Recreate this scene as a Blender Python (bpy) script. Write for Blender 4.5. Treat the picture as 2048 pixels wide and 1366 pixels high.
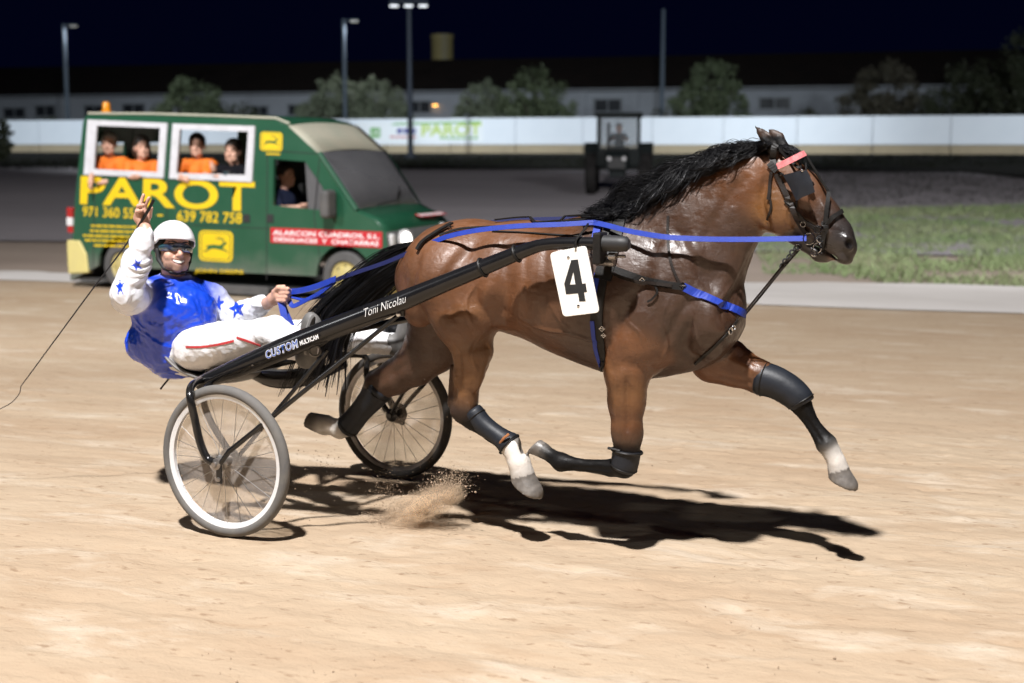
import bpy, bmesh, math, random
import numpy as np
from mathutils import Vector, Matrix
from mathutils.bvhtree import BVHTree
random.seed(7)
RNG = np.random.default_rng(11)
for o in list(bpy.data.objects):
    bpy.data.objects.remove(o)
SC = bpy.context.scene
COL = SC.collection
R = math.radians

# ------------------------------------------------------------------ camera
FPX, CX, CY = 2700.0, 1024.0, 683.0
CAMH = 1.798
PITCH = math.atan(398.0 / FPX)
cam_d = bpy.data.cameras.new('camera')
cam = bpy.data.objects.new('camera', cam_d)
COL.objects.link(cam)
cam.location = (0, 0, CAMH)
cam.rotation_euler = (math.pi / 2 - PITCH, 0, 0)
cam_d.sensor_width = 36.0
cam_d.lens = FPX / 2048.0 * 36.0
cam_d.clip_start = 0.1
cam_d.clip_end = 3000
cam_d.dof.use_dof = True
cam_d.dof.focus_distance = 6.0
cam_d.dof.aperture_fstop = 1.8
SC.camera = cam

# ------------------------------------------------------------------ night sky
world = bpy.data.worlds.new('World')
SC.world = world
world.use_nodes = True
wn = world.node_tree.nodes
wn['Background'].inputs[0].default_value = (0.05, 0.09, 0.62, 1)
wn['Background'].inputs[1].default_value = 0.010

# ------------------------------------------------------------------ lamps
def spot(name, loc, target, watts, color, cone, radius, blend=0.6):
    d = bpy.data.lights.new(name, 'SPOT')
    d.energy = watts
    d.color = color
    d.spot_size = R(cone)
    d.spot_blend = blend
    d.shadow_soft_size = radius
    o = bpy.data.objects.new(name, d)
    COL.objects.link(o)
    o.location = loc
    o.rotation_euler = (Vector(target) - Vector(loc)).to_track_quat('-Z', 'Y').to_euler()
    return o

# floodlight mast on the stand side of the track, above the photographer
spot('track_floodlight', (-2.8, -2.7, 19.0), (0.0, 7.5, 0.0), 44000, (1.0, 0.975, 0.965), 120, 0.42, 0.4)
# mast farther along the stand side of the oval
spot('track_floodlight', (16.0, -7.0, 15.0), (2.0, 9.0, 0.0), 600, (0.94, 0.96, 1.0), 90, 0.25, 0.7)
spot('track_floodlight', (-15.5, 3.5, 9.6), (0.0, 6.0, 0.8), 1000, (0.98, 0.99, 1.0), 60, 0.25, 0.5)  # weak unseen lamp from the left, added for a glint along the shaft
spot('infield_fill_lamp', (16.0, 12.0, 14.0), (7.0, 33.0, 0.0), 13000, (0.97, 0.97, 1.0), 70, 0.25, 0.8)  # unseen lamp added to brighten the inner road
spot('infield_fill_lamp', (-15.0, 4.0, 9.0), (-3.6, 18.4, 1.2), 8500, (0.96, 0.98, 1.0), 42, 0.25, 0.6)  # unseen lamp added to brighten the van, cone kept off the horse
for _x, _y, _e in ((-34.0, 52.0, 31000), (-14.0, 47.0, 33000), (6.0, 46.5, 31000), (26.0, 37.0, 24000), (44.0, 33.0, 18000)):
    spot('bend_floodlight', (_x, _y, 12.0), (_x, _y + 32, 3.6), _e, (0.86, 0.94, 1.0), 66, 0.3, 0.9)

SC.view_settings.view_transform = 'Standard'
SC.view_settings.look = 'None'
SC.view_settings.exposure = 0.0
SC.view_settings.gamma = 1.0
SC.render.engine = 'CYCLES'
SC.cycles.volume_bounces = 3
SC.render.resolution_x = 1024
SC.render.resolution_y = 683

# ------------------------------------------------------------------ frames and pixel geometry
CP, SP = math.cos(PITCH), math.sin(PITCH)
def ray(px, py):
    u = (px - CX) / FPX
    v = (CY - py) / FPX
    return np.array([u, CP + v * SP, -SP + v * CP])
def at_depth(px, py, t):
    d = ray(px, py)
    return Vector((d[0] * t, d[1] * t, CAMH + d[2] * t))
ALPHA = R(26)
OX, OY = -1.016, 6.64                       # ground point under the middle of the sulky's axle
HX, HY = math.cos(ALPHA), -math.sin(ALPHA)   # heading of horse and sulky
NX, NY = -math.sin(ALPHA), -math.cos(ALPHA)  # towards the camera side
def hp(px, py, w=0.0):
    """pixel -> point on the vertical plane at lateral offset w (camera side positive), in the horse frame"""
    d = ray(px, py)
    t = (w + OX * NX + OY * NY) / (d[0] * NX + d[1] * NY)
    wx, wy, wz = d[0] * t, d[1] * t, CAMH + d[2] * t
    return np.array([(wx - OX) * HX + (wy - OY) * HY, -w, wz])
def mpp(p):
    """metres per pixel at a horse-frame point"""
    x, y, z = to_world(p)
    return (y * CP - (z - CAMH) * SP) / FPX
def to_world(p):
    w = -p[1]
    return (OX + p[0] * HX + w * NX, OY + p[0] * HY + w * NY, p[2])
HORSE_M = Matrix.Translation((OX, OY, 0)) @ Matrix.Rotation(-ALPHA, 4, 'Z')
def to_px(p):
    x, y, z = to_world(p)
    z -= CAMH
    dep = y * CP - z * SP
    up = y * SP + z * CP
    return (CX + FPX * x / dep, CY - FPX * up / dep)

# ------------------------------------------------------------------ object helpers
def tag(o, label=None, cat=None, group=None, kind=None):
    if label: o['label'] = label
    if cat: o['category'] = cat
    if group: o['group'] = group
    if kind: o['kind'] = kind
    return o
def link(o, parent=None):
    COL.objects.link(o)
    if parent is not None: o.parent = parent
    return o
def empty(name, loc=(0, 0, 0), rz=0.0):
    o = bpy.data.objects.new(name, None)
    o.empty_display_size = 0.2
    link(o)
    o.location = loc
    o.rotation_euler = (0, 0, rz)
    return o
def horse_frame(name):
    return empty(name, (OX, OY, 0), -ALPHA)
def mesh_obj(name, verts, faces, mat, parent=None, smooth=True):
    me = bpy.data.meshes.new(name)
    me.from_pydata([tuple(map(float, v)) for v in verts], [], faces)
    me.update()
    if smooth:
        me.polygons.foreach_set('use_smooth', [True] * len(me.polygons))
    if mat: me.materials.append(mat)
    return link(bpy.data.objects.new(name, me), parent)
def bm_obj(name, bm, mat, parent=None, smooth=False, bevel=0.0, seg=2):
    bmesh.ops.recalc_face_normals(bm, faces=bm.faces[:])
    me = bpy.data.meshes.new(name)
    bm.to_mesh(me)
    bm.free()
    if smooth:
        me.polygons.foreach_set('use_smooth', [True] * len(me.polygons))
    if mat: me.materials.append(mat)
    o = link(bpy.data.objects.new(name, me), parent)
    if bevel:
        m = o.modifiers.new('bevel', 'BEVEL')
        m.width = bevel; m.segments = seg; m.limit_method = 'ANGLE'; m.angle_limit = R(35)
    return o
class MB:
    """collects shapes into one mesh"""
    def __init__(s): s.v = []; s.f = []
    def add(s, v, f):
        n = len(s.v); s.v += [tuple(map(float, q)) for q in v]; s.f += [tuple(i + n for i in q) for q in f]
    def box(s, c, size, rot=None):
        x, y, z = size[0] / 2, size[1] / 2, size[2] / 2
        vs = [Vector((a * x, b * y, d * z)) for a in (-1, 1) for b in (-1, 1) for d in (-1, 1)]
        if rot is not None: vs = [rot @ q for q in vs]
        vs = [q + Vector(c) for q in vs]
        s.add(vs, [(0, 1, 3, 2), (4, 6, 7, 5), (0, 4, 5, 1), (2, 3, 7, 6), (0, 2, 6, 4), (1, 5, 7, 3)])
    def tube(s, pts, rad, n=10, cap=True, flat=None):
        pts = [np.array(p, float) for p in pts]
        if not hasattr(rad, '__len__'): rad = [rad] * len(pts)
        vs = []; m = len(pts)
        tang = []
        for i in range(m):
            t = pts[min(i + 1, m - 1)] - pts[max(i - 1, 0)]
            tang.append(t / (np.linalg.norm(t) + 1e-12))
        ref = np.array([0, 0, 1.0]) if abs(tang[0][2]) < 0.9 else np.array([1.0, 0, 0])
        a = np.cross(tang[0], ref); a /= np.linalg.norm(a)
        for i in range(m):
            a = a - tang[i] * np.dot(a, tang[i]); a /= np.linalg.norm(a)
            b = np.cross(tang[i], a)
            for k in range(n):
                th = 2 * math.pi * k / n
                vs.append(pts[i] + rad[i] * (math.cos(th) * a + math.sin(th) * b))
        fs = []
        for i in range(m - 1):
            for k in range(n):
                k2 = (k + 1) % n
                fs.append((i * n + k, i * n + k2, (i + 1) * n + k2, (i + 1) * n + k))
        if cap:
            fs.append(tuple(range(n - 1, -1, -1))); fs.append(tuple((m - 1) * n + k for k in range(n)))
        s.add(vs, fs)
    def ribbon(s, pts, nrm, width, thick):
        """flat strap along pts; nrm = outward normals; rectangular section"""
        m = len(pts); vs = []
        if not hasattr(width, '__len__'): width = [width] * m
        for i in range(m):
            p = np.array(pts[i], float)
            t = np.array(pts[min(i + 1, m - 1)], float) - np.array(pts[max(i - 1, 0)], float)
            t /= np.linalg.norm(t) + 1e-12
            nn = np.array(nrm[i], float); nn = nn - t * np.dot(nn, t); nn /= np.linalg.norm(nn) + 1e-12
            b = np.cross(t, nn); w = width[i] / 2
            vs += [p - b * w, p + b * w, p + b * w + nn * thick, p - b * w + nn * thick]
        fs = []
        for i in range(m - 1):
            for k in range(4):
                k2 = (k + 1) % 4
                fs.append((4 * i + k, 4 * i + k2, 4 * i + 4 + k2, 4 * i + 4 + k))
        fs.append((3, 2, 1, 0)); e = 4 * (m - 1); fs.append((e, e + 1, e + 2, e + 3))
        s.add(vs, fs)
    def ring(s, c, axis, r, tr, n=20, k=6):
        c = np.array(c, float); ax = np.array(axis, float); ax /= np.linalg.norm(ax)
        ref = np.array([0, 0, 1.0]) if abs(ax[2]) < 0.9 else np.array([1.0, 0, 0])
        a = np.cross(ax, ref); a /= np.linalg.norm(a); b = np.cross(ax, a)
        vs = []; fs = []
        for i in range(n):
            th = 2 * math.pi * i / n
            d = math.cos(th) * a + math.sin(th) * b
            for j in range(k):
                ph = 2 * math.pi * j / k
                vs.append(c + d * (r + tr * math.cos(ph)) + ax * tr * math.sin(ph))
        for i in range(n):
            for j in range(k):
                i2, j2 = (i + 1) % n, (j + 1) % k
                fs.append((i * k + j, i2 * k + j, i2 * k + j2, i * k + j2))
        s.add(vs, fs)
    def lathe(s, c, axis, prof, n=24):
        """prof: list of (along axis, radius); open profile, ends capped when radius > 0"""
        c = np.array(c, float); ax = np.array(axis, float); ax /= np.linalg.norm(ax)
        ref = np.array([0, 0, 1.0]) if abs(ax[2]) < 0.9 else np.array([1.0, 0, 0])
        a = np.cross(ax, ref); a /= np.linalg.norm(a); b = np.cross(ax, a)
        vs = []; fs = []
        for (h, r) in prof:
            for i in range(n):
                th = 2 * math.pi * i / n
                vs.append(c + ax * h + r * (math.cos(th) * a + math.sin(th) * b))
        for j in range(len(prof) - 1):
            for i in range(n):
                i2 = (i + 1) % n
                fs.append((j * n + i, j * n + i2, (j + 1) * n + i2, (j + 1) * n + i))
        fs.append(tuple(range(n - 1, -1, -1))); e = (len(prof) - 1) * n; fs.append(tuple(e + i for i in range(n)))
        s.add(vs, fs)
    def prism(s, poly, d):
        """poly: list of 3d points (planar); d: extrusion vector"""
        n = len(poly); d = np.array(d, float)
        vs = [np.array(p, float) for p in poly] + [np.array(p, float) + d for p in poly]
        fs = [tuple(range(n)), tuple(range(2 * n - 1, n - 1, -1))]
        fs += [(i, (i + 1) % n, n + (i + 1) % n, n + i) for i in range(n)]
        s.add(vs, fs)
    def build(s, name, mat, parent=None, smooth=False, bevel=0.0, seg=2):
        me = bpy.data.meshes.new(name)
        me.from_pydata(s.v, [], s.f)
        bm = bmesh.new(); bm.from_mesh(me)
        bmesh.ops.recalc_face_normals(bm, faces=bm.faces[:])
        bm.to_mesh(me); bm.free()
        if smooth:
            me.polygons.foreach_set('use_smooth', [True] * len(me.polygons))
            me.set_sharp_from_angle(angle=R(40))
        if mat: me.materials.append(mat)
        o = link(bpy.data.objects.new(name, me), parent)
        if bevel:
            m = o.modifiers.new('bevel', 'BEVEL')
            m.width = bevel; m.segments = seg; m.limit_method = 'ANGLE'; m.angle_limit = R(35)
        return o
def spline(pts, n=8):
    """Catmull-Rom through pts (any dimension)"""
    P = [np.array(p, float) for p in pts]
    P = [2 * P[0] - P[1]] + P + [2 * P[-1] - P[-2]]
    out = []
    for i in range(1, len(P) - 2):
        for k in range(n):
            t = k / n
            a, b, c, d = P[i - 1], P[i], P[i + 1], P[i + 2]
            out.append(0.5 * (2 * b + (c - a) * t + (2 * a - 5 * b + 4 * c - d) * t * t + (3 * b - a - 3 * c + d) * t ** 3))
    out.append(P[-2])
    return out

# ------------------------------------------------------------------ materials
def mat(name, color=(0.5, 0.5, 0.5), rough=0.5, metal=0.0, spec=0.5, noise=None, bump=None, vcol=None, coat=0.0,
        emit=None, trans=0.0, alpha=1.0, sheen=0.0, stretch=None, aniso=0.0):
    """noise = (scale, second colour, contrast); bump = (scale, strength, distance)"""
    m = bpy.data.materials.new(name)
    m.use_nodes = True
    nt = m.node_tree; N = nt.nodes; L = nt.links
    b = N['Principled BSDF']
    b.inputs['Base Color'].default_value = (*color, 1)
    b.inputs['Roughness'].default_value = rough
    b.inputs['Metallic'].default_value = metal
    b.inputs['Specular IOR Level'].default_value = spec
    b.inputs['Coat Weight'].default_value = coat
    b.inputs['Sheen Weight'].default_value = sheen
    b.inputs['Alpha'].default_value = alpha
    b.inputs['Transmission Weight'].default_value = trans
    b.inputs['Anisotropic'].default_value = aniso
    if emit:
        b.inputs['Emission Color'].default_value = (*emit[0], 1)
        b.inputs['Emission Strength'].default_value = emit[1]
    tc = N.new('ShaderNodeTexCoord')
    src = tc.outputs['Object']
    if stretch:
        mp = N.new('ShaderNodeMapping'); mp.inputs['Scale'].default_value = stretch
        L.new(src, mp.inputs['Vector']); src = mp.outputs['Vector']
    col_out = None
    if vcol:
        va = N.new('ShaderNodeVertexColor'); va.layer_name = vcol
        col_out = va.outputs['Color']
    if noise:
        nz = N.new('ShaderNodeTexNoise'); nz.inputs['Scale'].default_value = noise[0]; nz.inputs['Detail'].default_value = 6
        nz.inputs['Roughness'].default_value = 0.62
        L.new(src, nz.inputs['Vector'])
        rp = N.new('ShaderNodeValToRGB')
        c = noise[2] if len(noise) > 2 else 0.3
        rp.color_ramp.elements[0].position = 0.5 - c / 2; rp.color_ramp.elements[1].position = 0.5 + c / 2
        L.new(nz.outputs['Fac'], rp.inputs['Fac'])
        mx = N.new('ShaderNodeMix'); mx.data_type = 'RGBA'
        L.new(rp.outputs['Color'], mx.inputs['Factor'])
        if col_out is not None:
            mu = N.new('ShaderNodeMix'); mu.data_type = 'RGBA'; mu.blend_type = 'MULTIPLY'; mu.inputs['Factor'].default_value = 1
            L.new(col_out, mu.inputs[6]); mu.inputs[7].default_value = (*noise[1], 1)
            L.new(col_out, mx.inputs[6]); L.new(mu.outputs[2], mx.inputs[7])
        else:
            mx.inputs[6].default_value = (*color, 1); mx.inputs[7].default_value = (*noise[1], 1)
        col_out = mx.outputs[2]
    if col_out is not None:
        L.new(col_out, b.inputs['Base Color'])
    if bump:
        bs = bump if isinstance(bump, list) else [bump]
        prev = None
        for q in bs:
            nb = N.new('ShaderNodeTexNoise'); nb.inputs['Scale'].default_value = q[0]; nb.inputs['Detail'].default_value = 5
            L.new(src, nb.inputs['Vector'])
            bp = N.new('ShaderNodeBump'); bp.inputs['Strength'].default_value = q[1]; bp.inputs['Distance'].default_value = q[2]
            L.new(nb.outputs['Fac'], bp.inputs['Height'])
            if prev is not None: L.new(prev, bp.inputs['Normal'])
            prev = bp.outputs['Normal']
        L.new(prev, b.inputs['Normal'])
    return m

# ------------------------------------------------------------------ implicit sculpting: smooth unions meshed with surface nets
class Sculpt:
    def __init__(s, lo, hi, res):
        s.lo = np.array(lo, float); s.res = res
        s.n = np.ceil((np.array(hi, float) - s.lo) / res).astype(int) + 1
        s.F = np.full(s.n, 0.5, np.float32)
        s.prims = []
    def _block(s, lo, hi):
        a = np.clip(np.floor((lo - s.lo) / s.res).astype(int), 0, s.n)
        b = np.clip(np.ceil((hi - s.lo) / s.res).astype(int) + 1, 0, s.n)
        if np.any(b <= a): return None, None
        g = np.meshgrid(*[(np.arange(a[i], b[i]) * s.res + s.lo[i]).astype(np.float32) for i in range(3)], indexing='ij')
        return (slice(a[0], b[0]), slice(a[1], b[1]), slice(a[2], b[2])), np.stack(g, -1)
    def _merge(s, lo, hi, fn, k, sub):
        m = k + 3 * s.res
        sl, P = s._block(lo - m, hi + m)
        if sl is None: return
        d = fn(P).astype(np.float32)
        f = s.F[sl]
        if sub: d = -d; a = np.maximum(f, d)
        else: a = np.minimum(f, d)
        h = np.maximum(k - np.abs(f - d), 0) / max(k, 1e-6)
        s.F[sl] = a + (1 if sub else -1) * h * h * k * 0.25
    def cone(s, a, b, ra, rb, k=0.02, sw=1.0, col=None, sub=False, sb=None):
        """tapered capsule; sw scales the lateral (y) radius at a, sb at b"""
        a = np.array(a, np.float32); b = np.array(b, np.float32)
        sb = sw if sb is None else sb
        rm = max(ra, rb) * max(1.0, sw, sb)
        ba = b - a; L2 = float(ba @ ba) + 1e-9
        def fn(P):
            q = P - a
            t = np.clip((q @ ba) / L2, 0, 1)
            c = q - t[..., None] * ba
            w = sw + (sb - sw) * t
            r = ra + (rb - ra) * t
            l = np.sqrt(c[..., 0] ** 2 + (c[..., 1] / w) ** 2 + c[..., 2] ** 2)
            return (l - r) * np.minimum(1, w)
        s._merge(np.minimum(a, b) - rm, np.maximum(a, b) + rm, fn, k, sub)
        if col is not None: s.prims.append((fn, col))
    def ell(s, c, r, rot=None, k=0.02, col=None, sub=False):
        c = np.array(c, np.float32); r = np.array(r, np.float32)
        M = np.eye(3, dtype=np.float32) if rot is None else np.array(rot, np.float32)   # columns = axes
        rm = float(r.max())
        def fn(P):
            q = (P - c) @ M
            k0 = np.sqrt(((q / r) ** 2).sum(-1)); k1 = np.sqrt(((q / (r * r)) ** 2).sum(-1))
            return k0 * (k0 - 1) / (k1 + 1e-6)
        s._merge(c - rm, c + rm, fn, k, sub)
        if col is not None: s.prims.append((fn, col))
    def cut(s, c, n, rad, k=0.004):
        """remove what lies on the +n side of the plane through c, inside a ball"""
        c = np.array(c, np.float32); n = np.array(n, np.float32); n /= np.linalg.norm(n)
        def fn(P):
            q = P - c
            return np.maximum(-(q @ n), np.sqrt((q * q).sum(-1)) - rad)
        s._merge(c - rad, c + rad, fn, k, True)
    def mesh(s, smooth=2):
        F = s.F; ins = F < 0
        nx, ny, nz = F.shape
        cnt = np.zeros((nx - 1, ny - 1, nz - 1), np.int8)
        for i in (0, 1):
            for j in (0, 1):
                for k in (0, 1):
                    cnt += ins[i:nx - 1 + i, j:ny - 1 + j, k:nz - 1 + k]
        cells = np.argwhere((cnt > 0) & (cnt < 8))
        idx = np.full(cnt.shape, -1, np.int32)
        idx[cells[:, 0], cells[:, 1], cells[:, 2]] = np.arange(len(cells))
        acc = np.zeros((len(cells), 3)); num = np.zeros(len(cells))
        cor = [(i, j, k) for i in (0, 1) for j in (0, 1) for k in (0, 1)]
        val = {c: F[cells[:, 0] + c[0], cells[:, 1] + c[1], cells[:, 2] + c[2]] for c in cor}
        for c in cor:
            for ax in range(3):
                if c[ax] == 0:
                    e = list(c); e[ax] = 1; e = tuple(e)
                    v0, v1 = val[c], val[e]
                    m = (v0 < 0) != (v1 < 0)
                    t = v0[m] / (v0[m] - v1[m])
                    p = np.tile(np.array(c, float), (m.sum(), 1)); p[:, ax] = t
                    acc[m] += p; num[m] += 1
        V = (cells + acc / num[:, None]) * s.res + s.lo
        quads = []
        for ax in range(3):
            u, v = [(1, 2), (2, 0), (0, 1)][ax]
            sh = [nx, ny, nz]
            A = [slice(0, n) for n in sh]; B = [slice(0, n) for n in sh]
            A[ax] = slice(0, sh[ax] - 1); B[ax] = slice(1, sh[ax])
            a = ins[tuple(A)]; b = ins[tuple(B)]
            E = np.argwhere(a != b)
            ok = (E[:, u] > 0) & (E[:, v] > 0) & (E[:, u] < sh[u] - 1) & (E[:, v] < sh[v] - 1)
            E = E[ok]
            fl = a[E[:, 0], E[:, 1], E[:, 2]]
            def g(du, dv):
                q = E.copy(); q[:, u] -= du; q[:, v] -= dv
                return idx[q[:, 0], q[:, 1], q[:, 2]]
            Q = np.stack([g(1, 1), g(0, 1), g(0, 0), g(1, 0)], 1)
            Q[~fl] = Q[~fl][:, ::-1]
            quads.append(Q)
        Q = np.concatenate(quads)
        e = np.concatenate([Q[:, [0, 1]], Q[:, [1, 2]], Q[:, [2, 3]], Q[:, [3, 0]]])
        for it in range(smooth):
            for lam in (0.55, -0.57):
                acc = np.zeros_like(V); dg = np.zeros(len(V))
                for d in range(3): acc[:, d] = np.bincount(e[:, 0], V[e[:, 1], d], len(V)) + np.bincount(e[:, 1], V[e[:, 0], d], len(V))
                dg = np.bincount(e[:, 0], minlength=len(V)) + np.bincount(e[:, 1], minlength=len(V))
                V = V + lam * (acc / dg[:, None] - V)
        return V, Q
    def colors(s, V, sig=0.010):
        V = V.astype(np.float32)
        num = np.zeros((len(V), 3)); den = np.full(len(V), 1e-12)
        for fn, c in s.prims:
            w = np.exp(-np.clip(np.abs(fn(V)), 0, 0.4) / sig)
            num += w[:, None] * np.array(c); den += w
        return num / den[:, None]
def np_mesh(name, V, Q, m, parent=None, cols=None):
    me = bpy.data.meshes.new(name)
    me.vertices.add(len(V)); me.vertices.foreach_set('co', V.astype(np.float32).ravel())
    n = Q.shape[1]
    me.loops.add(Q.size); me.loops.foreach_set('vertex_index', Q.astype(np.int32).ravel())
    me.polygons.add(len(Q))
    me.polygons.foreach_set('loop_start', np.arange(0, Q.size, n, dtype=np.int32))
    me.update(calc_edges=True)
    me.polygons.foreach_set('use_smooth', np.ones(len(Q), bool))
    if cols is not None:
        a = me.color_attributes.new('Col', 'FLOAT_COLOR', 'POINT')
        a.data.foreach_set('color', np.concatenate([cols, np.ones((len(V), 1))], 1).astype(np.float32).ravel())
    me.validate()
    me.materials.append(m)
    return link(bpy.data.objects.new(name, me), parent)

# ================================================================== THE SETTING
GAM = R(16.3)                                   # the track's edge runs at this angle across the view
SG, CG = math.sin(GAM), math.cos(GAM)
PROF = [(-60, 0.0), (5.4, 0.0), (8.0, -0.05), (11.0, -0.15), (14.0, -0.235), (17.5, -0.26), (20.6, -0.26), (32.0, -0.22), (40.0, -0.05),
        (50.0, 0.30), (60.0, 0.66), (70.0, 1.0), (76.0, 1.15), (90.0, 1.2), (140.0, 1.2), (900.0, 1.2)]
def gz_s(s): return float(np.interp(s, [p[0] for p in PROF], [p[1] for p in PROF]))
def gz(x, y): return gz_s(y * CG + x * SG)
def sr(s, r, dz=0.0):                            # s = across the track, r = along it
    return (r * CG + s * SG, -r * SG + s * CG, gz_s(s) + dz)
def to_sr(x, y): return (y * CG + x * SG, x * CG - y * SG)

def vnoise(x, y, seed=0):
    """smooth value noise, numpy"""
    rs = np.random.RandomState(seed); T = rs.rand(256, 256)
    xi = np.floor(x).astype(int); yi = np.floor(y).astype(int)
    fx = x - xi; fy = y - yi; fx = fx * fx * (3 - 2 * fx); fy = fy * fy * (3 - 2 * fy)
    g = lambda a, b: T[a % 256, b % 256]
    return (g(xi, yi) * (1 - fx) + g(xi + 1, yi) * fx) * (1 - fy) + (g(xi, yi + 1) * (1 - fx) + g(xi + 1, yi + 1) * fx) * fy

def sheet(name, s_list, r_list, dz, m, edge=None, relief=None):
    S, Rr = np.meshgrid(np.array(s_list, float), np.array(r_list, float), indexing='ij')
    if edge is not None: S = S + edge(S, Rr)
    Z = np.interp(S, [p[0] for p in PROF], [p[1] for p in PROF]) + dz
    if relief is not None: Z = Z + relief(S, Rr)
    X = Rr * CG + S * SG; Y = -Rr * SG + S * CG
    V = np.stack([X, Y, Z], -1).reshape(-1, 3)
    n, k = len(s_list), len(r_list)
    I = np.arange(n * k).reshape(n, k)
    Q = np.stack([I[:-1, :-1], I[:-1, 1:], I[1:, 1:], I[1:, :-1]], -1).reshape(-1, 4)
    return np_mesh(name, V, Q, m)

def ground_mat(name, c1, c2, c3, stretch, scale, bump_d, dark=None, rot=GAM, fine=60.0):
    """streaky earth: three colours mixed by stretched noise, grain bump"""
    m = bpy.data.materials.new(name); m.use_nodes = True
    nt = m.node_tree; N = nt.nodes; L = nt.links; b = N['Principled BSDF']
    b.inputs['Roughness'].default_value = 0.95; b.inputs['Specular IOR Level'].default_value = 0.15
    tc = N.new('ShaderNodeTexCoord')
    mr = N.new('ShaderNodeMapping'); mr.inputs['Rotation'].default_value = (0, 0, rot)
    L.new(tc.outputs['Object'], mr.inputs['Vector'])
    mp = N.new('ShaderNodeMapping'); mp.inputs['Scale'].default_value = stretch
    L.new(mr.outputs['Vector'], mp.inputs['Vector'])
    def nz(sc, det, src, rough=0.6):
        n = N.new('ShaderNodeTexNoise'); n.inputs['Scale'].default_value = sc; n.inputs['Detail'].default_value = det
        n.inputs['Roughness'].default_value = rough
        L.new(src, n.inputs['Vector']); return n.outputs['Fac']
    def ramp(f, a, z):
        r = N.new('ShaderNodeMapRange'); r.inputs[1].default_value = a; r.inputs[2].default_value = z
        L.new(f, r.inputs[0]); return r.outputs[0]
    def mix(f, a, z):
        x = N.new('ShaderNodeMix'); x.data_type = 'RGBA'; L.new(f, x.inputs[0])
        for s, q in ((6, a), (7, z)):
            if isinstance(q, tuple): x.inputs[s].default_value = (*q, 1)
            else: L.new(q, x.inputs[s])
        return x.outputs[2]
    a = mix(ramp(nz(scale, 8, mp.outputs[0]), 0.33, 0.68), c1, c2)
    a = mix(ramp(nz(scale * 0.31, 5, mp.outputs[0]), 0.45, 0.75), a, c3)
    if dark:
        sp = N.new('ShaderNodeMapping'); sp.inputs['Scale'].default_value = (1, 2.2, 1); L.new(mr.outputs[0], sp.inputs['Vector'])
        a = mix(ramp(nz(scale * 5, 4, sp.outputs[0], 0.7), 0.62, 0.78), a, dark)
    L.new(a, b.inputs['Base Color'])
    prev = None
    for sc, st, dd, src in ((scale * 1.2, 0.8, bump_d, mp.outputs[0]), (fine * 0.35, 0.6, bump_d * 0.7, mr.outputs[0]), (fine * 2.0, 0.6, bump_d * 0.22, mr.outputs[0])):
        h = nz(sc, 6, src, 0.65)
        bp = N.new('ShaderNodeBump'); bp.inputs['Strength'].default_value = st; bp.inputs['Distance'].default_value = dd
        L.new(h, bp.inputs['Height'])
        if prev is not None: L.new(prev, bp.inputs['Normal'])
        prev = bp.outputs['Normal']
    L.new(prev, b.inputs['Normal'])
    return m

def sand_material():
    m = bpy.data.materials.new('sand'); m.use_nodes = True
    nt = m.node_tree; N = nt.nodes; L = nt.links; b = N['Principled BSDF']
    b.inputs['Roughness'].default_value = 0.95; b.inputs['Specular IOR Level'].default_value = 0.12
    tc = N.new('ShaderNodeTexCoord'); mr = N.new('ShaderNodeMapping'); mr.inputs['Rotation'].default_value = (0, 0, GAM); L.new(tc.outputs['Object'], mr.inputs['Vector'])
    def nz(sc, st, det=5, rough=0.6, dist=0.0):
        mp = N.new('ShaderNodeMapping'); mp.inputs['Scale'].default_value = (st, 1, 1); L.new(mr.outputs[0], mp.inputs['Vector'])
        n = N.new('ShaderNodeTexNoise'); n.inputs['Scale'].default_value = sc; n.inputs['Detail'].default_value = det; n.inputs['Roughness'].default_value = rough; n.inputs['Distortion'].default_value = dist
        L.new(mp.outputs[0], n.inputs['Vector']); return n.outputs['Fac']
    def ramp(f, a, z, k=1.0):
        r = N.new('ShaderNodeMapRange'); r.inputs[1].default_value = a; r.inputs[2].default_value = z; r.inputs[4].default_value = k; L.new(f, r.inputs[0]); return r.outputs[0]
    def mix(f, a, z):
        x = N.new('ShaderNodeMix'); x.data_type = 'RGBA'; L.new(f, x.inputs[0])
        for s, q in ((6, a), (7, z)):
            if isinstance(q, tuple): x.inputs[s].default_value = (*q, 1)
            else: L.new(q, x.inputs[s])
        return x.outputs[2]
    col = mix(ramp(nz(1.1, 0.45, 6), 0.35, 0.65), (0.359, 0.265, 0.180), (0.407, 0.319, 0.227))
    col = mix(ramp(nz(3.2, 0.38, 7, 0.65, 0.4), 0.52, 0.70, 0.8), col, (0.491, 0.418, 0.332))      # dry pale crests
    col = mix(ramp(nz(6.5, 0.30, 5, 0.6), 0.56, 0.74, 0.55), col, (0.316, 0.218, 0.138))           # damp raked streaks
    col = mix(ramp(nz(26, 0.40, 3, 0.6), 0.61, 0.71, 0.75), col, (0.226, 0.152, 0.095))           # small scuffs
    L.new(col, b.inputs['Base Color'])
    prev = None
    for h, st, d in ((nz(5, 0.45, 5), 0.6, 0.030), (nz(19, 0.5, 5, 0.65), 0.6, 0.016), (nz(75, 0.8, 4, 0.7), 0.6, 0.006), (nz(300, 1.0, 2), 0.5, 0.0016)):
        bp = N.new('ShaderNodeBump'); bp.inputs['Strength'].default_value = st; bp.inputs['Distance'].default_value = d
        L.new(h, bp.inputs['Height'])
        if prev is not None: L.new(prev, bp.inputs['Normal'])
        prev = bp.outputs['Normal']
    L.new(prev, b.inputs['Normal'])
    return m
M_sand = sand_material()
M_verge = ground_mat('pale_grit', (0.60, 0.57, 0.545), (0.52, 0.49, 0.46), (0.66, 0.63, 0.61), (0.35, 1.2, 1), 1.2, 0.02)
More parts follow.
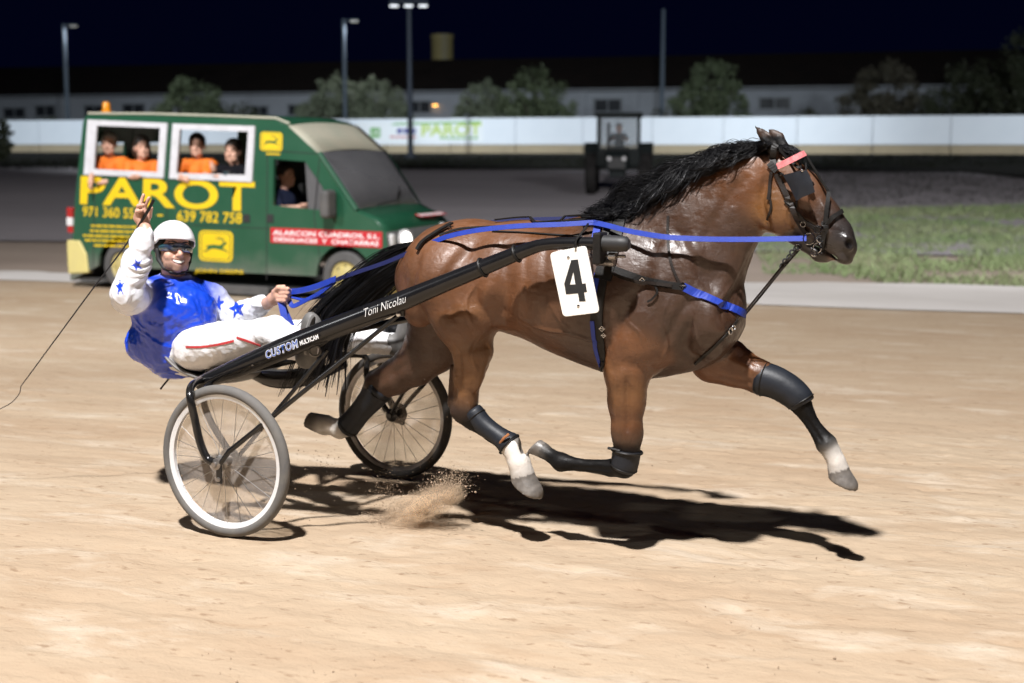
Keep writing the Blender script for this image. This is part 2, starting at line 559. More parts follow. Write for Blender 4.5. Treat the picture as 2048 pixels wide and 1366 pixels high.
M_dirt = ground_mat('infield_dirt', (0.29, 0.235, 0.195), (0.36, 0.295, 0.245), (0.24, 0.20, 0.165), (0.3, 1.0, 1), 0.35, 0.02)
M_road = ground_mat('dark_track', (0.27, 0.25, 0.262), (0.33, 0.305, 0.315), (0.22, 0.205, 0.215), (0.2, 1.0, 1), 0.25, 0.02)
M_soil = ground_mat('unlit_ground', (0.010, 0.0095, 0.008), (0.015, 0.0135, 0.011), (0.008, 0.0085, 0.0065), (0.5, 1.0, 1), 0.4, 0.03)  # near-black colour stands in for ground left unlit

def grow(a, b, d0, k, dmax):
    out = [a]; d = d0
    while out[-1] < b:
        out.append(out[-1] + d); d = min(d * k, dmax)
    out[-1] = b
    return out
def with_breaks(l):
    q = sorted(set([round(v, 4) for v in l] + [p[0] for p in PROF if l[0] < p[0] < l[-1]]))
    return q
fine_s = [-40, -20, -8, -2, 1, 2.2] + list(np.arange(3.0, 9.2, 0.022)) + grow(9.25, 17.5, 0.05, 1.05, 0.5)
half = list(np.arange(0, 2.9, 0.028)) + grow(2.95, 60, 0.05, 1.10, 6)
fine_r = [-v for v in half[:0:-1]] + half
def sand_relief(S, Rr):
    z = 0.014 * (vnoise(S * 4.5, Rr * 1.6, 1) - 0.5) + 0.010 * (vnoise(S * 11, Rr * 5, 2) - 0.5) + 0.007 * (vnoise(S * 24, Rr * 12, 3) - 0.5)
    c = vnoise(S * 13 + 7, Rr * 7, 4); z = z - 0.020 * np.clip(c - 0.74, 0, 1) * 2.5                 # scuffs
    c = vnoise(S * 17 + 3, Rr * 10 + 5, 9); z = z + 0.016 * np.clip(c - 0.76, 0, 1) * 2.5            # clods
    r0 = Rr * 0.0                                                                                # old wheel ruts
    for s0, d_ in ((4.45, 0.010), (5.15, 0.008), (7.9, 0.010), (9.1, 0.008)):
        w = S - s0 - 0.12 * np.sin(Rr * 0.5 + s0); z = z - d_ * np.exp(-(w / 0.05) ** 2) * (0.4 + 0.6 * vnoise(Rr * 2.2, r0 + s0, 12))
    fade = np.clip((14 - S) / 6, 0.25, 1)
    return z * fade
track = sheet('sand_track', with_breaks(fine_s), fine_r, 0.0, M_sand, relief=sand_relief,
              edge=lambda S, Rr: np.where(S > 17.49, 0.10 * (vnoise(Rr * 0.8, S * 0, 5) - 0.5), 0))
tag(track, kind='structure')
base = sheet('infield_ground', with_breaks([16.6] + list(np.arange(17.5, 80, 2.0)) + [90, 110, 140, 200, 400, 900]),
             [-700, -300, -120] + list(np.arange(-60, 61, 4)) + [120, 300, 700], -0.03, M_dirt)
tag(base, kind='structure')
vg = sheet('pale_verge', with_breaks([17.3, 17.5, 18, 18.4, 18.5]), list(np.arange(-40, 40, 0.35)), 0.012, M_verge,
           edge=lambda S, Rr: np.where(S > 17.6, (S - 17.5) * (1.9 * np.clip((Rr + 8) / 8, 0, 1) - 0.5 * np.clip((Rr - 3) / 5, 0, 1) + 0.7 * (vnoise(Rr * 0.35, S * 0, 6) - 0.5) + 0.25 * (vnoise(Rr * 1.7, S * 0, 7) - 0.5)), np.where(S < 17.35, 0.10 * (vnoise(Rr * 0.8, S * 0, 5) - 0.5), 0)))
tag(vg, kind='structure')
rd = sheet('inner_road', with_breaks([25.0, 26, 28, 34, 45, 58]), list(np.arange(-60, 61, 1.5)), 0.006, M_road,
           edge=lambda S, Rr: np.where(S < 25.5, 2.4 * (vnoise(Rr * 0.10, S * 0, 8) - 0.5), 0) + 0.0)
tag(rd, kind='structure')
sl = sheet('unlit_bank', with_breaks([58.2, 59, 60, 61, 62, 70, 75.5]), list(np.arange(-80, 81, 2)), 0.05, M_soil,  # dark sheet laid where the ground lies unlit
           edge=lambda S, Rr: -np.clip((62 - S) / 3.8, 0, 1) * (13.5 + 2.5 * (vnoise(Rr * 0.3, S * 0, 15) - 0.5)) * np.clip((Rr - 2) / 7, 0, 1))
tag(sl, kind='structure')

# ================================================================== THE HORSE
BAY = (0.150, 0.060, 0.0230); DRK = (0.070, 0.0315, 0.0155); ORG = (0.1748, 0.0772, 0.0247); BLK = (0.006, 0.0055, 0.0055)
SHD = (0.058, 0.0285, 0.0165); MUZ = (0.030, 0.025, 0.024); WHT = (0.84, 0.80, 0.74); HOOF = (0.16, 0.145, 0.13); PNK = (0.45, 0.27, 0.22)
HOOFS = []
def horse_sculpt():
    S = Sculpt((-0.10, -0.42, 0.08), (3.02, 0.42, 1.98), 0.0075)
    def g(px, py, w, r):
        p = hp(px, py, w); return p, r * mpp(p)
    def chain(pts, k=0.03, col=BAY):
        """pts: (px, py, w, r_px, lateral scale[, colour])"""
        for a, b in zip(pts[:-1], pts[1:]):
            A, ra = g(*a[:4]); B, rb = g(*b[:4])
            c = b[5] if len(b) > 5 else col
            S.cone(A, B, ra, rb, k, a[4], c, sb=b[4])
    def ell(px, py, w, rx, ry, rw, ang=0.0, k=0.03, col=None, sub=False):
        """ellipsoid: rx, ry in pixels along/across an axis turned ang degrees (image, clockwise), rw lateral in metres"""
        p = hp(px, py, w); m = mpp(p)
        a = R(ang); ax = np.array([math.cos(a), 0, -math.sin(a)]); az = np.array([math.sin(a), 0, math.cos(a)])
        rot = np.stack([ax, [0, 1, 0], az], 1)
        S.ell(p, (rx * m, rw, ry * m), rot, k, col, sub)
    def groove(pts, r, k, w):
        for a, b in zip(pts[:-1], pts[1:]):
            A, ra = g(a[0], a[1], w, r); B, rb = g(b[0], b[1], w, r)
            S.cone(A, B, ra, rb, k, 1.0, None, sub=True)
    # trunk
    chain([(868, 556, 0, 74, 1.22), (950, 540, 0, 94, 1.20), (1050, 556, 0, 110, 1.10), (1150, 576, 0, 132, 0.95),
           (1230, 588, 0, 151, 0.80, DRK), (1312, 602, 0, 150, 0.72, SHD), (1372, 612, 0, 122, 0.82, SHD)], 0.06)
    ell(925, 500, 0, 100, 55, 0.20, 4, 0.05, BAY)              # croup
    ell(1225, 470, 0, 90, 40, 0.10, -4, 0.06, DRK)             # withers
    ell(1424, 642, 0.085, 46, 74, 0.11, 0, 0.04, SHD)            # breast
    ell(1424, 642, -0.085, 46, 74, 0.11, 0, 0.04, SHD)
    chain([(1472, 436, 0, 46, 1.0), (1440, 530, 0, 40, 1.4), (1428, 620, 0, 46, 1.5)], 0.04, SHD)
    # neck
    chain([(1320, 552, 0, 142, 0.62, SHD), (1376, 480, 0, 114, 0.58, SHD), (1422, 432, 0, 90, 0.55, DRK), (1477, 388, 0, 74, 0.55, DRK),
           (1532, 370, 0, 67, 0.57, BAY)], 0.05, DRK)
    # head
    chain([(1556, 352, 0, 50, 0.80), (1598, 392, 0, 50, 0.76), (1638, 440, 0, 44, 0.70, DRK), (1668, 474, 0, 38, 0.78, MUZ), (1685, 495, 0, 29, 0.92, MUZ)], 0.02, BAY)
    ell(1553, 415, 0.045, 46, 54, 0.055, -20, 0.025, ORG)       # jowls
    ell(1553, 415, -0.045, 46, 54, 0.055, -20, 0.025, ORG)
    chain([(1562, 448, 0, 24, 1.2), (1612, 484, 0, 18, 1.0, MUZ), (1640, 508, 0, 15, 1.3, MUZ), (1654, 513, 0, 11, 1.5, MUZ)], 0.015, ORG)
    ell(1688, 514, 0, 19, 13, 0.050, 35, 0.012, MUZ)            # upper lip
    ell(1644, 514, 0, 17, 9, 0.038, 12, 0.012, MUZ)             # lower lip
    ell(1666, 512, 0, 10, 6, 0.030, 35, 0.008, PNK)
    for a, b in (((1622, 488), (1650, 499)), ((1650, 499), (1676, 516))):
        A, r1 = g(*a, 0, 2.2); B, r2 = g(*b, 0, 3.4); S.cone(A, B, r1, r2, 0.006, 12, None, sub=True)
    for s in (1, -1):
        ell(1696, 486, 0.050 * s, 12, 16, 0.018, -25, 0.020, MUZ, False)
        ell(1700, 488, 0.072 * s, 9, 14, 0.028, -25, 0.008, None, True)
        ell(1607, 352, 0.082 * s, 16, 12, 0.02, 40, 0.015, DRK)  # brow
        A, ra = g(1590, 425, 0.078 * s, 7); B, rb = g(1655, 462, 0.055 * s, 5); S.cone(A, B, ra, rb, 0.02, 1, DRK)   # facial crest
        ell(1620, 368, 0.088 * s, 10, 8, 0.012, 30, 0.008, BLK)
    # ears
    for (bx, by, mx, my, tx, ty, w, sub) in ((1548, 300, 1533, 277, 1511, 253, 0.060, (1541, 283)), (1566, 296, 1556, 276, 1537, 258, -0.045, (1562, 281))):
        chain([(bx, by, w, 13, 0.8), (mx, my, w * 1.08, 11.5, 0.7), (mx * 0.5 + tx * 0.5, my * 0.5 + ty * 0.5, w * 1.12, 7, 0.7), (tx, ty, w * 1.12, 1.6, 0.9, BLK)], 0.01, DRK)
        A, ra = g(sub[0] + 3, sub[1] + 6, w * 1.35, 6); B, rb = g((mx + tx) / 2 + 5, (my + ty) / 2 - 1, w * 1.3, 3)
        S.cone(A, B, ra, rb, 0.006, 0.7, None, sub=True)
    # hind quarters
    for s, W in ((1, 0.14), (-1, -0.14)):
        ell(886, 540, W, 88, 78, 0.145, 0, 0.05, BAY)
    chain([(905, 560, 0.15, 90, 0.95), (930, 632, 0.17, 66, 0.95, BAY), (945, 700, 0.175, 39, 0.95, ORG), (936, 752, 0.17, 27, 0.95, ORG), (932, 796, 0.165, 21.5, 0.95, ORG), (929, 820, 0.165, 24, 0.85, DRK)], 0.035, ORG)
    ell(967, 630, 0.185, 24, 34, 0.055, 10, 0.03, BAY)         # stifle
    ell(845, 590, 0.15, 44, 66, 0.10, 10, 0.04, BAY)
    A, ra = g(906, 735, 0.165, 7); B, rb = g(907, 803, 0.165, 12); S.cone(A, B, ra, rb, 0.012, 0.9, DRK)   # point of hock
    chain([(929, 824, 0.165, 26, 0.85, BLK), (945, 838, 0.165, 21, 0.9, BLK), (985, 868, 0.165, 16, 0.95, BLK), (1016, 888, 0.165, 20, 1.0, BLK), (1026, 896, 0.165, 22, 1.0, WHT)], 0.015, BLK)
    chain([(1026, 895, 0.165, 23, 1.0, WHT), (1038, 924, 0.165, 22, 1.05, WHT), (1045, 948, 0.165, 24, 1.0, WHT)], 0.01, WHT)
    hoof(S, g, (1044, 946), (1054, 984), 0.165, 23, 33, (1050, 977), (-0.46, 0.88))
    # far hind
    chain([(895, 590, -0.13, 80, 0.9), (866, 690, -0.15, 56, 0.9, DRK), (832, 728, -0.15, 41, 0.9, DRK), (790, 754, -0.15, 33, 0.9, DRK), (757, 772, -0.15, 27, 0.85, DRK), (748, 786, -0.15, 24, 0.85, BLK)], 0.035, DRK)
    A, ra = g(778, 738, -0.15, 8); B, rb = g(746, 752, -0.15, 11); S.cone(A, B, ra, rb, 0.02, 0.9, BLK)
    chain([(748, 786, -0.15, 24, 0.85), (722, 818, -0.15, 17, 0.95), (692, 852, -0.15, 20, 1.0), (680, 858, -0.15, 20, 1.0, WHT)], 0.015, BLK)
    chain([(680, 857, -0.15, 19, 1.0), (657, 851, -0.15, 17, 1.0), (648, 852, -0.15, 20, 1.0)], 0.01, WHT)
    hoof(S, g, (652, 848), (622, 850), -0.15, 19, 26, (634, 858), (-0.45, 0.89))
    chain([(880, 486, 0, 22, 0.8), (840, 496, 0, 15, 0.9), (805, 522, 0, 10, 0.9, BLK)], 0.02, DRK)   # dock
    # shoulder and near fore
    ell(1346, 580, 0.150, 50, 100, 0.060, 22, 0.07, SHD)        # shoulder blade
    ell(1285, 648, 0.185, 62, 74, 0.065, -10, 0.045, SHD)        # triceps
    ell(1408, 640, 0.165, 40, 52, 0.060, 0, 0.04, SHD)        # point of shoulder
    chain([(1275, 690, 0.155, 72, 0.72), (1254, 744, 0.165, 44, 0.85, BAY), (1254, 800, 0.165, 35, 0.85, ORG), (1255, 866, 0.165, 28, 0.85, BAY), (1253, 905, 0.165, 26, 0.9, BLK)], 0.035, BAY)
    chain([(1253, 906, 0.165, 26, 0.9), (1248, 932, 0.165, 24, 0.95), (1222, 936, 0.165, 17, 0.9), (1160, 930, 0.16, 12, 0.9), (1122, 924, 0.155, 18.5, 1.0), (1098, 909, 0.145, 13, 1.0), (1086, 901, 0.135, 16, 1.0)], 0.012, BLK)
    hoof(S, g, (1088, 902), (1058, 886), 0.135, 15, 20, (1068, 891), (-0.75, -0.66), 0.072)
    # far fore
    chain([(1395, 660, -0.12, 66, 0.9), (1428, 716, -0.14, 47, 0.9, BAY), (1470, 732, -0.14, 39, 0.9, BAY), (1520, 754, -0.14, 31, 0.9, BAY), (1575, 780, -0.14, 26, 0.9, DRK), (1600, 806, -0.14, 22, 0.95, BLK)], 0.035, BAY)
    chain([(1600, 806, -0.14, 22, 0.95), (1626, 849, -0.14, 13.5, 0.95), (1653, 888, -0.14, 20.5, 1.0), (1662, 902, -0.14, 16, 1.0)], 0.012, BLK)
    chain([(1662, 902, -0.14, 19, 1.0), (1673, 924, -0.14, 18, 1.05), (1678, 938, -0.14, 20, 1.0)], 0.008, WHT)
    hoof(S, g, (1675, 936), (1687, 972), -0.14, 20, 29, (1684, 968), (-0.34, 0.94))
    # muscle relief: rounded bellies and the grooves between them
    ell(955, 735, 0.195, 16, 50, 0.02, 8, 0.02, None)
    ell(1240, 770, 0.19, 13, 52, 0.03, 2, 0.02, None)
    ell(1276, 770, 0.185, 12, 56, 0.03, 4, 0.02, None)
    return S
def hoof(S, g, a, b, w, ra, rb, cut, n, rad=0.12):
    A, r1 = g(*a, w, ra); B, r2 = g(*b, w, rb)
    S.cone(A, B, r1, r2, 0.006, 0.95, HOOF)
    C, _ = g(*cut, w, 1)
    HOOFS.append((A, B, r1 + 0.004, r2 + 0.004))
    S.cut(C + np.array([n[0], 0, -n[1]]) * 0.0, np.array([n[0], 0, -n[1]]), rad)
def make_coat():
    m = mat('bay_coat', vcol='Col', rough=0.40, spec=0.5, noise=(7.0, (0.60, 0.58, 0.57), 0.5), coat=0.0)
    nt = m.node_tree; N = nt.nodes; L = nt.links; b = N['Principled BSDF']
    tc = N.new('ShaderNodeTexCoord'); src = tc.outputs['Object']
    def nz(sc, det=5, typ='FBM', st=(1, 1, 1), dist=0.0):
        mp = N.new('ShaderNodeMapping'); mp.inputs['Scale'].default_value = st; L.new(src, mp.inputs['Vector'])
        n = N.new('ShaderNodeTexNoise'); n.noise_type = typ; n.inputs['Scale'].default_value = sc; n.inputs['Detail'].default_value = det
        n.inputs['Distortion'].default_value = dist; L.new(mp.outputs[0], n.inputs['Vector']); return n.outputs['Fac']
    def rng(f, a, z, lo, hi):
        r = N.new('ShaderNodeMapRange'); r.inputs[1].default_value = a; r.inputs[2].default_value = z; r.inputs[3].default_value = lo; r.inputs[4].default_value = hi
        L.new(f, r.inputs[0]); return r.outputs[0]
    def mul(a, c):
        x = N.new('ShaderNodeMath'); x.operation = 'MULTIPLY'; L.new(a, x.inputs[0]); L.new(c, x.inputs[1]); return x.outputs[0]
    patch = nz(3.6, 4)
    sx_ = N.new('ShaderNodeSeparateXYZ'); L.new(src, sx_.inputs[0])
    front = rng(sx_.outputs['X'], 0.85, 1.35, 0.25, 1.0)         # the rump is drier than the barrel, shoulder and neck
    wet = mul(rng(patch, 0.42, 0.60, 0.0, 1.0), front)                       # sweat lies in patches
    fine_ = N.new('ShaderNodeMath'); fine_.operation = 'ADD'; L.new(rng(mul(rng(patch, 0.38, 0.64, 0.0, 1.0), front), 0.0, 1.0, 0.54, 0.33), fine_.inputs[0]); L.new(rng(nz(38, 5, 'FBM', (0.5, 1, 1), 0.6), 0.35, 0.65, -0.10, 0.12), fine_.inputs[1])
    L.new(fine_.outputs[0], b.inputs['Roughness'])
    crease = mul(rng(nz(13, 3, 'RIDGED_MULTIFRACTAL', (1.3, 1, 0.8), 0.6), 0.3, 1.6, 0.0, 1.0), wet)
    prev = None
    for h, st, d in ((nz(11, 4), 0.20, 0.012), (crease, 0.8, 0.008), (nz(70, 4, 'FBM', (0.3, 1, 0.8), 0.5), 0.45, 0.004), (nz(34, 5, 'FBM', (1, 1, 0.6), 0.4), 0.55, 0.007), (nz(420, 2, 'FBM', (0.35, 1, 1)), 0.30, 0.0012)):
        bp = N.new('ShaderNodeBump'); bp.inputs['Strength'].default_value = st; bp.inputs['Distance'].default_value = d
        L.new(h, bp.inputs['Height'])
        if prev is not None: L.new(prev, bp.inputs['Normal'])
        prev = bp.outputs['Normal']
    L.new(prev, b.inputs['Normal'])
    va = N.new('ShaderNodeVertexColor'); va.layer_name = 'Col'
    bw = N.new('ShaderNodeRGBToBW'); L.new(va.outputs['Color'], bw.inputs[0])
    L.new(rng(bw.outputs[0], 0.006, 0.03, 0.16, 0.62), b.inputs['Specular IOR Level'])   # the black points are duller than the sweat-slick coat
    return m
M_coat = make_coat()
horse = horse_frame('horse')
tag(horse, 'sweating bay horse with black mane trotting with all four hooves off the sand', 'horse')
_S = horse_sculpt()
HV, HQ = _S.mesh(2)
HC = _S.colors(HV, 0.007)
def vnormals(V, Q):
    n = np.cross(V[Q[:, 2]] - V[Q[:, 0]], V[Q[:, 3]] - V[Q[:, 1]])
    out = np.zeros_like(V)
    for c in range(4):
        for d in range(3): out[:, d] += np.bincount(Q[:, c], n[:, d], len(V))
    return out / (np.linalg.norm(out, axis=1)[:, None] + 1e-12)
def strokes(V, Q, items, y_min):
    """sculpt along lines seen from the side: positive height raises a ridge or vein, negative cuts a groove"""
    N = vnormals(V, Q); D = np.zeros(len(V))
    side = (np.abs(V[:, 1]) > y_min) & (np.abs(N[:, 1]) > 0.15)
    fall = np.clip((np.abs(N[:, 1]) - 0.15) / 0.3, 0, 1)
    for pts, w, hgt, sig in items:
        P = spline([hp(p[0], p[1], w)[[0, 2]] for p in pts], 6); m = mpp(hp(*pts[0], w)) * sig
        best = np.full(len(V), 9.0); par = np.zeros(len(V))
        for i, (a, b) in enumerate(zip(P[:-1], P[1:])):
            ba = b - a; q = V[:, [0, 2]] - a
            t = np.clip(q @ ba / (ba @ ba + 1e-9), 0, 1)
            d = np.linalg.norm(q - t[:, None] * ba, axis=1)
            u = d < best; best[u] = d[u]; par[u] = (i + t[u]) / (len(P) - 1)
        end = np.clip(np.minimum(par, 1 - par) * 5 + 0.15, 0, 1)
        D += np.where(side, hgt * np.exp(-(best / m) ** 2) * end * fall, 0)
    return V + N * D[:, None]
HV = strokes(HV, HQ, [
    ([(1340, 450), (1395, 535), (1432, 610)], 0.20, -0.0196, 15), ([(1525, 488), (1488, 560), (1455, 640)], 0.10, -0.0274, 15),
    ([(1500, 470), (1462, 540), (1432, 600)], 0.12, 0.0087, 16), ([(1304, 545), (1255, 622), (1214, 700)], 0.24, -0.0196, 15),
    ([(1002, 480), (1014, 570), (992, 655)], 0.26, -0.0313, 22), ([(852, 500), (836, 580), (852, 662)], 0.24, -0.0175, 11),
    ([(940, 480), (905, 560), (912, 650)], 0.28, -0.0157, 15), ([(985, 560), (965, 620), (985, 668)], 0.27, 0.0116, 14),
    ([(1262, 745), (1258, 870)], 0.2, -0.0117, 6), ([(1240, 745), (1240, 860)], 0.2, 0.0058, 8), ([(930, 690), (926, 790)], 0.2, -0.0117, 7),
    ([(960, 690), (952, 770)], 0.2, 0.0058, 7), ([(1536, 345), (1526, 405), (1540, 462)], 0.07, -0.0175, 8),
    ([(1212, 742), (1262, 728), (1335, 765)], 0.22, -0.0080, 14), ([(1388, 630), (1366, 700), (1392, 738)], 0.2, -0.0196, 12),
    ([(1440, 400), (1400, 470), (1372, 540)], 0.16, 0.0101, 22), ([(1490, 345), (1440, 420), (1400, 500)], 0.12, -0.0117, 14),
    ([(1330, 470), (1318, 560), (1348, 640)], 0.22, 0.0087, 18), ([(1395, 560), (1420, 620), (1420, 680)], 0.2, 0.0116, 18),
    ([(1265, 610), (1300, 660), (1310, 720)], 0.24, 0.0087, 18), ([(1452, 640), (1440, 700), (1405, 735)], 0.16, 0.0116, 13),
    ([(1330, 690), (1352, 640), (1384, 590)], 0.24, -0.0117, 10),
    ([(1040, 480), (1052, 570), (1050, 640)], 0.28, -0.0058, 9), ([(1078, 475), (1092, 570), (1088, 660)], 0.28, -0.0058, 9),
    ([(1116, 475), (1132, 570), (1126, 675)], 0.28, -0.0058, 9), ([(1154, 475), (1170, 570), (1160, 690)], 0.28, -0.0058, 9),
    # tendons and joints of the legs
    ([(1612, 828), (1650, 884)], -0.14, -0.006, 3.5), ([(1606, 832), (1640, 884)], -0.14, 0.004, 4), ([(1240, 936), (1135, 932)], 0.165, -0.005, 3.5), ([(1262, 905), (1262, 930)], 0.165, -0.005, 5),
    ([(912, 790), (905, 812), (918, 832)], 0.165, 0.008, 7), ([(922, 770), (918, 805)], 0.165, -0.010, 6), ([(945, 800), (946, 826)], 0.165, 0.006, 6), ([(1222, 780), (1232, 880)], 0.165, 0.005, 5), ([(1248, 760), (1246, 890)], 0.165, -0.006, 5),
    ([(1470, 712), (1530, 744)], -0.14, 0.006, 8), ([(1440, 742), (1520, 764)], -0.14, -0.007, 6), ([(840, 720), (770, 760)], -0.15, -0.008, 8), ([(770, 738), (748, 756), (742, 774)], -0.15, 0.008, 7),
    # veins
    ([(1200, 690), (1140, 668), (1090, 660), (1040, 640)], 0.26, 0.0078, 3.2), ([(1140, 668), (1118, 640), (1100, 600)], 0.28, 0.0058, 3),
    ([(1340, 590), (1322, 640), (1330, 690), (1312, 730)], 0.25, 0.0058, 3), ([(1400, 600), (1385, 650), (1395, 700)], 0.24, 0.0058, 3),
    ([(1250, 640), (1280, 665), (1290, 700)], 0.26, 0.0058, 3), ([(975, 660), (955, 700), (960, 750)], 0.2, 0.0069, 3),
    ([(1590, 380), (1572, 430), (1585, 470)], 0.08, 0.0058, 3), ([(1640, 400), (1655, 440), (1640, 470)], 0.06, 0.0058, 3),
    ([(960, 560), (935, 600), (945, 650)], 0.28, 0.0058, 3), ([(1480, 500), (1462, 560), (1440, 620)], 0.12, 0.0058, 3.5),
], 0.03)
HV_ = HV
def seg_d(V, A, B, ra, rb):
    ba = B - A; q = V - A; t = np.clip(q @ ba / (ba @ ba), -0.2, 2); return np.linalg.norm(q - np.clip(t, 0, 2)[:, None] * ba, axis=1) - (ra + (rb - ra) * np.clip(t, 0, 1)), t
for A, B, ra, rb in HOOFS:                                        # horn of the hooves, with a clean coronet line
    d, t = seg_d(HV, A, B, ra, rb); k = (d < 0.012) & (t > (0.62 if A[1] > 0.1 and A[0] < 0.6 else 0.12)) & (np.linalg.norm(HV - (A + B) / 2, axis=1) < 0.12)
    gr = 0.8 + 0.5 * vnoise(HV[:, 0] * 90, HV[:, 2] * 90, 21)
    HC[k] = np.array(HOOF) * gr[k][:, None]
for pts, rad, colr in (([(1552, 290), (1500, 298), (1440, 318), (1380, 350), (1320, 392), (1262, 424), (1225, 432)], 26, (0.010, 0.010, 0.011)),
                       ([(1578, 300), (1560, 292), (1545, 292)], 14, (0.012, 0.011, 0.011))):      # dark roots along the crest
    P = [hp(x, y, 0.0) for x, y in spline(pts, 4)]
    dm = np.min([np.linalg.norm(HV[:, [0, 2]] - p[[0, 2]], axis=1) for p in P], 0) / mpp(P[0])
    k = np.clip((rad - dm) / 10, 0, 1)[:, None]; HC = HC * (1 - k) + np.array(colr) * k
for s_ in (1, -1):                                                # black painted into the nostril recesses for depth; dark eyes
    for x, y, w, r_ in ((1700, 487, 0.066, 9), (1622, 369, 0.095, 8)):
        p = hp(x, y, w * s_); k = np.clip((r_ * mpp(p) + 0.008 - np.linalg.norm(HV - p, axis=1)) / 0.006, 0, 1)[:, None]
        HC = HC * (1 - k) + np.array((0.004, 0.003, 0.003)) * k
horse_body = np_mesh('body', HV, HQ, M_coat, horse, HC)
del _S
# surface lookup: where the sight line of a pixel meets the horse (horse frame)
HBVH = BVHTree.FromPolygons([tuple(v) for v in HV], [tuple(map(int, q)) for q in HQ])
INV = HORSE_M.inverted()
CAML = INV @ Vector((0, 0, CAMH))
def hit(px, py, off=0.004):
    d = INV.to_3x3() @ Vector(ray(px, py)).normalized()
    loc, n, i, dist = HBVH.ray_cast(CAML, d)
    if loc is None:
        loc = Vector(hp(px, py, 0.1)); n = -d
        q, n2, i, dist = HBVH.find_nearest(loc)
        if q is not None and dist < 0.08: loc, n = q, n2
    return np.array(loc + n * off), np.array(n)

# ------------------------------------------------------------------ hair
M_hair = mat('black_hair', (0.0032, 0.0032, 0.0044), rough=0.44, spec=0.22)
def hair(name, clumps, parent, per, rad, spread, nseg=12, lock=0.0):
    """clumps: lists of 3d points; every clump grows a bunch of thin tapering strands"""
    V = []; F = []
    for path, wid in clumps:
        base = np.array(spline(path, 5)); m = len(base)
        u = np.linspace(0, 1, m)
        if lock:                                   # the body of the lock under its loose strands
            T = np.gradient(base, axis=0); T /= np.linalg.norm(T, axis=1)[:, None] + 1e-9
            A = np.cross(T, [0.1, 0.95, 0.2]); A /= np.linalg.norm(A, axis=1)[:, None] + 1e-9; B = np.cross(T, A)
            r = lock * wid * (0.35 + 0.65 * np.sin(np.pi * np.clip(u * 0.8 + 0.12, 0, 1))) * (1 - 0.75 * u ** 3)
            n0 = len(V)
            for k in range(8):
                th = 0.7854 * k; rr = r * (1.0 if k % 2 else 0.78)
                V.extend(base + rr[:, None] * (math.cos(th) * A + 0.6 * math.sin(th) * B))
            for k in range(8):
                k2 = (k + 1) % 8
                for i in range(m - 1): F.append((n0 + k * m + i, n0 + k2 * m + i, n0 + k2 * m + i + 1, n0 + k * m + i + 1))
        for s in range(int(per * wid)):
            off = RNG.normal(0, 1, 3) * spread * wid
            off2 = RNG.normal(0, 1, 3) * spread * wid
            cut = RNG.uniform(0.72, 1.0)
            ph = RNG.uniform(0, 6.28); am = RNG.uniform(0.0003, 0.0022)
            tt = np.linspace(0, cut, nseg)
            P = np.stack([np.interp(tt, u, base[:, d]) for d in range(3)], 1)
            fan = (0.35 + 0.9 * np.sin(np.pi * tt * 0.8))[:, None]
            P = P + off * fan + off2 * (tt ** 2)[:, None] * 0.8
            P[:, 2] += am * np.sin(ph + tt * 17); P[:, 1] += am * np.cos(ph + tt * 13)
            r = rad * RNG.uniform(0.7, 1.3) * (1 - 0.85 * tt / cut)
            T = np.gradient(P, axis=0); T /= np.linalg.norm(T, axis=1)[:, None] + 1e-9
            A = np.cross(T, [0.3, 0.9, 0.2]); A /= np.linalg.norm(A, axis=1)[:, None] + 1e-9
            B = np.cross(T, A); n0 = len(V)
            for k in range(3):
                th = 2.0944 * k
                V_k = P + r[:, None] * (math.cos(th) * A + math.sin(th) * B)
                V.extend(V_k)
            for k in range(3):
                k2 = (k + 1) % 3
                for i in range(nseg - 1):
                    F.append((n0 + k * nseg + i, n0 + k2 * nseg + i, n0 + k2 * nseg + i + 1, n0 + k * nseg + i + 1))
    return np_mesh(name, np.array(V), np.array(F), M_hair, parent)
def surf_pt(px, py, lift, w_free):
    d = INV.to_3x3() @ Vector(ray(px, py)).normalized()
    loc, n, i, dist = HBVH.ray_cast(CAML, d)
    if loc is None or loc.y > 0.10:
        return hp(px, py, w_free)
    return np.array(loc) + np.array([0, -lift, lift * 0.5])
crest = spline([(1552, 291), (1500, 301), (1440, 320), (1380, 344), (1320, 372), (1270, 400), (1240, 420)], 12)
cl = []
for i in range(250):
    t = (i + RNG.uniform(0, 1)) / 250
    c = crest[int(t * (len(crest) - 1))]
    long_ = RNG.uniform(90, 190) * (0.50 + 0.6 * math.sin(math.pi * min(1, t * 1.05 + 0.10)))
    down = RNG.uniform(-0.10, 0.75) * (0.55 + 0.45 * t)
    lift = RNG.uniform(0.004, 0.045)
    wav = RNG.uniform(9, 22); ph = RNG.uniform(0, 6.28)
    pts = []
    for k in range(8):
        u = k / 7
        x = c[0] - long_ * (u ** 0.85) * 0.92 + 5 * math.sin(ph + u * 9)
        y = c[1] + long_ * (0.36 * t + 0.20 + down * 0.62) * (u ** 1.25) - (8 + 16 * t) * math.sin(math.pi * u) * (0.6 - 0.5 * down) + wav * u * math.sin(ph + u * 8.5)
        y = min(y, 436 - 0.03 * (x - 1200) + 6 * math.sin(ph)) if x < 1330 else y
        x = max(x, 1184 + 14 * math.sin(ph * 3))
        pts.append(surf_pt(x, y, lift * (0.4 + u), 0.02 + 0.05 * u) if k else hp(c[0], c[1] + 8, 0.01))
    cl.append((pts, RNG.uniform(0.7, 1.3)))
mane = hair('mane', cl, horse, 26, 0.0022, 0.0085, 16, 0.012)
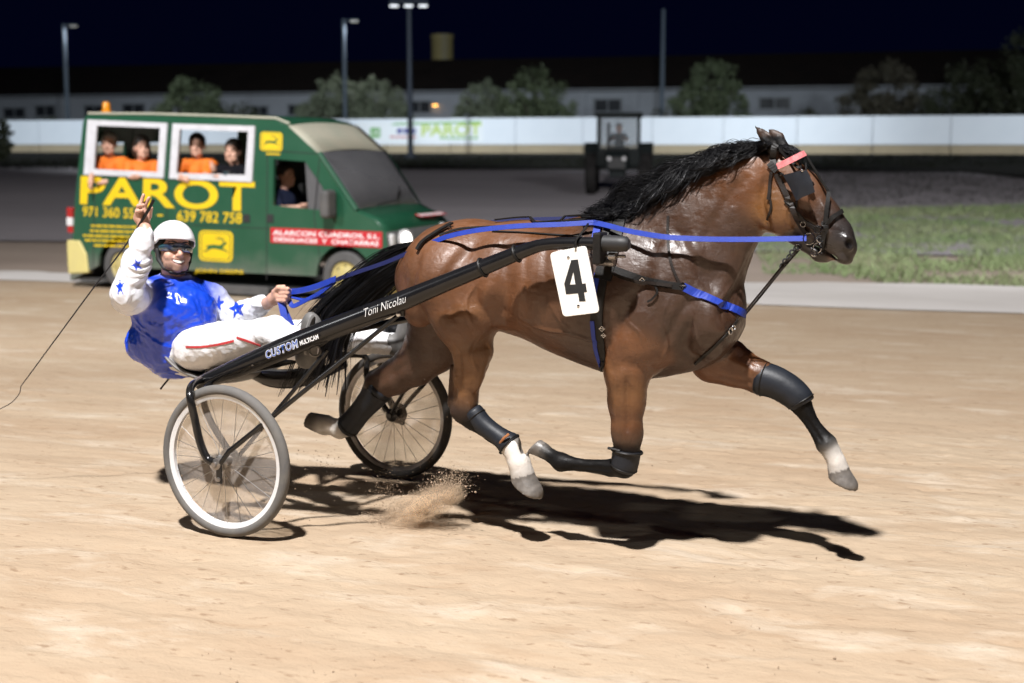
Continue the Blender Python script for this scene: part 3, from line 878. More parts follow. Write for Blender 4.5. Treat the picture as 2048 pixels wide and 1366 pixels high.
# forelock and the short hair round the ears
cl = []
for i in range(26):
    x0 = RNG.uniform(1545, 1572); w = RNG.uniform(-0.03, 0.05)
    cl.append(([hp(x0, 291, w), hp(x0 + 14, 296, w + 0.01), hp(x0 + 30, 306 + RNG.uniform(-4, 6), w + 0.015), hp(x0 + 42, 318 + RNG.uniform(-2, 10), w + 0.03)], 0.7))
hair('forelock', cl, horse, 14, 0.0015, 0.006, 8)
cl = []
for i in range(120):
    a = RNG.uniform(0, 1); w = RNG.normal(0.0, 0.03); b = RNG.normal(0, 1)
    top = 1 - a
    pts = [hp(856 - 10 * a, 484 + 14 * a, w * 0.3),
           hp(814 - 10 * top + 4 * b, 498 + 44 * a + 2 * b, w * 0.7 + 0.01),
           hp(766 - 12 * top + 4 * b, 527 + 52 * a + 4 * b, w + 0.02),
           hp(714 - 10 * top + 6 * b, 574 + 52 * a + 6 * b, w * 1.3 + 0.03),
           hp(674 - 10 * top + 10 * b, 618 + 60 * a + 8 * b, w * 1.6 + 0.04),
           hp(636 + 24 * a + 16 * b, 676 + 44 * a + 10 * b, w * 2.0 + 0.05)]
    if RNG.random() < 0.30:
        pts.append(hp(600 + 40 * a + 26 * b, 752 + 24 * abs(b), w * 2.4 + 0.05))
    cl.append((pts, RNG.uniform(0.7, 1.5)))
hair('tail', cl, horse, 22, 0.0022, 0.011, 14, 0.012)

# ------------------------------------------------------------------ harness, worn by the horse
M_leather = mat('black_leather', (0.006, 0.0055, 0.0055), rough=0.5, spec=0.3, noise=(40, (0.014, 0.013, 0.012), 0.4), bump=(180, 0.3, 0.002))
M_brown = mat('brown_leather', (0.014, 0.010, 0.008), rough=0.5, spec=0.3, bump=(180, 0.3, 0.002))
M_blue = mat('blue_webbing', (0.008, 0.028, 0.26), rough=0.5, noise=(30, (0.011, 0.040, 0.34), 0.5), bump=(260, 0.3, 0.002))
M_pink = mat('pink_browband', (0.62, 0.13, 0.15), rough=0.28, noise=(60, (0.8, 0.3, 0.3), 0.4))
M_chrome = mat('bright_steel', (0.75, 0.75, 0.76), rough=0.16, metal=1.0, noise=(25, (0.5, 0.5, 0.52), 0.5))
M_rubber = mat('dark_rubber', (0.018, 0.018, 0.019), rough=0.55, bump=(120, 0.2, 0.002))
M_boot = mat('grey_neoprene', (0.008, 0.010, 0.014), rough=0.5, spec=0.35, noise=(18, (0.015, 0.018, 0.025), 0.5), bump=[(22, 0.35, 0.006), (220, 0.25, 0.001)])
def strap(name, parent, m, pts, width, off=0.003, thick=0.003, n=6, free=None):
    """strap lying on the horse along picture points; width in metres; free = lateral offset when it hangs clear"""
    P = []; Nn = []
    for x, y in spline(pts, n):
        if free is None:
            p, nn = hit(x, y, off)
        else:
            p = hp(x, y, free); nn = np.array([0.1, -0.9, 0.35])
        P.append(p); Nn.append(nn)
    b = MB(); b.ribbon(P, Nn, width, thick)
    return b.build(name, m, parent, smooth=False)
def path3(name, parent, m, pts, width, thick=0.003, n=6, nrm=(0.1, -0.9, 0.3)):
    """strap through explicit (px, py, w) points"""
    P = [hp(*q) for q in spline(pts, n)]
    b = MB(); b.ribbon(P, [nrm] * len(P), width, thick)
    return b.build(name, m, parent)
harness = horse_frame('harness')
tag(harness, 'black and blue racing harness strapped round the bay horse', 'harness')
strap('saddle_pad', harness, M_leather, [(1238, 432), (1228, 470), (1216, 520), (1206, 560)], 0.075, 0.004, 0.014)
strap('saddle_strap', harness, M_blue, [(1206, 436), (1198, 462), (1192, 490)], 0.032, 0.024, 0.003)
strap('saddle_strap', harness, M_leather, [(1226, 434), (1214, 470), (1204, 500)], 0.030, 0.022, 0.004)
strap('girth', harness, M_leather, [(1206, 545), (1197, 600), (1194, 650), (1200, 700), (1208, 735)], 0.052, 0.004, 0.008)
strap('girth_strap', harness, M_blue, [(1196, 548), (1190, 580), (1187, 612)], 0.026, 0.014, 0.003)
strap('girth_strap', harness, M_blue, [(1186, 640), (1192, 690), (1206, 732)], 0.018, 0.014, 0.003)
strap('breast_strap', harness, M_leather, [(1204, 528), (1240, 544), (1290, 560), (1330, 569), (1368, 574)], 0.030, 0.006, 0.006)
strap('breast_strap', harness, M_brown, [(1206, 536), (1250, 558), (1300, 566), (1345, 572)], 0.014, 0.014, 0.004)
strap('breast_collar', harness, M_blue, [(1366, 573), (1400, 590), (1440, 608), (1470, 620), (1488, 628)], 0.034, 0.006, 0.005)
strap('shoulder_strap', harness, M_brown, [(1337, 432), (1336, 470), (1341, 520), (1356, 560), (1366, 574)], 0.011, 0.004, 0.003)
strap('back_strap', harness, M_leather, [(1205, 441), (1150, 445), (1100, 450), (1040, 456), (980, 458), (920, 462), (880, 474)], 0.014, 0.010, 0.004)
strap('quarter_strap', harness, M_leather, [(1165, 474), (1100, 470), (1040, 466), (985, 464)], 0.007, 0.004, 0.003)
strap('crupper_strap', harness, M_leather, [(905, 452), (880, 466), (850, 486), (838, 502)], 0.020, 0.012, 0.008)
strap('crupper_strap', harness, M_leather, [(990, 446), (1040, 441), (1100, 440), (1160, 437), (1200, 434)], 0.012, 0.012, 0.006)
strap('martingale', harness, M_leather, [(1474, 640), (1452, 668), (1420, 700), (1388, 728)], 0.014, 0.004, 0.003)
strap('loose_strap', harness, M_leather, [(1312, 570), (1316, 585), (1306, 598), (1296, 604)], 0.008, 0.010, 0.003)
b = MB()
p, n = hit(1456, 661, 0.012); b.ring(p, n, 0.014, 0.003)
p, n = hit(1462, 655, 0.014); b.ring(p, n, 0.010, 0.0025)
b.build('ring', M_chrome, harness, True)
for (x, y, r) in ((1187, 440, 0.014), (1172, 463, 0.007)):
    b = MB(); p, n = hit(x, y, 0.022); b.ring(p, (0.9, -0.4, 0.2), r, 0.0028); b.build('terret', M_chrome, harness, True)
for (x, y, s) in ((1208, 533, 0.012), (1222, 538, 0.010), (1284, 560, 0.013), (1366, 571, 0.013), (1205, 655, 0.012), (1208, 668, 0.010), (1186, 512, 0.014), (1122, 437, 0.010), (900, 458, 0.010), (1238, 430, 0.010)):
    b = MB(); p, n = hit(x, y, 0.013)
    b.ring(p, n, s, 0.0025, 4, 6); b.tube([p - np.array([s, 0, 0]), p + np.array([s, 0, 0])], 0.002, 6)
    b.build('buckle', M_chrome, harness, True)
path3('tie_down', harness, M_brown, [(1606, 488, 0.03), (1575, 520, 0.035), (1530, 575, 0.03), (1489, 625, 0.02)], 0.008)
path3('tie_down', harness, M_brown, [(1602, 496, -0.01), (1570, 532, -0.01), (1525, 588, 0.0), (1487, 634, 0.0)], 0.008)
b = MB()
for k in range(5):
    p = hp(1592 - 7 * k, 496 + 9 * k, 0.03); b.ring(p, (0.5 if k % 2 else -0.5, -0.7, 0.4), 0.011, 0.004)
b.build('twisted_link', M_rubber, harness, True)
b = MB(); b.ring(hp(1596, 494, 0.045), (0.2, -1, 0.2), 0.012, 0.0022); b.build('ring', M_chrome, harness, True)
strap('overcheck', harness, M_leather, [(1598, 322), (1586, 300), (1562, 288), (1545, 285)], 0.012, 0.006, 0.004)
path3('overcheck', harness, M_leather, [(1548, 284, 0.0), (1500, 287, 0.005), (1440, 294, 0.01), (1380, 318, 0.02)], 0.007)
b = MB(); b.tube([hp(1497, 288, 0.012), hp(1505, 286, 0.012)], 0.0035, 8); b.build('buckle', M_chrome, harness, True)

bridle = horse_frame('bridle')
tag(bridle, 'dark leather bridle with pink browband and square blinker on the horse\'s head', 'bridle')
path3('browband', bridle, M_pink, [(1555, 333, 0.108), (1572, 325, 0.108), (1590, 316, 0.092), (1602, 310, 0.065), (1609, 307, 0.03)], 0.024, 0.005, 6, (0.45, -0.8, 0.25))
strap('crown_strap', bridle, M_leather, [(1550, 336), (1546, 318), (1548, 300), (1552, 290)], 0.024, 0.006, 0.005)
strap('brow_knot', bridle, M_leather, [(1540, 328), (1548, 337), (1554, 343)], 0.026, 0.006, 0.008)
strap('throat_strap', bridle, M_brown, [(1544, 344), (1541, 380), (1538, 400)], 0.014, 0.008, 0.003)
strap('throat_strap', bridle, M_brown, [(1540, 394), (1543, 415), (1536, 440)], 0.010, 0.005, 0.003)
strap('cheek_strap', bridle, M_brown, [(1554, 348), (1572, 388), (1590, 426), (1608, 456), (1618, 470)], 0.022, 0.008, 0.005)
strap('cheek_strap', bridle, M_leather, [(1572, 400), (1598, 432), (1626, 452), (1640, 458)], 0.020, 0.005, 0.004)
strap('noseband', bridle, M_leather, [(1650, 448), (1663, 436), (1675, 428), (1681, 424)], 0.018, 0.008, 0.006)
strap('noseband', bridle, M_leather, [(1648, 444), (1650, 462), (1648, 480), (1646, 496)], 0.020, 0.008, 0.006)
path3('face_strap', bridle, M_leather, [(1610, 310, 0.025), (1626, 336, 0.032), (1642, 362, 0.034), (1656, 384, 0.040)], 0.012, 0.005, 6, (0.75, -0.5, 0.4))
path3('face_strap', bridle, M_leather, [(1657, 384, 0.042), (1655, 404, 0.062), (1652, 426, 0.074), (1650, 446, 0.080)], 0.016, 0.004, 6, (0.4, -0.9, 0.1))
# blinker: a cupped square of stiff leather standing off the eye
bp = [(1566, 350), (1598, 342), (1614, 340), (1624, 362), (1630, 384), (1606, 394), (1593, 402), (1582, 380)]
front = []; back = []
for i, (x, y) in enumerate(bp):
    p, n = hit(x, y, 0.0)
    w = 0.115 + (0.030 if x > 1590 else 0.0)
    front.append(hp(x, y, w)); back.append(hp(x, y, w - 0.005))
c = np.mean(front, 0) + np.array([0, -0.014, 0]); c2 = c + np.array([0, 0.006, 0])
b = MB(); n = len(bp)
vs = [c] + front + back + [c2]
fs = [(0, 1 + i, 1 + (i + 1) % n) for i in range(n)] + [(1 + i, 1 + n + i, 1 + n + (i + 1) % n, 1 + (i + 1) % n) for i in range(n)] + [(2 * n + 1, 1 + n + (i + 1) % n, 1 + n + i) for i in range(n)]
b.add(vs, fs); bl = b.build('blinker', M_boot, bridle, True)
for p_, q_, r_ in ((hp(1566, 350, 0.11), hp(1560, 346, 0.09), 0.006), (hp(1612, 342, 0.14), hp(1612, 326, 0.095), 0.003), (hp(1593, 402, 0.115), hp(1593, 415, 0.085), 0.005)):
    b = MB(); b.tube([p_, q_], r_, 6); b.build('blinker_stay', M_leather, bl, True)
b = MB(); b.lathe(hp(1604, 341, 0.145), (0, -1, 0), [(0, 0.007), (0.004, 0.005), (0.006, 0.001)], 10); b.build('stud', M_chrome, bridle, True)
for (x, y, w, r, t, ax) in ((1618, 477, 0.085, 0.023, 0.0030, (0.25, -1, 0.2)), (1636, 459, 0.080, 0.015, 0.0026, (0.1, -1, 0.1)), (1606, 449, 0.088, 0.010, 0.0024, (0.2, -1, 0)),
                            (1634, 496, 0.075, 0.020, 0.0026, (-0.4, -1, 0.1)), (1640, 478, 0.078, 0.014, 0.0026, (0.6, -0.7, 0.3)), (1651, 446, 0.075, 0.010, 0.0026, (0.3, -1, 0.1)), (1628, 507, 0.06, 0.012, 0.002, (0.6, -1, 0.5))):
    b = MB(); b.ring(hp(x, y, w), ax, r, t); b.build('bit_ring', M_chrome, bridle, True)
b = MB(); b.tube([hp(1634, 480, 0.082), hp(1640, 484, 0.0), hp(1646, 484, -0.075)], 0.006, 8); b.build('bit', M_chrome, bridle, True)

# ------------------------------------------------------------------ reins
reins = horse_frame('reins')
tag(reins, 'long blue reins running from the bit to the driver\'s hand', 'reins')
path3('near_rein', reins, M_blue, [(1613, 477, 0.085), (1560, 478, 0.10), (1480, 479, 0.15), (1400, 478, 0.21), (1330, 474, 0.245), (1262, 463, 0.225), (1215, 451, 0.20), (1187, 445, 0.185)], 0.022, 0.003, 8)
path3('near_rein', reins, M_blue, [(1187, 445, 0.185), (1120, 449, 0.22), (1040, 452, 0.25), (960, 460, 0.265), (900, 472, 0.26), (860, 487, 0.24), (832, 499, 0.22)], 0.022, 0.003, 8)
M_navy = mat('navy_webbing', (0.008, 0.012, 0.07), rough=0.5, bump=(260, 0.3, 0.002))
path3('rein_handpart', reins, M_navy, [(832, 499, 0.22), (780, 522, 0.18), (720, 543, 0.12), (672, 560, 0.06)], 0.020, 0.004, 6)
path3('rein_handpart', reins, M_blue, [(672, 558, 0.06), (630, 574, 0.0), (598, 582, -0.04), (568, 584, -0.06)], 0.030, 0.004, 6)
path3('rein_loop', reins, M_blue, [(672, 562, 0.05), (640, 586, 0.02), (606, 604, -0.02), (586, 612, -0.03), (578, 600, -0.05)], 0.024, 0.004, 6, (0.2, -0.8, 0.5))
path3('rein_loop', reins, M_blue, [(678, 582, 0.02), (640, 594, 0.0), (610, 600, -0.03), (584, 594, -0.05), (566, 588, -0.06)], 0.018, 0.004, 6, (0.0, -0.6, 0.8))
path3('rein_tail', reins, M_blue, [(560, 594, -0.04), (566, 620, -0.02), (573, 650, 0.0), (581, 676, 0.02)], 0.034, 0.004, 6, (0.3, -0.9, 0.1))
path3('rein_tail', reins, M_blue, [(564, 594, -0.06), (572, 622, -0.05), (584, 650, -0.04), (592, 670, -0.03)], 0.024, 0.004, 6, (0.3, -0.9, 0.1))
path3('far_rein', reins, M_navy, [(1195, 437, -0.16), (1050, 440, -0.2), (930, 452, -0.2), (850, 480, -0.16), (760, 524, -0.1), (672, 560, -0.06)], 0.020, 0.003, 8)

# ------------------------------------------------------------------ number plate
M_plate = mat('white_plate', (0.80, 0.78, 0.74), rough=0.45, noise=(6, (0.74, 0.70, 0.63), 0.35))
M_ink = mat('black_ink', (0.012, 0.012, 0.013), rough=0.5, noise=(50, (0.018, 0.018, 0.018), 0.5))
plate = horse_frame('number_plate')
tag(plate, 'white plate with a black number 4 hanging on the horse\'s side', 'number plate')
def PW(x, y): return 0.432 + 0.0002 * (y - 560)
def rounded(poly, r=9, n=5):
    out = []; m = len(poly)
    for i in range(m):
        p0, p1, p2 = (np.array(poly[(i + j) % m], float) for j in (-1, 0, 1))
        a = p1 + (p0 - p1) / np.linalg.norm(p0 - p1) * r; c = p1 + (p2 - p1) / np.linalg.norm(p2 - p1) * r
        for k in range(n + 1):
            t = k / n; out.append((1 - t) ** 2 * a + 2 * t * (1 - t) * p1 + t * t * c)
    return out
b = MB(); b.prism([hp(x, y, PW(x, y)) for x, y in rounded([(1099, 506), (1172, 491), (1199, 625), (1126, 634)])], (0, 0.006, 0))
b.build('plate', M_plate, plate, False, 0.0015)
Z4 = lambda x, y: (x / 4.555 + 1080, y / 4.555 + 420)
four = [[(285, 455), (345, 450), (358, 523), (303, 565), (272, 680), (278, 764), (237, 768), (220, 672)], [(358, 523), (385, 672), (322, 677), (303, 565)], [(385, 672), (415, 668), (428, 745), (400, 748), (415, 830), (358, 833), (345, 758), (278, 764), (272, 680), (322, 677)]]
b = MB()
for q in four:
    b.prism([hp(*Z4(x, y), PW(*Z4(x, y)) + 0.0015) for x, y in q], (0, 0.001, 0))
b.build('numeral', M_ink, plate)
for x, y in ((1137, 515), (1157, 612)):
    b = MB(); b.lathe(hp(x, y, PW(x, y)), (0, -1, 0), [(0, 0.0075), (0.003, 0.006), (0.0045, 0.002)], 12); b.build('rivet', M_chrome, plate, True)
b = MB(); b.tube([hp(1150, 494, 0.428), hp(1152, 480, 0.425), hp(1172, 455, 0.36), hp(1176, 448, 0.25)], 0.005, 6); b.build('hanger', M_leather, plate, True)

# ------------------------------------------------------------------ leg boots
def leg_boot(label, pts, w, extra=0.008, group='protective boots on the horse\'s legs'):
    """sleeve round a leg: pts = (px, py, r_px)"""
    t = horse_frame('leg_boot'); tag(t, label, 'leg boot', group)
    P = spline([(p[0], p[1], p[2]) for p in pts], 5)
    q = [hp(p[0], p[1], w) for p in P]
    r = [p[2] * mpp(q[0]) + extra for p in P]
    r = [r[0] * 0.93] + r[1:-1] + [r[-1] * 0.93]
    b = MB(); b.tube(q, r, 18, False)
    o = b.build('sleeve', M_boot, t, True)
    m = o.modifiers.new('solid', 'SOLIDIFY'); m.thickness = 0.006; m.offset = -1
    for k in (2, len(q) - 4):
        b = MB(); b.ring(q[k], q[k + 1] - q[k - 1], r[k] + 0.001, 0.003, 24, 6); b.build('binding', M_leather, o, True)
    return t, q, r
t, q, r = leg_boot('long grey boot on the horse\'s trailing far hind leg', [(764, 772, 27), (745, 795, 24), (722, 822, 20), (702, 846, 21), (692, 856, 21)], -0.15)
t, q, r = leg_boot('grey shin boot on the near hind leg above the white hoof', [(944, 822, 19), (965, 848, 18), (988, 866, 17), (1004, 877, 18), (1016, 886, 22), (1020, 890, 24)], 0.165, 0.006)
b = MB(); b.tube([hp(1000, 886, 0.21), hp(1008, 876, 0.225), hp(1018, 868, 0.215)], 0.006, 6); b.build('strap', mat('tan_strap', (0.42, 0.17, 0.06), rough=0.5, noise=(40, (0.3, 0.12, 0.05), 0.4)), t, True)
t, q, r = leg_boot('smooth grey knee boot on the outstretched far foreleg', [(1516, 755, 31), (1548, 764, 29), (1578, 780, 27), (1598, 798, 25), (1606, 810, 21)], -0.14, 0.009)
t, q, r = leg_boot('black strapped knee boot on the folded near foreleg', [(1254, 898, 27), (1252, 912, 27), (1249, 930, 26), (1246, 940, 23)], 0.165, 0.004)
b = MB(); b.ring(hp(1254, 902, 0.165), (0.1, 0.05, 1), 0.066, 0.006); b.tube([hp(1240, 902, 0.225), hp(1226, 898, 0.228), hp(1216, 896, 0.225)], 0.006, 6); b.build('strap', M_leather, t, True)

# ================================================================== THE SULKY
M_shaft = mat('black_lacquer', (0.006, 0.006, 0.007), rough=0.22, spec=0.5, coat=0.0, noise=(9, (0.010, 0.010, 0.011), 0.4), bump=(90, 0.05, 0.001))
M_tube = mat('black_steel', (0.006, 0.006, 0.007), rough=0.22, spec=0.5, coat=0.0, noise=(14, (0.014, 0.013, 0.012), 0.35))
M_tyre = mat('grey_tyre', (0.10, 0.098, 0.098), rough=0.85, noise=(14, (0.15, 0.14, 0.125), 0.5), bump=(160, 0.4, 0.002))
M_tyre2 = mat('black_tyre', (0.018, 0.017, 0.017), rough=0.8, noise=(14, (0.05, 0.043, 0.036), 0.5), bump=(160, 0.4, 0.002))
M_rim = mat('silver_rim', (0.74, 0.75, 0.77), rough=0.32, metal=0.1, noise=(6, (0.68, 0.68, 0.68), 0.4))
M_alu = mat('dull_alloy', (0.38, 0.37, 0.36), rough=0.35, metal=0.85, noise=(40, (0.25, 0.22, 0.2), 0.5))
M_spoke = mat('steel_spoke', (0.40, 0.40, 0.41), rough=0.3, metal=0.9, noise=(60, (0.3, 0.28, 0.26), 0.5))
M_seat = mat('grey_seat_shell', (0.17, 0.165, 0.16), rough=0.42, noise=(12, (0.11, 0.105, 0.10), 0.5))
M_greyfoot = mat('grey_rubber', (0.20, 0.195, 0.19), rough=0.6, noise=(30, (0.13, 0.125, 0.12), 0.5), bump=(140, 0.3, 0.002))
M_lwhite = mat('white_print', (0.85, 0.85, 0.85), rough=0.4, noise=(60, (0.75, 0.75, 0.76), 0.5))
M_lblue = mat('blue_print', (0.03, 0.10, 0.42), rough=0.4, noise=(60, (0.04, 0.13, 0.5), 0.5))
def disc_mat():
    m = bpy.data.materials.new('clear_disc'); m.use_nodes = True
    nt = m.node_tree; N = nt.nodes; L = nt.links
    for n in list(N): N.remove(n)
    out = N.new('ShaderNodeOutputMaterial'); tr = N.new('ShaderNodeBsdfTransparent'); tr.inputs[0].default_value = (0.96, 0.95, 0.93, 1)
    gl = N.new('ShaderNodeBsdfPrincipled'); gl.inputs['Base Color'].default_value = (0.50, 0.45, 0.41, 1); gl.inputs['Roughness'].default_value = 0.35
    tc = N.new('ShaderNodeTexCoord'); nz = N.new('ShaderNodeTexNoise'); nz.inputs['Scale'].default_value = 7; nz.inputs['Detail'].default_value = 5
    L.new(tc.outputs['Object'], nz.inputs['Vector'])
    mr = N.new('ShaderNodeMapRange'); mr.inputs[1].default_value = 0.35; mr.inputs[2].default_value = 0.75; mr.inputs[3].default_value = 0.14; mr.inputs[4].default_value = 0.36
    L.new(nz.outputs['Fac'], mr.inputs[0])
    mx = N.new('ShaderNodeMixShader'); L.new(mr.outputs[0], mx.inputs[0]); L.new(tr.outputs[0], mx.inputs[1]); L.new(gl.outputs[0], mx.inputs[2])
    L.new(mx.outputs[0], out.inputs['Surface'])
    return m
M_disc = disc_mat()
sulky = horse_frame('sulky')
tag(sulky, 'black two-wheeled racing sulky harnessed behind the bay horse', 'sulky')
SW = 0.675
def text_mesh(txt, size, parent, m, place, bold=0.0, shear=0.0, depth=0.0006, name='lettering', space=1.0, xscale=1.0, fit=None):
    """flat lettering; place maps (u, v) in metres along/up the line to a point"""
    cu = bpy.data.curves.new(name, 'FONT'); cu.body = txt; cu.size = size; cu.offset = bold; cu.shear = shear; cu.space_character = space
    cu.resolution_u = 6
    to = bpy.data.objects.new(name, cu); COL.objects.link(to)
    dg = bpy.context.evaluated_depsgraph_get()
    me = bpy.data.meshes.new_from_object(to.evaluated_get(dg))
    ref = me
    if bold:                                  # size the line by its plain outline, so bold and plain copies register
        cu.offset = 0.0; dg = bpy.context.evaluated_depsgraph_get(); dg.update()
        ref = bpy.data.meshes.new_from_object(to.evaluated_get(dg))
    rc = np.zeros(len(ref.vertices) * 3); ref.vertices.foreach_get('co', rc); rc = rc.reshape(-1, 3)
    bpy.data.objects.remove(to)
    co = np.zeros(len(me.vertices) * 3); me.vertices.foreach_get('co', co); co = co.reshape(-1, 3)
    if fit is not None:                       # stretch to a given width (and height)
        w = rc[:, 0].max() - rc[:, 0].min(); co[:, 0] = (co[:, 0] - rc[:, 0].min()) * fit[0] / w
        if len(fit) > 1:
            h = rc[:, 1].max() - rc[:, 1].min(); co[:, 1] = (co[:, 1] - rc[:, 1].min()) * fit[1] / h
    co[:, 0] *= xscale
    new = np.array([place(c[0], c[1]) for c in co])
    me.vertices.foreach_set('co', new.ravel()); me.update()
    me.name = name; me.materials.append(m)
    return link(bpy.data.objects.new(name, me), parent)
def both(f):
    f(1); f(-1)
def mir(p, s):
    p = np.array(p, float).copy(); p[1] *= s
    if s < 0: p[0] += 0.09              # the far side runs a little ahead
    return p
SHAFT = spline([(398, 768, 0.50), (470, 738, 0.49), (560, 700, 0.475), (640, 667, 0.462), (760, 620, 0.445), (900, 562, 0.42), (1000, 521, 0.405), (1050, 501, 0.398), (1085, 490, 0.393), (1130, 487, 0.388), (1190, 487, 0.38), (1246, 488, 0.372)], 5)
SRAD = np.interp(np.linspace(0, 1, len(SHAFT)), np.linspace(0, 1, 12), [14, 19, 22, 22, 21, 18, 16, 14, 12.5, 12.5, 13, 13])
SP3 = [hp(*q) for q in SHAFT]
for s in (1, -1):
    b = MB(); b.tube([mir(p, s) for p in SP3], [r * mpp(p) for r, p in zip(SRAD, SP3)], 18)
    sh = b.build('shaft', M_shaft, sulky, True)
    b = MB(); e = mir(SP3[-1], s); b.lathe(e + np.array([-0.115, 0, 0]), (1, 0, 0.0), [(0, 0.031), (0.002, 0.034), (0.10, 0.034), (0.13, 0.031), (0.142, 0.020)], 18); b.build('shaft_end', M_rubber, sh, True)
    b = MB(); b.lathe(e + np.array([0.005, 0, 0]), (1, 0, 0), [(0, 0.018), (0.012, 0.016), (0.014, 0.006)], 10); b.build('end_bolt', M_chrome, sh, True)
    b = MB()
    for dz, l, r in ((-0.052, 0.16, 0.007), (-0.080, 0.10, 0.016)):
        b.tube([e + np.array([-0.125, 0.02 * s, dz]), e + np.array([-0.125 + l * 0.8, 0.02 * s, dz])], r, 8)
    b.tube([e + np.array([-0.06, 0, -0.052]), e + np.array([-0.03, 0, -0.052])], 0.016, 10)
    b.build('quick_hitch', M_alu, sh, True)
    b = MB(); b.box(e + np.array([-0.100, -0.003 * s, -0.020]), (0.034, 0.085, 0.13)); b.build('hitch_strap', M_leather, sh, False, 0.006)
    for k in (28, 33):
        p = mir(SP3[k], s); t = mir(SP3[k + 1], s) - mir(SP3[k - 1], s)
        b = MB(); b.ring(p, t, SRAD[k] * mpp(SP3[k]) + 0.004, 0.006); b.build('strap', M_leather, sh, True)
def wheel(s):
    c = np.array([0.0 if s > 0 else 0.09, -SW * s, 0.355 if s > 0 else 0.335])
    we = bpy.data.objects.new('wheel', None)
    b = MB(); b.ring((0, 0, 0), (0, 1, 0), 0.330, 0.0245, 72, 12)
    hub = MB(); hub.lathe((0, -0.055, 0), (0, 1, 0), [(0, 0.012), (0.012, 0.012), (0.014, 0.022), (0.022, 0.036), (0.026, 0.022), (0.084, 0.022), (0.088, 0.036), (0.096, 0.022), (0.098, 0.012), (0.11, 0.012)], 20)
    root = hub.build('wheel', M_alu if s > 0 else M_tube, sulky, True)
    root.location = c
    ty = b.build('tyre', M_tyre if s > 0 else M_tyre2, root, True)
    b = MB()
    prof = [(-0.010, 0.291), (-0.013, 0.300), (-0.016, 0.314), (0.016, 0.314), (0.013, 0.300), (0.010, 0.291)]
    n = 72; vs = []; fs = []
    for (h, r) in prof:
        for i in range(n):
            th = 2 * math.pi * i / n; vs.append((r * math.cos(th), h, r * math.sin(th)))
    m = len(prof)
    for j in range(m):
        for i in range(n):
            fs.append((j * n + i, j * n + (i + 1) % n, ((j + 1) % m) * n + (i + 1) % n, ((j + 1) % m) * n + i))
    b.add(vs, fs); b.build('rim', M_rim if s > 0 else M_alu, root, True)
    b = MB(); b.ring((0, -0.006, 0), (0, 1, 0), 0.316, 0.008, 72, 6); b.build('rim_band', M_tyre2, root, True)
    sp = None
    for i in range(24):
        th = 2 * math.pi * i / 24; side = 0.030 if i % 2 else -0.030
        th2 = th + (0.42 if (i // 2) % 2 else -0.42)
        if sp is None:
            b = MB(); b.tube([(0, 0, 0), (1, 0, 0)], 0.0013, 5); sp = b.build('spoke', M_spoke, root); o = sp
        else:
            o = sp.copy(); COL.objects.link(o); o.parent = root
        a = Vector((0.034 * math.cos(th2), side, 0.034 * math.sin(th2))); e = Vector((0.290 * math.cos(th), 0, 0.290 * math.sin(th)))
        o.location = a; d = e - a
        o.rotation_euler = Vector((1, 0, 0)).rotation_difference(d).to_euler(); o.scale = (d.length, 1, 1)
    b = MB(); b.lathe((0, 0.018, 0), (0, 1, 0), [(0, 0.292), (0.0015, 0.292)], 64); b.build('wheel_disc', M_disc, root)
    b = MB(); b.lathe((0, 0.034, 0), (0, 1, 0), [(0, 0.058), (0.003, 0.058)], 32); b.build('hub_disc', M_alu, root)
    return root
wheel(1); wheel(-1)
FW = SW + 0.062; FI = SW - 0.062
for s in (1, -1):
    b = MB(); path = spline([hp(452, 746, 0.49), hp(408, 758, 0.52), hp(385, 770, 0.66), hp(380, 792, FW), hp(390, 840, FW), hp(400, 884, FW), hp(414, 916, FW), np.array([-0.015, -FW, 0.362])], 6)
    b.tube([mir(p, s) for p in path], 0.0185, 12); fk = b.build('fork', M_tube, sulky, True)
    b = MB(); path = spline([hp(420, 768, 0.52), hp(406, 790, FI + 0.02), hp(420, 840, FI), np.array([-0.01, -FI, 0.365])], 6)
    b.tube([mir(p, s) for p in path], 0.016, 10); b.build('fork_leg', M_tube, fk, True)
    b = MB(); b.lathe((0.0 if s > 0 else 0.09, -(FW - 0.02) * s if s > 0 else (FW - 0.02), 0.355), (0, -1 * s, 0), [(0, 0.026), (0.03, 0.026), (0.034, 0.014), (0.046, 0.012)], 14); b.build('axle_nut', M_alu, fk, True)
    b = MB(); b.box((0.012 + (0 if s > 0 else 0.09), -FW * s, 0.315), (0.03, 0.012, 0.10)); b.build('dropout', M_tube, fk, False, 0.004)
    b = MB(); b.lathe((0.012 + (0 if s > 0 else 0.09), -(FW + 0.006) * s, 0.285), (0, -1 * s, 0), [(0, 0.011), (0.005, 0.011), (0.007, 0.004)], 10); b.build('bolt', M_alu, fk, True)
    top = hp(800, 628, 0.44)
    b = MB(); b.tube([mir(np.array([0.02, -FW, 0.36]), s), mir(np.array([0.07, -FW, 0.42]), s), mir(top, s)], [0.011, 0.012, 0.010], 10); st = b.build('stay', M_tube, sulky, True)
    b = MB(); b.box(mir(top + np.array([0.0, 0, 0.02]), s), (0.05, 0.02, 0.06)); b.build('stay_bracket', M_tube, st, False, 0.006)
    b = MB(); b.lathe(mir(top + np.array([0, -0.012, 0.0]), s), (0, -1 * s, 0), [(0, 0.012), (0.006, 0.01), (0.007, 0.003)], 10); b.build('bolt', M_chrome, st, True)
    b = MB(); b.tube([mir(np.array([0.02, -FI, 0.36]), s), mir(hp(655, 700, 0.455), s)], 0.010, 10); b.build('stay', M_tube, sulky, True)
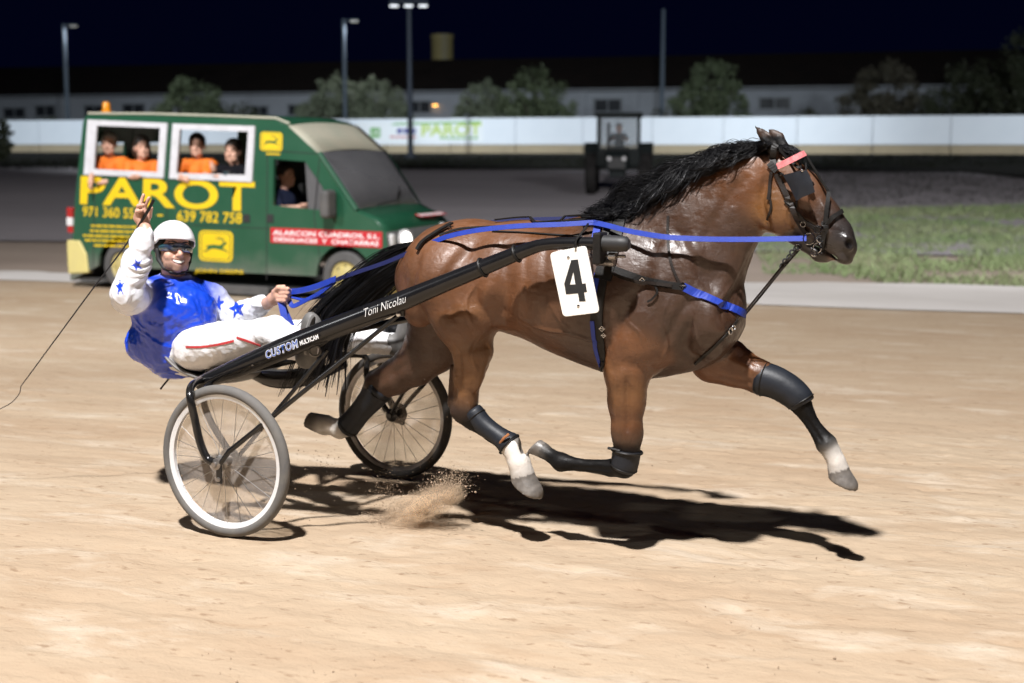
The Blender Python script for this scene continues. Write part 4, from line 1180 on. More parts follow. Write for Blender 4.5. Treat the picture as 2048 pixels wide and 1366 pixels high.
# cross members, seat, foot rests
for k, r in ((3, 0.020), (14, 0.018)):
    p = SP3[k]; b = MB(); b.tube([p, mir(p, -1)], r, 12); b.build('crossbar', M_tube, sulky, True)
b = MB()
ys = np.linspace(-0.19, 0.19, 9); ls = [-0.80, -0.72, -0.60, -0.48, -0.36, -0.28]; zs = [0.70, 0.625, 0.590, 0.590, 0.61, 0.655]
vs = []; fs = []
for l, z in zip(ls, zs):
    for y in ys: vs.append((l + 0.02, y, z - 0.012 + 0.9 * y * y * (1.2 if l < -0.5 else 0.6)))
for i in range(5):
    for j in range(8): fs.append((i * 9 + j, i * 9 + j + 1, i * 9 + j + 10, i * 9 + j + 9))
b.add(vs, fs); o = b.build('seat', M_seat, sulky, True)
md = o.modifiers.new('solid', 'SOLIDIFY'); md.thickness = 0.022; md = o.modifiers.new('sub', 'SUBSURF'); md.levels = 2; md.render_levels = 2
seat_c = hp(480, 742, 0.30)
for s in (1, -1):
    b = MB(); b.tube([mir(hp(420, 745, 0.14), s), mir(hp(470, 738, 0.30), s), mir(hp(545, 712, 0.42), s)], [0.024, 0.028, 0.030], 12); b.build('seat_arm', M_tube, o, True)
    b = MB(); b.lathe(mir(hp(545, 712, 0.42), s), (1, -0.2 * s, 0.35), [(-0.03, 0.036), (0.03, 0.036)], 16); b.build('seat_clamp', M_rubber, o, True)
    for (x, y) in ((505, 728), (477, 740)):
        p = mir(hp(x, y, 0.52), s); b = MB(); b.lathe(p, (0, -1 * s, 0), [(0, 0.011), (0.005, 0.010), (0.007, 0.004)], 10); b.build('bolt', M_alu, sulky, True)
b = MB(); p = hp(360, 742, 0.1)
b.tube(spline([hp(362, 736, 0.08), hp(345, 750, 0.08), hp(332, 764, 0.08), hp(321, 778, 0.08)], 4), [0.005] * 13, 6); b.tube([hp(356, 738, 0.02), hp(338, 746, 0.02)], 0.005, 6)
b.build('hanging_strap', M_leather, o, True)
for s in (1, -1):
    c = mir(hp(622, 672, 0.42), s)
    b = MB(); b.lathe(c, (-0.80, -0.45 * s, 0.32), [(0, 0.075), (0.012, 0.078), (0.02, 0.070)], 24)
    o2 = b.build('foot_rest', M_greyfoot, sulky, True)
    o2.data.transform(Matrix.Translation(Vector(c)) @ Matrix.Diagonal((0.55, 1.0, 1.25, 1)) @ Matrix.Translation(-Vector(c)))
    b = MB(); b.tube([c, mir(hp(640, 690, 0.40), s), mir(hp(660, 676, 0.44), s)], 0.012, 8); b.build('rest_bracket', M_tube, o2, True)
    b = MB(); b.ring(mir(hp(630, 702, 0.43), s), (0.6, -0.8 * s, 0.2), 0.024, 0.005); b.build('rest_ring', M_alu, o2, True)
# under-seat bag hung between the shafts
b = MB(); b.tube(spline([hp(500, 748, 0.0), hp(560, 758, 0), hp(620, 752, 0), hp(690, 728, 0)], 4), [0.02, 0.03, 0.042, 0.048, 0.05, 0.05, 0.05, 0.048, 0.045, 0.04, 0.03, 0.025, 0.02], 12); b.build('under_bar', M_tube, sulky, True)
# printed lettering on the near shaft
def on_shaft(px0, py0, px1, py1, w):
    a = hp(px0, py0, w); e = hp(px1, py1, w); d = (e - a) / np.linalg.norm(e - a); up = np.cross(d, [0, 1.0, 0]); up = up / np.linalg.norm(up)
    if up[2] < 0: up = -up
    L_ = np.linalg.norm(e - a)
    return (lambda u, v: a + d * u + up * v + np.array([0, -0.0, 0])), L_
pl, L1 = on_shaft(534, 717.5, 598, 693.5, 0.5330)
text_mesh('CUSTOM', 0.05, sulky, M_lwhite, lambda u, v: pl(u, v), 0.0030, 0.25, fit=(L1, 0.034), space=1.18)
pl2, L1b = on_shaft(534, 717.5, 598, 693.5, 0.5350)
text_mesh('CUSTOM', 0.05, sulky, M_lblue, lambda u, v: pl2(u, v), 0.0, 0.25, fit=(L1b, 0.034), space=1.18)
pl3, L3 = on_shaft(601, 691, 638, 677, 0.519)
text_mesh('MULTICAM', 0.03, sulky, M_lwhite, lambda u, v: pl3(u, v), 0.0008, 0.1, fit=(L3, 0.020))
pl4, L4 = on_shaft(730, 634, 815, 604, 0.4985)
text_mesh('Toni Nicolau', 0.05, sulky, M_lwhite, lambda u, v: pl4(u, v), -0.0006, 0.55, fit=(L4, 0.036))

# ================================================================== THE DRIVER
M_skin = mat('skin', vcol='Col', rough=0.42, spec=0.4, noise=(60, (0.86, 0.78, 0.74), 0.5), bump=(260, 0.2, 0.001))
M_satin = mat('racing_silks', vcol='Col', rough=0.25, spec=0.8, noise=(4, (0.82, 0.85, 0.9), 0.5), bump=[(16, 0.35, 0.016), (40, 0.25, 0.005), (420, 0.2, 0.0008)])
M_trouser = mat('white_trousers', (0.80, 0.80, 0.82), rough=0.55, noise=(10, (0.70, 0.70, 0.72), 0.5), bump=[(8, 0.8, 0.030), (24, 0.5, 0.010)])
M_helmet = mat('white_helmet', (0.84, 0.84, 0.86), rough=0.22, coat=0.3, noise=(14, (0.78, 0.77, 0.77), 0.4))
M_shade = mat('mirrored_lens', (0.03, 0.02, 0.07), rough=0.06, spec=0.9, coat=1.0, noise=(14, (0.01, 0.08, 0.07), 0.6))
M_black = mat('black_fabric', (0.008, 0.008, 0.009), rough=0.7, noise=(60, (0.016, 0.016, 0.017), 0.5), bump=(200, 0.3, 0.001))
M_teeth = mat('teeth', (0.80, 0.77, 0.70), rough=0.25, noise=(300, (0.7, 0.66, 0.6), 0.5))
M_redpipe = mat('red_piping', (0.45, 0.02, 0.03), rough=0.5, noise=(60, (0.5, 0.05, 0.05), 0.5))
M_shoe = mat('grey_shoe', (0.16, 0.155, 0.15), rough=0.55, noise=(18, (0.09, 0.088, 0.085), 0.5), bump=(60, 0.4, 0.004))
SKIN = (0.62, 0.375, 0.285); STUB = (0.32, 0.205, 0.16); LIP = (0.45, 0.17, 0.14)
SBLUE = (0.009, 0.055, 0.54); SWHITE = (0.80, 0.80, 0.83)
driver = horse_frame('person')
tag(driver, 'smiling driver in white helmet, sunglasses and shiny blue and white silks on the sulky', 'person')
T0 = hp(350, 582, 0.0)
YAW = R(33)
TF = np.array([math.cos(YAW), -math.sin(YAW), 0]); TL = np.array([math.sin(YAW), math.cos(YAW), 0])
shR = T0 - TL * 0.185 + np.array([0, 0, -0.005]); shL = T0 + TL * 0.185 + np.array([0, 0, -0.03])
elR = hp(254, 588, 0.40); wrR = hp(292, 464, 0.345); hdR = hp(286, 432, 0.335)
elL = hp(452, 630, -0.20); wrL = hp(536, 606, -0.10); hdL = hp(556, 593, -0.065)
hipR = hp(392, 698, 0.11); knR = hp(548, 668, 0.24); anR = hp(612, 700, 0.34)
hipL = hipR * np.array([1, -1, 1]); knL = hp(640, 668, -0.27); anL = hp(782, 688, -0.36)
pel = hp(352, 694, 0.0)
HCN = hp(347, 499, 0.03)
HP = R(-2); HR = R(7)
_F = np.array([math.cos(YAW), -math.sin(YAW), 0]); _F = _F * math.cos(R(11)) + np.array([0, 0, math.sin(R(11))]); _U = np.array([0, 0, 1.0]); _Lf = TL.copy()
_U2 = _U * math.cos(HR) - _Lf * -math.sin(HR) * 1.0; _U2 = _U2 - _F * (_U2 @ _F); _U2 /= np.linalg.norm(_U2); _L2 = np.cross(_U2, _F); _L2 /= np.linalg.norm(_L2); _U2 = np.cross(_F, _L2)
HM = np.stack([_F, _L2, _U2], 1)
HSC = 1.09
def hd(x, y, z): return HCN + HM @ np.array([x, y, z], float) * HSC
def head_prims(S, hd, HM, skin=SKIN, stub=STUB, scale=1.0, smile=True, rs=1.0):
    q = scale
    def e(c, r, k=0.015, col=skin, sub=False): S.ell(hd(*[v * q for v in c]), [v * q * rs for v in r], HM, k * q, col, sub)
    def c2(a, b, ra, rb, k=0.01, col=skin, sub=False): S.cone(hd(*[v * q for v in a]), hd(*[v * q for v in b]), ra * q * rs, rb * q * rs, k * q, 1.0, col, sub)
    e((-0.01, 0, 0.03), (0.096, 0.074, 0.090))
    e((0.028, 0, -0.03), (0.062, 0.062, 0.088), 0.02)
    e((0.044, 0, -0.088), (0.044, 0.044, 0.030), 0.02, stub)
    e((0.078, 0, -0.104), (0.017, 0.020, 0.015), 0.012, stub)
    for s in (1, -1):
        e((0.062, 0.038 * s, -0.036), (0.026, 0.023, 0.021), 0.012)
        e((0.052, 0.040 * s, -0.078), (0.026, 0.018, 0.026), 0.015, stub)
        e((0.000, 0.076 * s, -0.018), (0.020, 0.009, 0.030), 0.006)
        e((0.100, 0.0125 * s, -0.043), (0.010, 0.008, 0.008), 0.006)
        e((0.088, 0.030 * s, -0.002), (0.013, 0.014, 0.009), 0.008, None, True)
        e((0.078, 0.031 * s, -0.003), (0.012, 0.013, 0.011), 0.004)
    c2((0.084, -0.034, 0.020), (0.084, 0.034, 0.020), 0.010, 0.010, 0.014)
    c2((0.090, 0, 0.004), (0.113, 0, -0.038), 0.008, 0.012, 0.010)
    c2((0.074, 0.030, -0.074), (0.086, 0, -0.086), 0.010, 0.012, 0.014, stub); c2((0.074, -0.030, -0.074), (0.086, 0, -0.086), 0.010, 0.012, 0.014, stub)
    c2((0.078, 0.028, -0.058), (0.090, 0, -0.060), 0.010, 0.012, 0.014, stub); c2((0.078, -0.028, -0.058), (0.090, 0, -0.060), 0.010, 0.012, 0.014, stub)
    if smile:
        for s in (1, -1):
            e((0.071, 0.043 * s, -0.047), (0.018, 0.016, 0.016), 0.012)          # cheeks lifted by the smile
            c2((0.086, 0.033 * s, -0.0625), (0.100, 0.014 * s, -0.0715), 0.0040, 0.0075, 0.003, None, True)
            c2((0.100, 0.014 * s, -0.0715), (0.104, 0, -0.0735), 0.0075, 0.0080, 0.003, None, True)
            c2((0.092, 0.040 * s, -0.050), (0.088, 0.044 * s, -0.072), 0.0025, 0.0020, 0.008, None, True)
def limb(S, pts, k=0.02, col=None):
    for (a, ra), (b_, rb) in zip(pts[:-1], pts[1:]): S.cone(a, b_, ra, rb, k, 1.0, col)
S = Sculpt((-1.12, -0.55, 0.52), (0.42, 0.50, 1.62), 0.0048)
head_prims(S, hd, HM, rs=HSC)
S.cone(hd(-0.012, 0, -0.06), T0 + np.array([0, 0, 0.0]), 0.056, 0.064, 0.02, 1, SKIN)
S.cone(pel, T0 + np.array([0, 0, -0.06]), 0.12, 0.13, 0.03, 1.1, SKIN)
limb(S, [(shR, 0.05), (elR, 0.042), (wrR, 0.030)], 0.02, SKIN); limb(S, [(shL, 0.05), (elL, 0.042), (wrL, 0.030)], 0.02, (0.36, 0.27, 0.22))
limb(S, [(hipR, 0.07), (knR, 0.055), (anR, 0.035)], 0.03, SKIN); limb(S, [(hipL, 0.07), (knL, 0.055), (anL, 0.035)], 0.03, SKIN)
# raised hand: palm, four fingers, thumb
HW = 0.335
def q(x, y, w=HW): return hp(x, y, w)
limb(S, [(wrR, 0.029), (q(288, 452), 0.030), (q(284, 436), 0.032), (q(282, 424), 0.030)], 0.012, SKIN)
S.cone(q(276, 436, HW + 0.01), q(290, 430, HW - 0.02), 0.022, 0.024, 0.015, 1, SKIN)
limb(S, [(q(280, 424, HW + 0.012), 0.0115), (q(282, 406, HW + 0.014), 0.0105), (q(287, 390, HW + 0.010), 0.0085)], 0.006, SKIN)
limb(S, [(q(286, 424, HW - 0.008), 0.0115), (q(291, 408, HW - 0.010), 0.0105), (q(298, 396, HW - 0.014), 0.0085)], 0.006, SKIN)
limb(S, [(q(275, 428, HW + 0.020), 0.011), (q(277, 412, HW + 0.034), 0.010), (q(287, 410, HW + 0.038), 0.009)], 0.006, SKIN)
limb(S, [(q(273, 436, HW + 0.024), 0.010), (q(274, 423, HW + 0.040), 0.009), (q(284, 421, HW + 0.042), 0.008)], 0.006, SKIN)
limb(S, [(q(292, 446, HW - 0.016), 0.013), (q(299, 432, HW - 0.024), 0.0115), (q(303, 416, HW - 0.010), 0.009)], 0.008, SKIN)
# rein hand: closed fist
limb(S, [(wrL, 0.030), (hp(547, 598, -0.075), 0.032), (hp(558, 590, -0.06), 0.034)], 0.012, SKIN)
for i, (dx, dy) in enumerate(((4, -12), (4, -4), (2, 4), (-1, 11))):
    w0 = -0.045 + 0.004 * i
    limb(S, [(hp(557 + dx, 590 + dy, -0.035), 0.0115), (hp(571 + dx, 590 + dy, -0.020), 0.0110), (hp(576 + dx, 594 + dy, -0.050), 0.0100), (hp(568 + dx, 597 + dy, -0.075), 0.009)], 0.005, SKIN)
limb(S, [(hp(548, 584, -0.04), 0.014), (hp(557, 575, -0.03), 0.012), (hp(568, 573, -0.035), 0.010)], 0.008, SKIN)
V, Q = S.mesh(1)
C_ = S.colors(V, 0.006)
for s_ in (1, -1):                                               # lips round the smile
    for p_, r_ in (((0.104, 0.0, -0.0735), 0.0125), ((0.102, 0.010 * s_, -0.0720), 0.0120), ((0.098, 0.019 * s_, -0.0690), 0.0105), ((0.091, 0.028 * s_, -0.0645), 0.008)):
        k_ = np.linalg.norm(V - hd(*p_), axis=1) < r_ * HSC; C_[k_] = (0.20, 0.060, 0.050)
np_mesh('body', V, Q, M_skin, driver, C_)
del S
# teeth
b = MB(); vs = []
for i in range(9):
    t = -1 + 2 * i / 8
    p = (0.1040 - 0.016 * t * t, 0.027 * t, -0.0715 + 0.0085 * t * t); h_ = 0.0058 - 0.0030 * t * t
    vs += [hd(p[0], p[1], p[2] + h_), hd(p[0], p[1], p[2] - h_), hd(p[0] - 0.006, p[1], p[2] + h_), hd(p[0] - 0.006, p[1], p[2] - h_)]
fs = []
for i in range(8): a = 4 * i; fs += [(a, a + 1, a + 5, a + 4), (a + 2, a + 6, a + 7, a + 3), (a, a + 4, a + 6, a + 2), (a + 1, a + 3, a + 7, a + 5)]
b.add(vs, fs); b.build('teeth', M_teeth, driver, True)
# eyebrows, moustache and hair showing under the helmet
b = MB()
for s in (1, -1): b.tube([hd(0.096, 0.014 * s, 0.021), hd(0.093, 0.032 * s, 0.025), hd(0.080, 0.050 * s, 0.021)], [0.003, 0.004, 0.002], 6)
b.build('eyebrows', M_black, driver, True)
# sunglasses
b = MB(); vs = []; fs = []; n = 28
for i in range(n + 1):
    a = R(-80 + 160 * i / n); c = abs(math.sin(a)); h = 0.021 - 0.008 * c; nose = max(0, 1 - abs(a) / 0.24) * 0.012
    for (z, rr) in ((0.014 + h * 0.3 - 0.008 * c, 0.0), (0.0, 0.004), (-0.005 - h + nose, 0.0)):
        vs.append(hd(0.012 + (0.092 + rr) * math.cos(a) ** 0.9 if math.cos(a) > 0 else 0.012, (0.080 + rr) * math.sin(a), z))
for i in range(n):
    for j in range(2): fs.append((3 * i + j, 3 * i + j + 1, 3 * i + j + 4, 3 * i + j + 3))
b.add(vs, fs); o = b.build('sunglasses', M_shade, driver, True)
md = o.modifiers.new('solid', 'SOLIDIFY'); md.thickness = 0.003
b = MB()
for s in (1, -1): b.tube([hd(0.028, 0.081 * s, 0.004), hd(-0.02, 0.083 * s, 0.004), hd(-0.05, 0.078 * s, -0.008)], 0.005, 6)
b.build('sunglass_arm', M_black, driver, True)
# helmet: shell with a short peak, dark lining and chin strap
b = MB(); vs = []; fs = []; n = 40; m = 12
for j in range(m + 1):
    ph = math.pi / 2 * (1 - j / m) if j < m else 0
    for i in range(n):
        th = 2 * math.pi * i / n
        f = max(0, math.cos(th)); rx, ry, rz = 0.122, 0.100, 0.105
        low = -0.004 if j == m else 0
        r = math.cos(ph); z = math.sin(ph)
        x = rx * r * math.cos(th); y = ry * r * math.sin(th); zz = 0.036 + rz * z
        u = max(0, j - (m - 3)) / 3
        x += 0.050 * u * f ** 2.2; zz -= 0.004 * u * f; zz -= (0.022 * (1 - f) * u if math.cos(th) < 0.4 else 0)
        vs.append(hd(x - 0.012, y, zz))
for j in range(m):
    for i in range(n): fs.append((j * n + i, j * n + (i + 1) % n, (j + 1) * n + (i + 1) % n, (j + 1) * n + i))
b.add(vs, fs); helm = b.build('helmet', M_helmet, driver, True)
md = helm.modifiers.new('solid', 'SOLIDIFY'); md.thickness = 0.007; md.offset = -1
S = Sculpt(HCN - 0.2, HCN + 0.2, 0.0045)
S.ell(hd(-0.018, 0, 0.020), (0.107, 0.094, 0.082), HM, 0.01)
S.ell(hd(0.060, 0, -0.045), (0.066, 0.098, 0.092), HM, 0.012, None, True)
for s in (1, -1):
    limb(S, [(hd(0.010, 0.080 * s, -0.01), 0.012), (hd(0.012, 0.073 * s, -0.055), 0.011), (hd(0.040, 0.054 * s, -0.098), 0.009), (hd(0.058, 0.025 * s, -0.117), 0.008), (hd(0.060, 0.0, -0.121), 0.008)], 0.006)
V, Q = S.mesh(1); np_mesh('helmet_lining', V, Q, M_black, helm); del S
# silks
S = Sculpt((-1.14, -0.56, 0.52), (0.05, 0.46, 1.45), 0.0055)
S.cone(pel + np.array([0, 0, 0.0]), hp(345, 620, 0.03), 0.172, 0.190, 0.05, 1.12, SBLUE)
S.cone(hp(345, 620, 0.03), T0 + np.array([0.0, 0, -0.055]), 0.175, 0.120, 0.05, 1.05, SBLUE)
S.cone(shR + np.array([0, 0, -0.02]), shL + np.array([0, 0, -0.02]), 0.082, 0.082, 0.05, 1, SBLUE)
S.ell(hp(306, 684, 0.05), (0.12, 0.16, 0.11), None, 0.05, SBLUE)
S.ell(hp(396, 628, 0.04), (0.08, 0.12, 0.12), None, 0.05, SBLUE)
shR2 = shR * 0.72 + elR * 0.28; shL2 = shL * 0.72 + elL * 0.28
limb(S, [(shR2, 0.080), (elR * 0.8 + shR * 0.2 + [0, 0, -0.01], 0.084), (elR, 0.074)], 0.03, SWHITE)
limb(S, [(elR, 0.072), (elR * 0.5 + wrR * 0.5, 0.063), (elR * 0.18 + wrR * 0.82, 0.050), (elR * 0.06 + wrR * 0.94, 0.042)], 0.02, SWHITE)
limb(S, [(shL2, 0.074), (elL * 0.8 + shL * 0.2, 0.070), (elL + np.array([0.01, 0, -0.02]), 0.070)], 0.03, SWHITE)
limb(S, [(elL + np.array([0.01, 0, -0.02]), 0.068), (elL * 0.5 + wrL * 0.5 + [0, 0, -0.02], 0.062), (elL * 0.16 + wrL * 0.84, 0.050)], 0.02, SWHITE)
S.cone(T0 + np.array([0.0, 0, 0.02]), T0 + np.array([0.012, -0.01, 0.055]), 0.080, 0.072, 0.02, 1, SWHITE)
S.cone(T0 + np.array([0.0, 0, 0.05]), T0 + np.array([0.03, -0.02, 0.14]), 0.060, 0.070, 0.01, 1, None, True)
# folds
for (a, b_, r) in (((300, 640, 0.26), (360, 668, 0.20), 0.02), ((290, 668, 0.26), (380, 690, 0.18), 0.018), ((330, 610, 0.25), (400, 640, 0.14), 0.02), ((385, 575, 0.12), (420, 640, 0.06), 0.018), ((355, 700, 0.2), (400, 650, 0.15), 0.016)):
    A = hp(*a); B_ = hp(*b_); S.cone(A, B_, r, r * 0.6, 0.05, 1, None, True)
S.cone(hp(262, 560, 0.50), hp(285, 590, 0.49), 0.020, 0.012, 0.04, 1, None, True)
S.cone(hp(470, 600, -0.10), hp(490, 650, -0.12), 0.014, 0.010, 0.03, 1, None, True)
V, Q = S.mesh(2); C_ = S.colors(V, 0.010); del S
from mathutils import noise as mnoise
N_ = vnormals(V, Q)
def fold(v):
    a = mnoise.noise(Vector((v[0] * 4 + v[2] * 3, v[1] * 5, v[2] * 8 - v[0] * 5)))
    w_ = 0.35 * mnoise.noise(Vector(v * 6))
    b_ = 1 - 2.4 * abs(mnoise.noise(Vector(((v[0] - v[1]) * 5 + w_ * 3, v[1] * 3 + w_, v[2] * 15 + (v[0] - v[1]) * 7 + w_ * 5))))
    c_ = 1 - 2.2 * abs(mnoise.noise(Vector((v[0] * 26 + v[2] * 9, v[1] * 24, v[2] * 22 - v[0] * 10 + 3))))
    return 0.55 * a + 0.75 * max(b_, -0.2) + 0.32 * max(c_, -0.3)
dsp = np.array([fold(v) for v in V])
V = V + N_ * ((dsp - 0.3) * 0.0105)[:, None]
PXY = np.array([to_px(v) for v in V])
STAR = [(math.cos(R(90 + 36 * i)) * (1 if i % 2 == 0 else 0.42), math.sin(R(90 + 36 * i)) * (1 if i % 2 == 0 else 0.42)) for i in range(10)]
def in_poly(P, poly):
    x, y = P[:, 0], P[:, 1]; ins = np.zeros(len(P), bool); n = len(poly)
    for i in range(n):
        (x1, y1), (x2, y2) = poly[i], poly[(i + 1) % n]
        c = ((y1 > y) != (y2 > y)) & (x < (x2 - x1) * (y - y1) / (y2 - y1 + 1e-9) + x1); ins ^= c
    return ins
white = C_[:, 0] > 0.4
for (cx, cy, r, a, sx) in ((274, 530, 15, 20, 0.8), (240, 574, 19, 5, 0.5), (436, 606, 19, -10, 0.75), (474, 618, 22, 12, 0.85)):
    ca, sa = math.cos(R(a)), math.sin(R(a))
    poly = [(cx + r * sx * (x * ca - y * sa), cy - r * (x * sa + y * ca)) for x, y in STAR]
    k = in_poly(PXY, poly) & white
    C_[k] = SBLUE
shirt = np_mesh('shirt', V, Q, M_satin, driver, C_)
# trousers
S = Sculpt((-1.0, -0.50, 0.50), (0.40, 0.50, 1.1), 0.0055)
S.cone(pel + np.array([0.06, 0, 0.0]), hipR * 0.5 + hipL * 0.5, 0.150, 0.135, 0.04, 1.15)
limb(S, [(hipR, 0.115), (hipR * 0.5 + knR * 0.5, 0.098), (knR, 0.082), (knR * 0.4 + anR * 0.6, 0.070), (anR, 0.055)], 0.03)
limb(S, [(hipL, 0.115), (hipL * 0.5 + knL * 0.5, 0.095), (knL, 0.080), (knL * 0.4 + anL * 0.6, 0.068), (anL, 0.058)], 0.03)
V, Q = S.mesh(2); del S
N_ = vnormals(V, Q)
dsp = np.array([mnoise.noise(Vector((v[0] * 12, v[1] * 10, v[2] * 9))) + 0.5 * mnoise.noise(Vector((v[0] * 30, v[1] * 22, v[2] * 22))) for v in V])
V = V + N_ * (dsp * 0.007)[:, None]
trs = np_mesh('trousers', V, Q, M_trouser, driver)
TB = BVHTree.FromPolygons([tuple(v) for v in V], [tuple(map(int, f)) for f in Q])
for pts in ([(372, 694), (400, 694), (432, 690), (468, 682)], [(474, 675), (495, 682), (522, 692)]):
    P = []; Nn = []
    for x, y in spline(pts, 5):
        d = INV.to_3x3() @ Vector(ray(x, y)).normalized(); loc, nn, i, ds = TB.ray_cast(CAML, d)
        if loc is not None: P.append(np.array(loc + nn * 0.001)); Nn.append(np.array(nn))
    if len(P) > 2:
        b = MB(); b.ribbon(P, Nn, 0.011, 0.002); b.build('piping', M_redpipe, trs)
# shoes
S = Sculpt(anR - 0.32, anR + 0.32, 0.006)
S.cone(hp(612, 716, 0.36), hp(626, 650, 0.37), 0.045, 0.040, 0.02, 0.9); S.cone(hp(612, 716, 0.36), anR, 0.046, 0.052, 0.02); S.ell(hp(622, 660, 0.375), (0.05, 0.042, 0.085), None, 0.02)
V, Q = S.mesh(1); np_mesh('shoe', V, Q, M_shoe, driver)
S = Sculpt(anL - 0.32, anL + 0.32, 0.006)
S.cone(hp(800, 700, -0.37), hp(812, 644, -0.37), 0.046, 0.040, 0.02, 0.9); S.cone(hp(800, 690, -0.37), anL, 0.048, 0.056, 0.02)
V, Q = S.mesh(1); np_mesh('shoe', V, Q, M_shoe, driver); del S

# whip in the raised hand
whip = horse_frame('whip')
tag(whip, 'thin black driving whip held in the driver\'s raised hand', 'whip')
b = MB(); b.tube([hp(307, 400, 0.345), hp(298, 418, 0.35), hp(286, 438, 0.36), hp(277, 452, 0.365)], [0.008, 0.008, 0.0075, 0.006], 10)
b.build('handle', M_leather, whip, True)
b = MB(); b.tube(spline([hp(277, 452, 0.365), hp(240, 506, 0.38), (hp(180, 585, 0.40)), hp(110, 680, 0.42), hp(60, 748, 0.44), hp(42, 772, 0.45)], 5), np.linspace(0.0048, 0.0024, 26), 8); b.build('stock', M_black, whip, True)
b = MB(); b.tube(spline([hp(42, 772, 0.45), hp(38, 788, 0.45), hp(22, 806, 0.45), hp(-8, 822, 0.45), hp(-60, 850, 0.45)], 4), 0.0022, 6); b.build('lash', M_black, whip, True)

# ================================================================== THE VAN
VZ = -0.26
VA = R(24.47)
VO = np.array([-5.42, 18.93])
VH = np.array([math.cos(VA), -math.sin(VA)]); VN = np.array([math.sin(VA), math.cos(VA)])   # forward, and left (away from the camera)
VPIT = R(1.1)
def vp(px, py, y=-1.0):
    """pixel -> van frame (x forward from the rear axle, y left, z up) on the plane at lateral y; near wheels stand at y = -0.9"""
    d = ray(px, py)
    t = ((VO @ VN) + (y + 0.9)) / (d[0] * VN[0] + d[1] * VN[1])
    w = np.array([d[0] * t, d[1] * t])
    return np.array([(w - VO) @ VH, y, CAMH + d[2] * t - VZ])
van = empty('van', (VO[0] + VN[0] * 0.9, VO[1] + VN[1] * 0.9, VZ), -VA)
tag(van, 'green panel van with white framed side windows and yellow PAROT lettering', 'van')
M_green = mat('green_paint', (0.009, 0.068, 0.033), rough=0.32, coat=0.25, noise=(1.6, (0.022, 0.084, 0.048), 0.5), bump=(3, 0.08, 0.01))
def dusty_lower(m, z0, z1, col):
    """road dust caught on the lower body panels"""
    nt = m.node_tree; N = nt.nodes; L = nt.links; b = N['Principled BSDF']
    old = b.inputs['Base Color'].links[0].from_socket
    tc = N.new('ShaderNodeTexCoord'); sx = N.new('ShaderNodeSeparateXYZ'); L.new(tc.outputs['Object'], sx.inputs[0])
    nz = N.new('ShaderNodeTexNoise'); nz.inputs['Scale'].default_value = 3.5; nz.inputs['Detail'].default_value = 6; L.new(tc.outputs['Object'], nz.inputs['Vector'])
    ad = N.new('ShaderNodeMath'); ad.operation = 'MULTIPLY_ADD'; L.new(nz.outputs['Fac'], ad.inputs[0]); ad.inputs[1].default_value = 0.5; L.new(sx.outputs['Z'], ad.inputs[2])
    mr = N.new('ShaderNodeMapRange'); mr.inputs[1].default_value = z0 + 0.25; mr.inputs[2].default_value = z1 + 0.25; mr.inputs[3].default_value = 0.75; mr.inputs[4].default_value = 0.0
    L.new(ad.outputs[0], mr.inputs[0])
    mx = N.new('ShaderNodeMix'); mx.data_type = 'RGBA'; L.new(mr.outputs[0], mx.inputs[0]); L.new(old, mx.inputs[6]); mx.inputs[7].default_value = (*col, 1)
    L.new(mx.outputs[2], b.inputs['Base Color'])
dusty_lower(M_green, 0.22, 0.62, (0.16, 0.16, 0.14))
M_cream = mat('faded_cream_paint', (0.42, 0.39, 0.31), rough=0.6, noise=(2.5, (0.33, 0.34, 0.27), 0.5))
M_white = mat('white_frame_paint', (0.60, 0.61, 0.65), rough=0.4, noise=(8, (0.50, 0.50, 0.53), 0.4))
M_yellow = mat('yellow_lettering', (0.74, 0.52, 0.010), rough=0.4, noise=(5, (0.68, 0.46, 0.012), 0.5))
M_redsign = mat('red_sign', (0.50, 0.012, 0.022), rough=0.4, noise=(6, (0.44, 0.02, 0.03), 0.5))
M_dusty = mat('dusty_plastic', (0.060, 0.060, 0.062), rough=0.7, noise=(5, (0.10, 0.095, 0.09), 0.5))
M_yelplas = mat('pale_yellow_plastic', (0.62, 0.54, 0.20), rough=0.5, noise=(4, (0.55, 0.47, 0.2), 0.5))
M_glass = mat('dusty_glass', (0.085, 0.085, 0.092), rough=0.18, spec=0.5, noise=(2, (0.12, 0.12, 0.125), 0.5), alpha=0.9)
M_tail = mat('red_lens', (0.40, 0.02, 0.02), rough=0.2, coat=0.5, noise=(8, (0.3, 0.02, 0.02), 0.5))
M_lampw = mat('lit_headlight', (0.9, 0.9, 0.9), rough=0.2, emit=((1.0, 0.96, 0.88), 6.0), noise=(9, (0.8, 0.8, 0.8), 0.5))
M_clear = mat('clear_lens', (0.7, 0.7, 0.7), rough=0.15, coat=0.5, noise=(9, (0.6, 0.6, 0.62), 0.5))
M_amber = mat('amber_beacon', (0.55, 0.20, 0.01), rough=0.15, coat=0.6, emit=((1.0, 0.36, 0.02), 0.02), noise=(9, (0.7, 0.25, 0.01), 0.5))
M_inside = mat('van_interior', (0.05, 0.048, 0.045), rough=0.8, noise=(3, (0.03, 0.03, 0.03), 0.5))
YN = -1.0
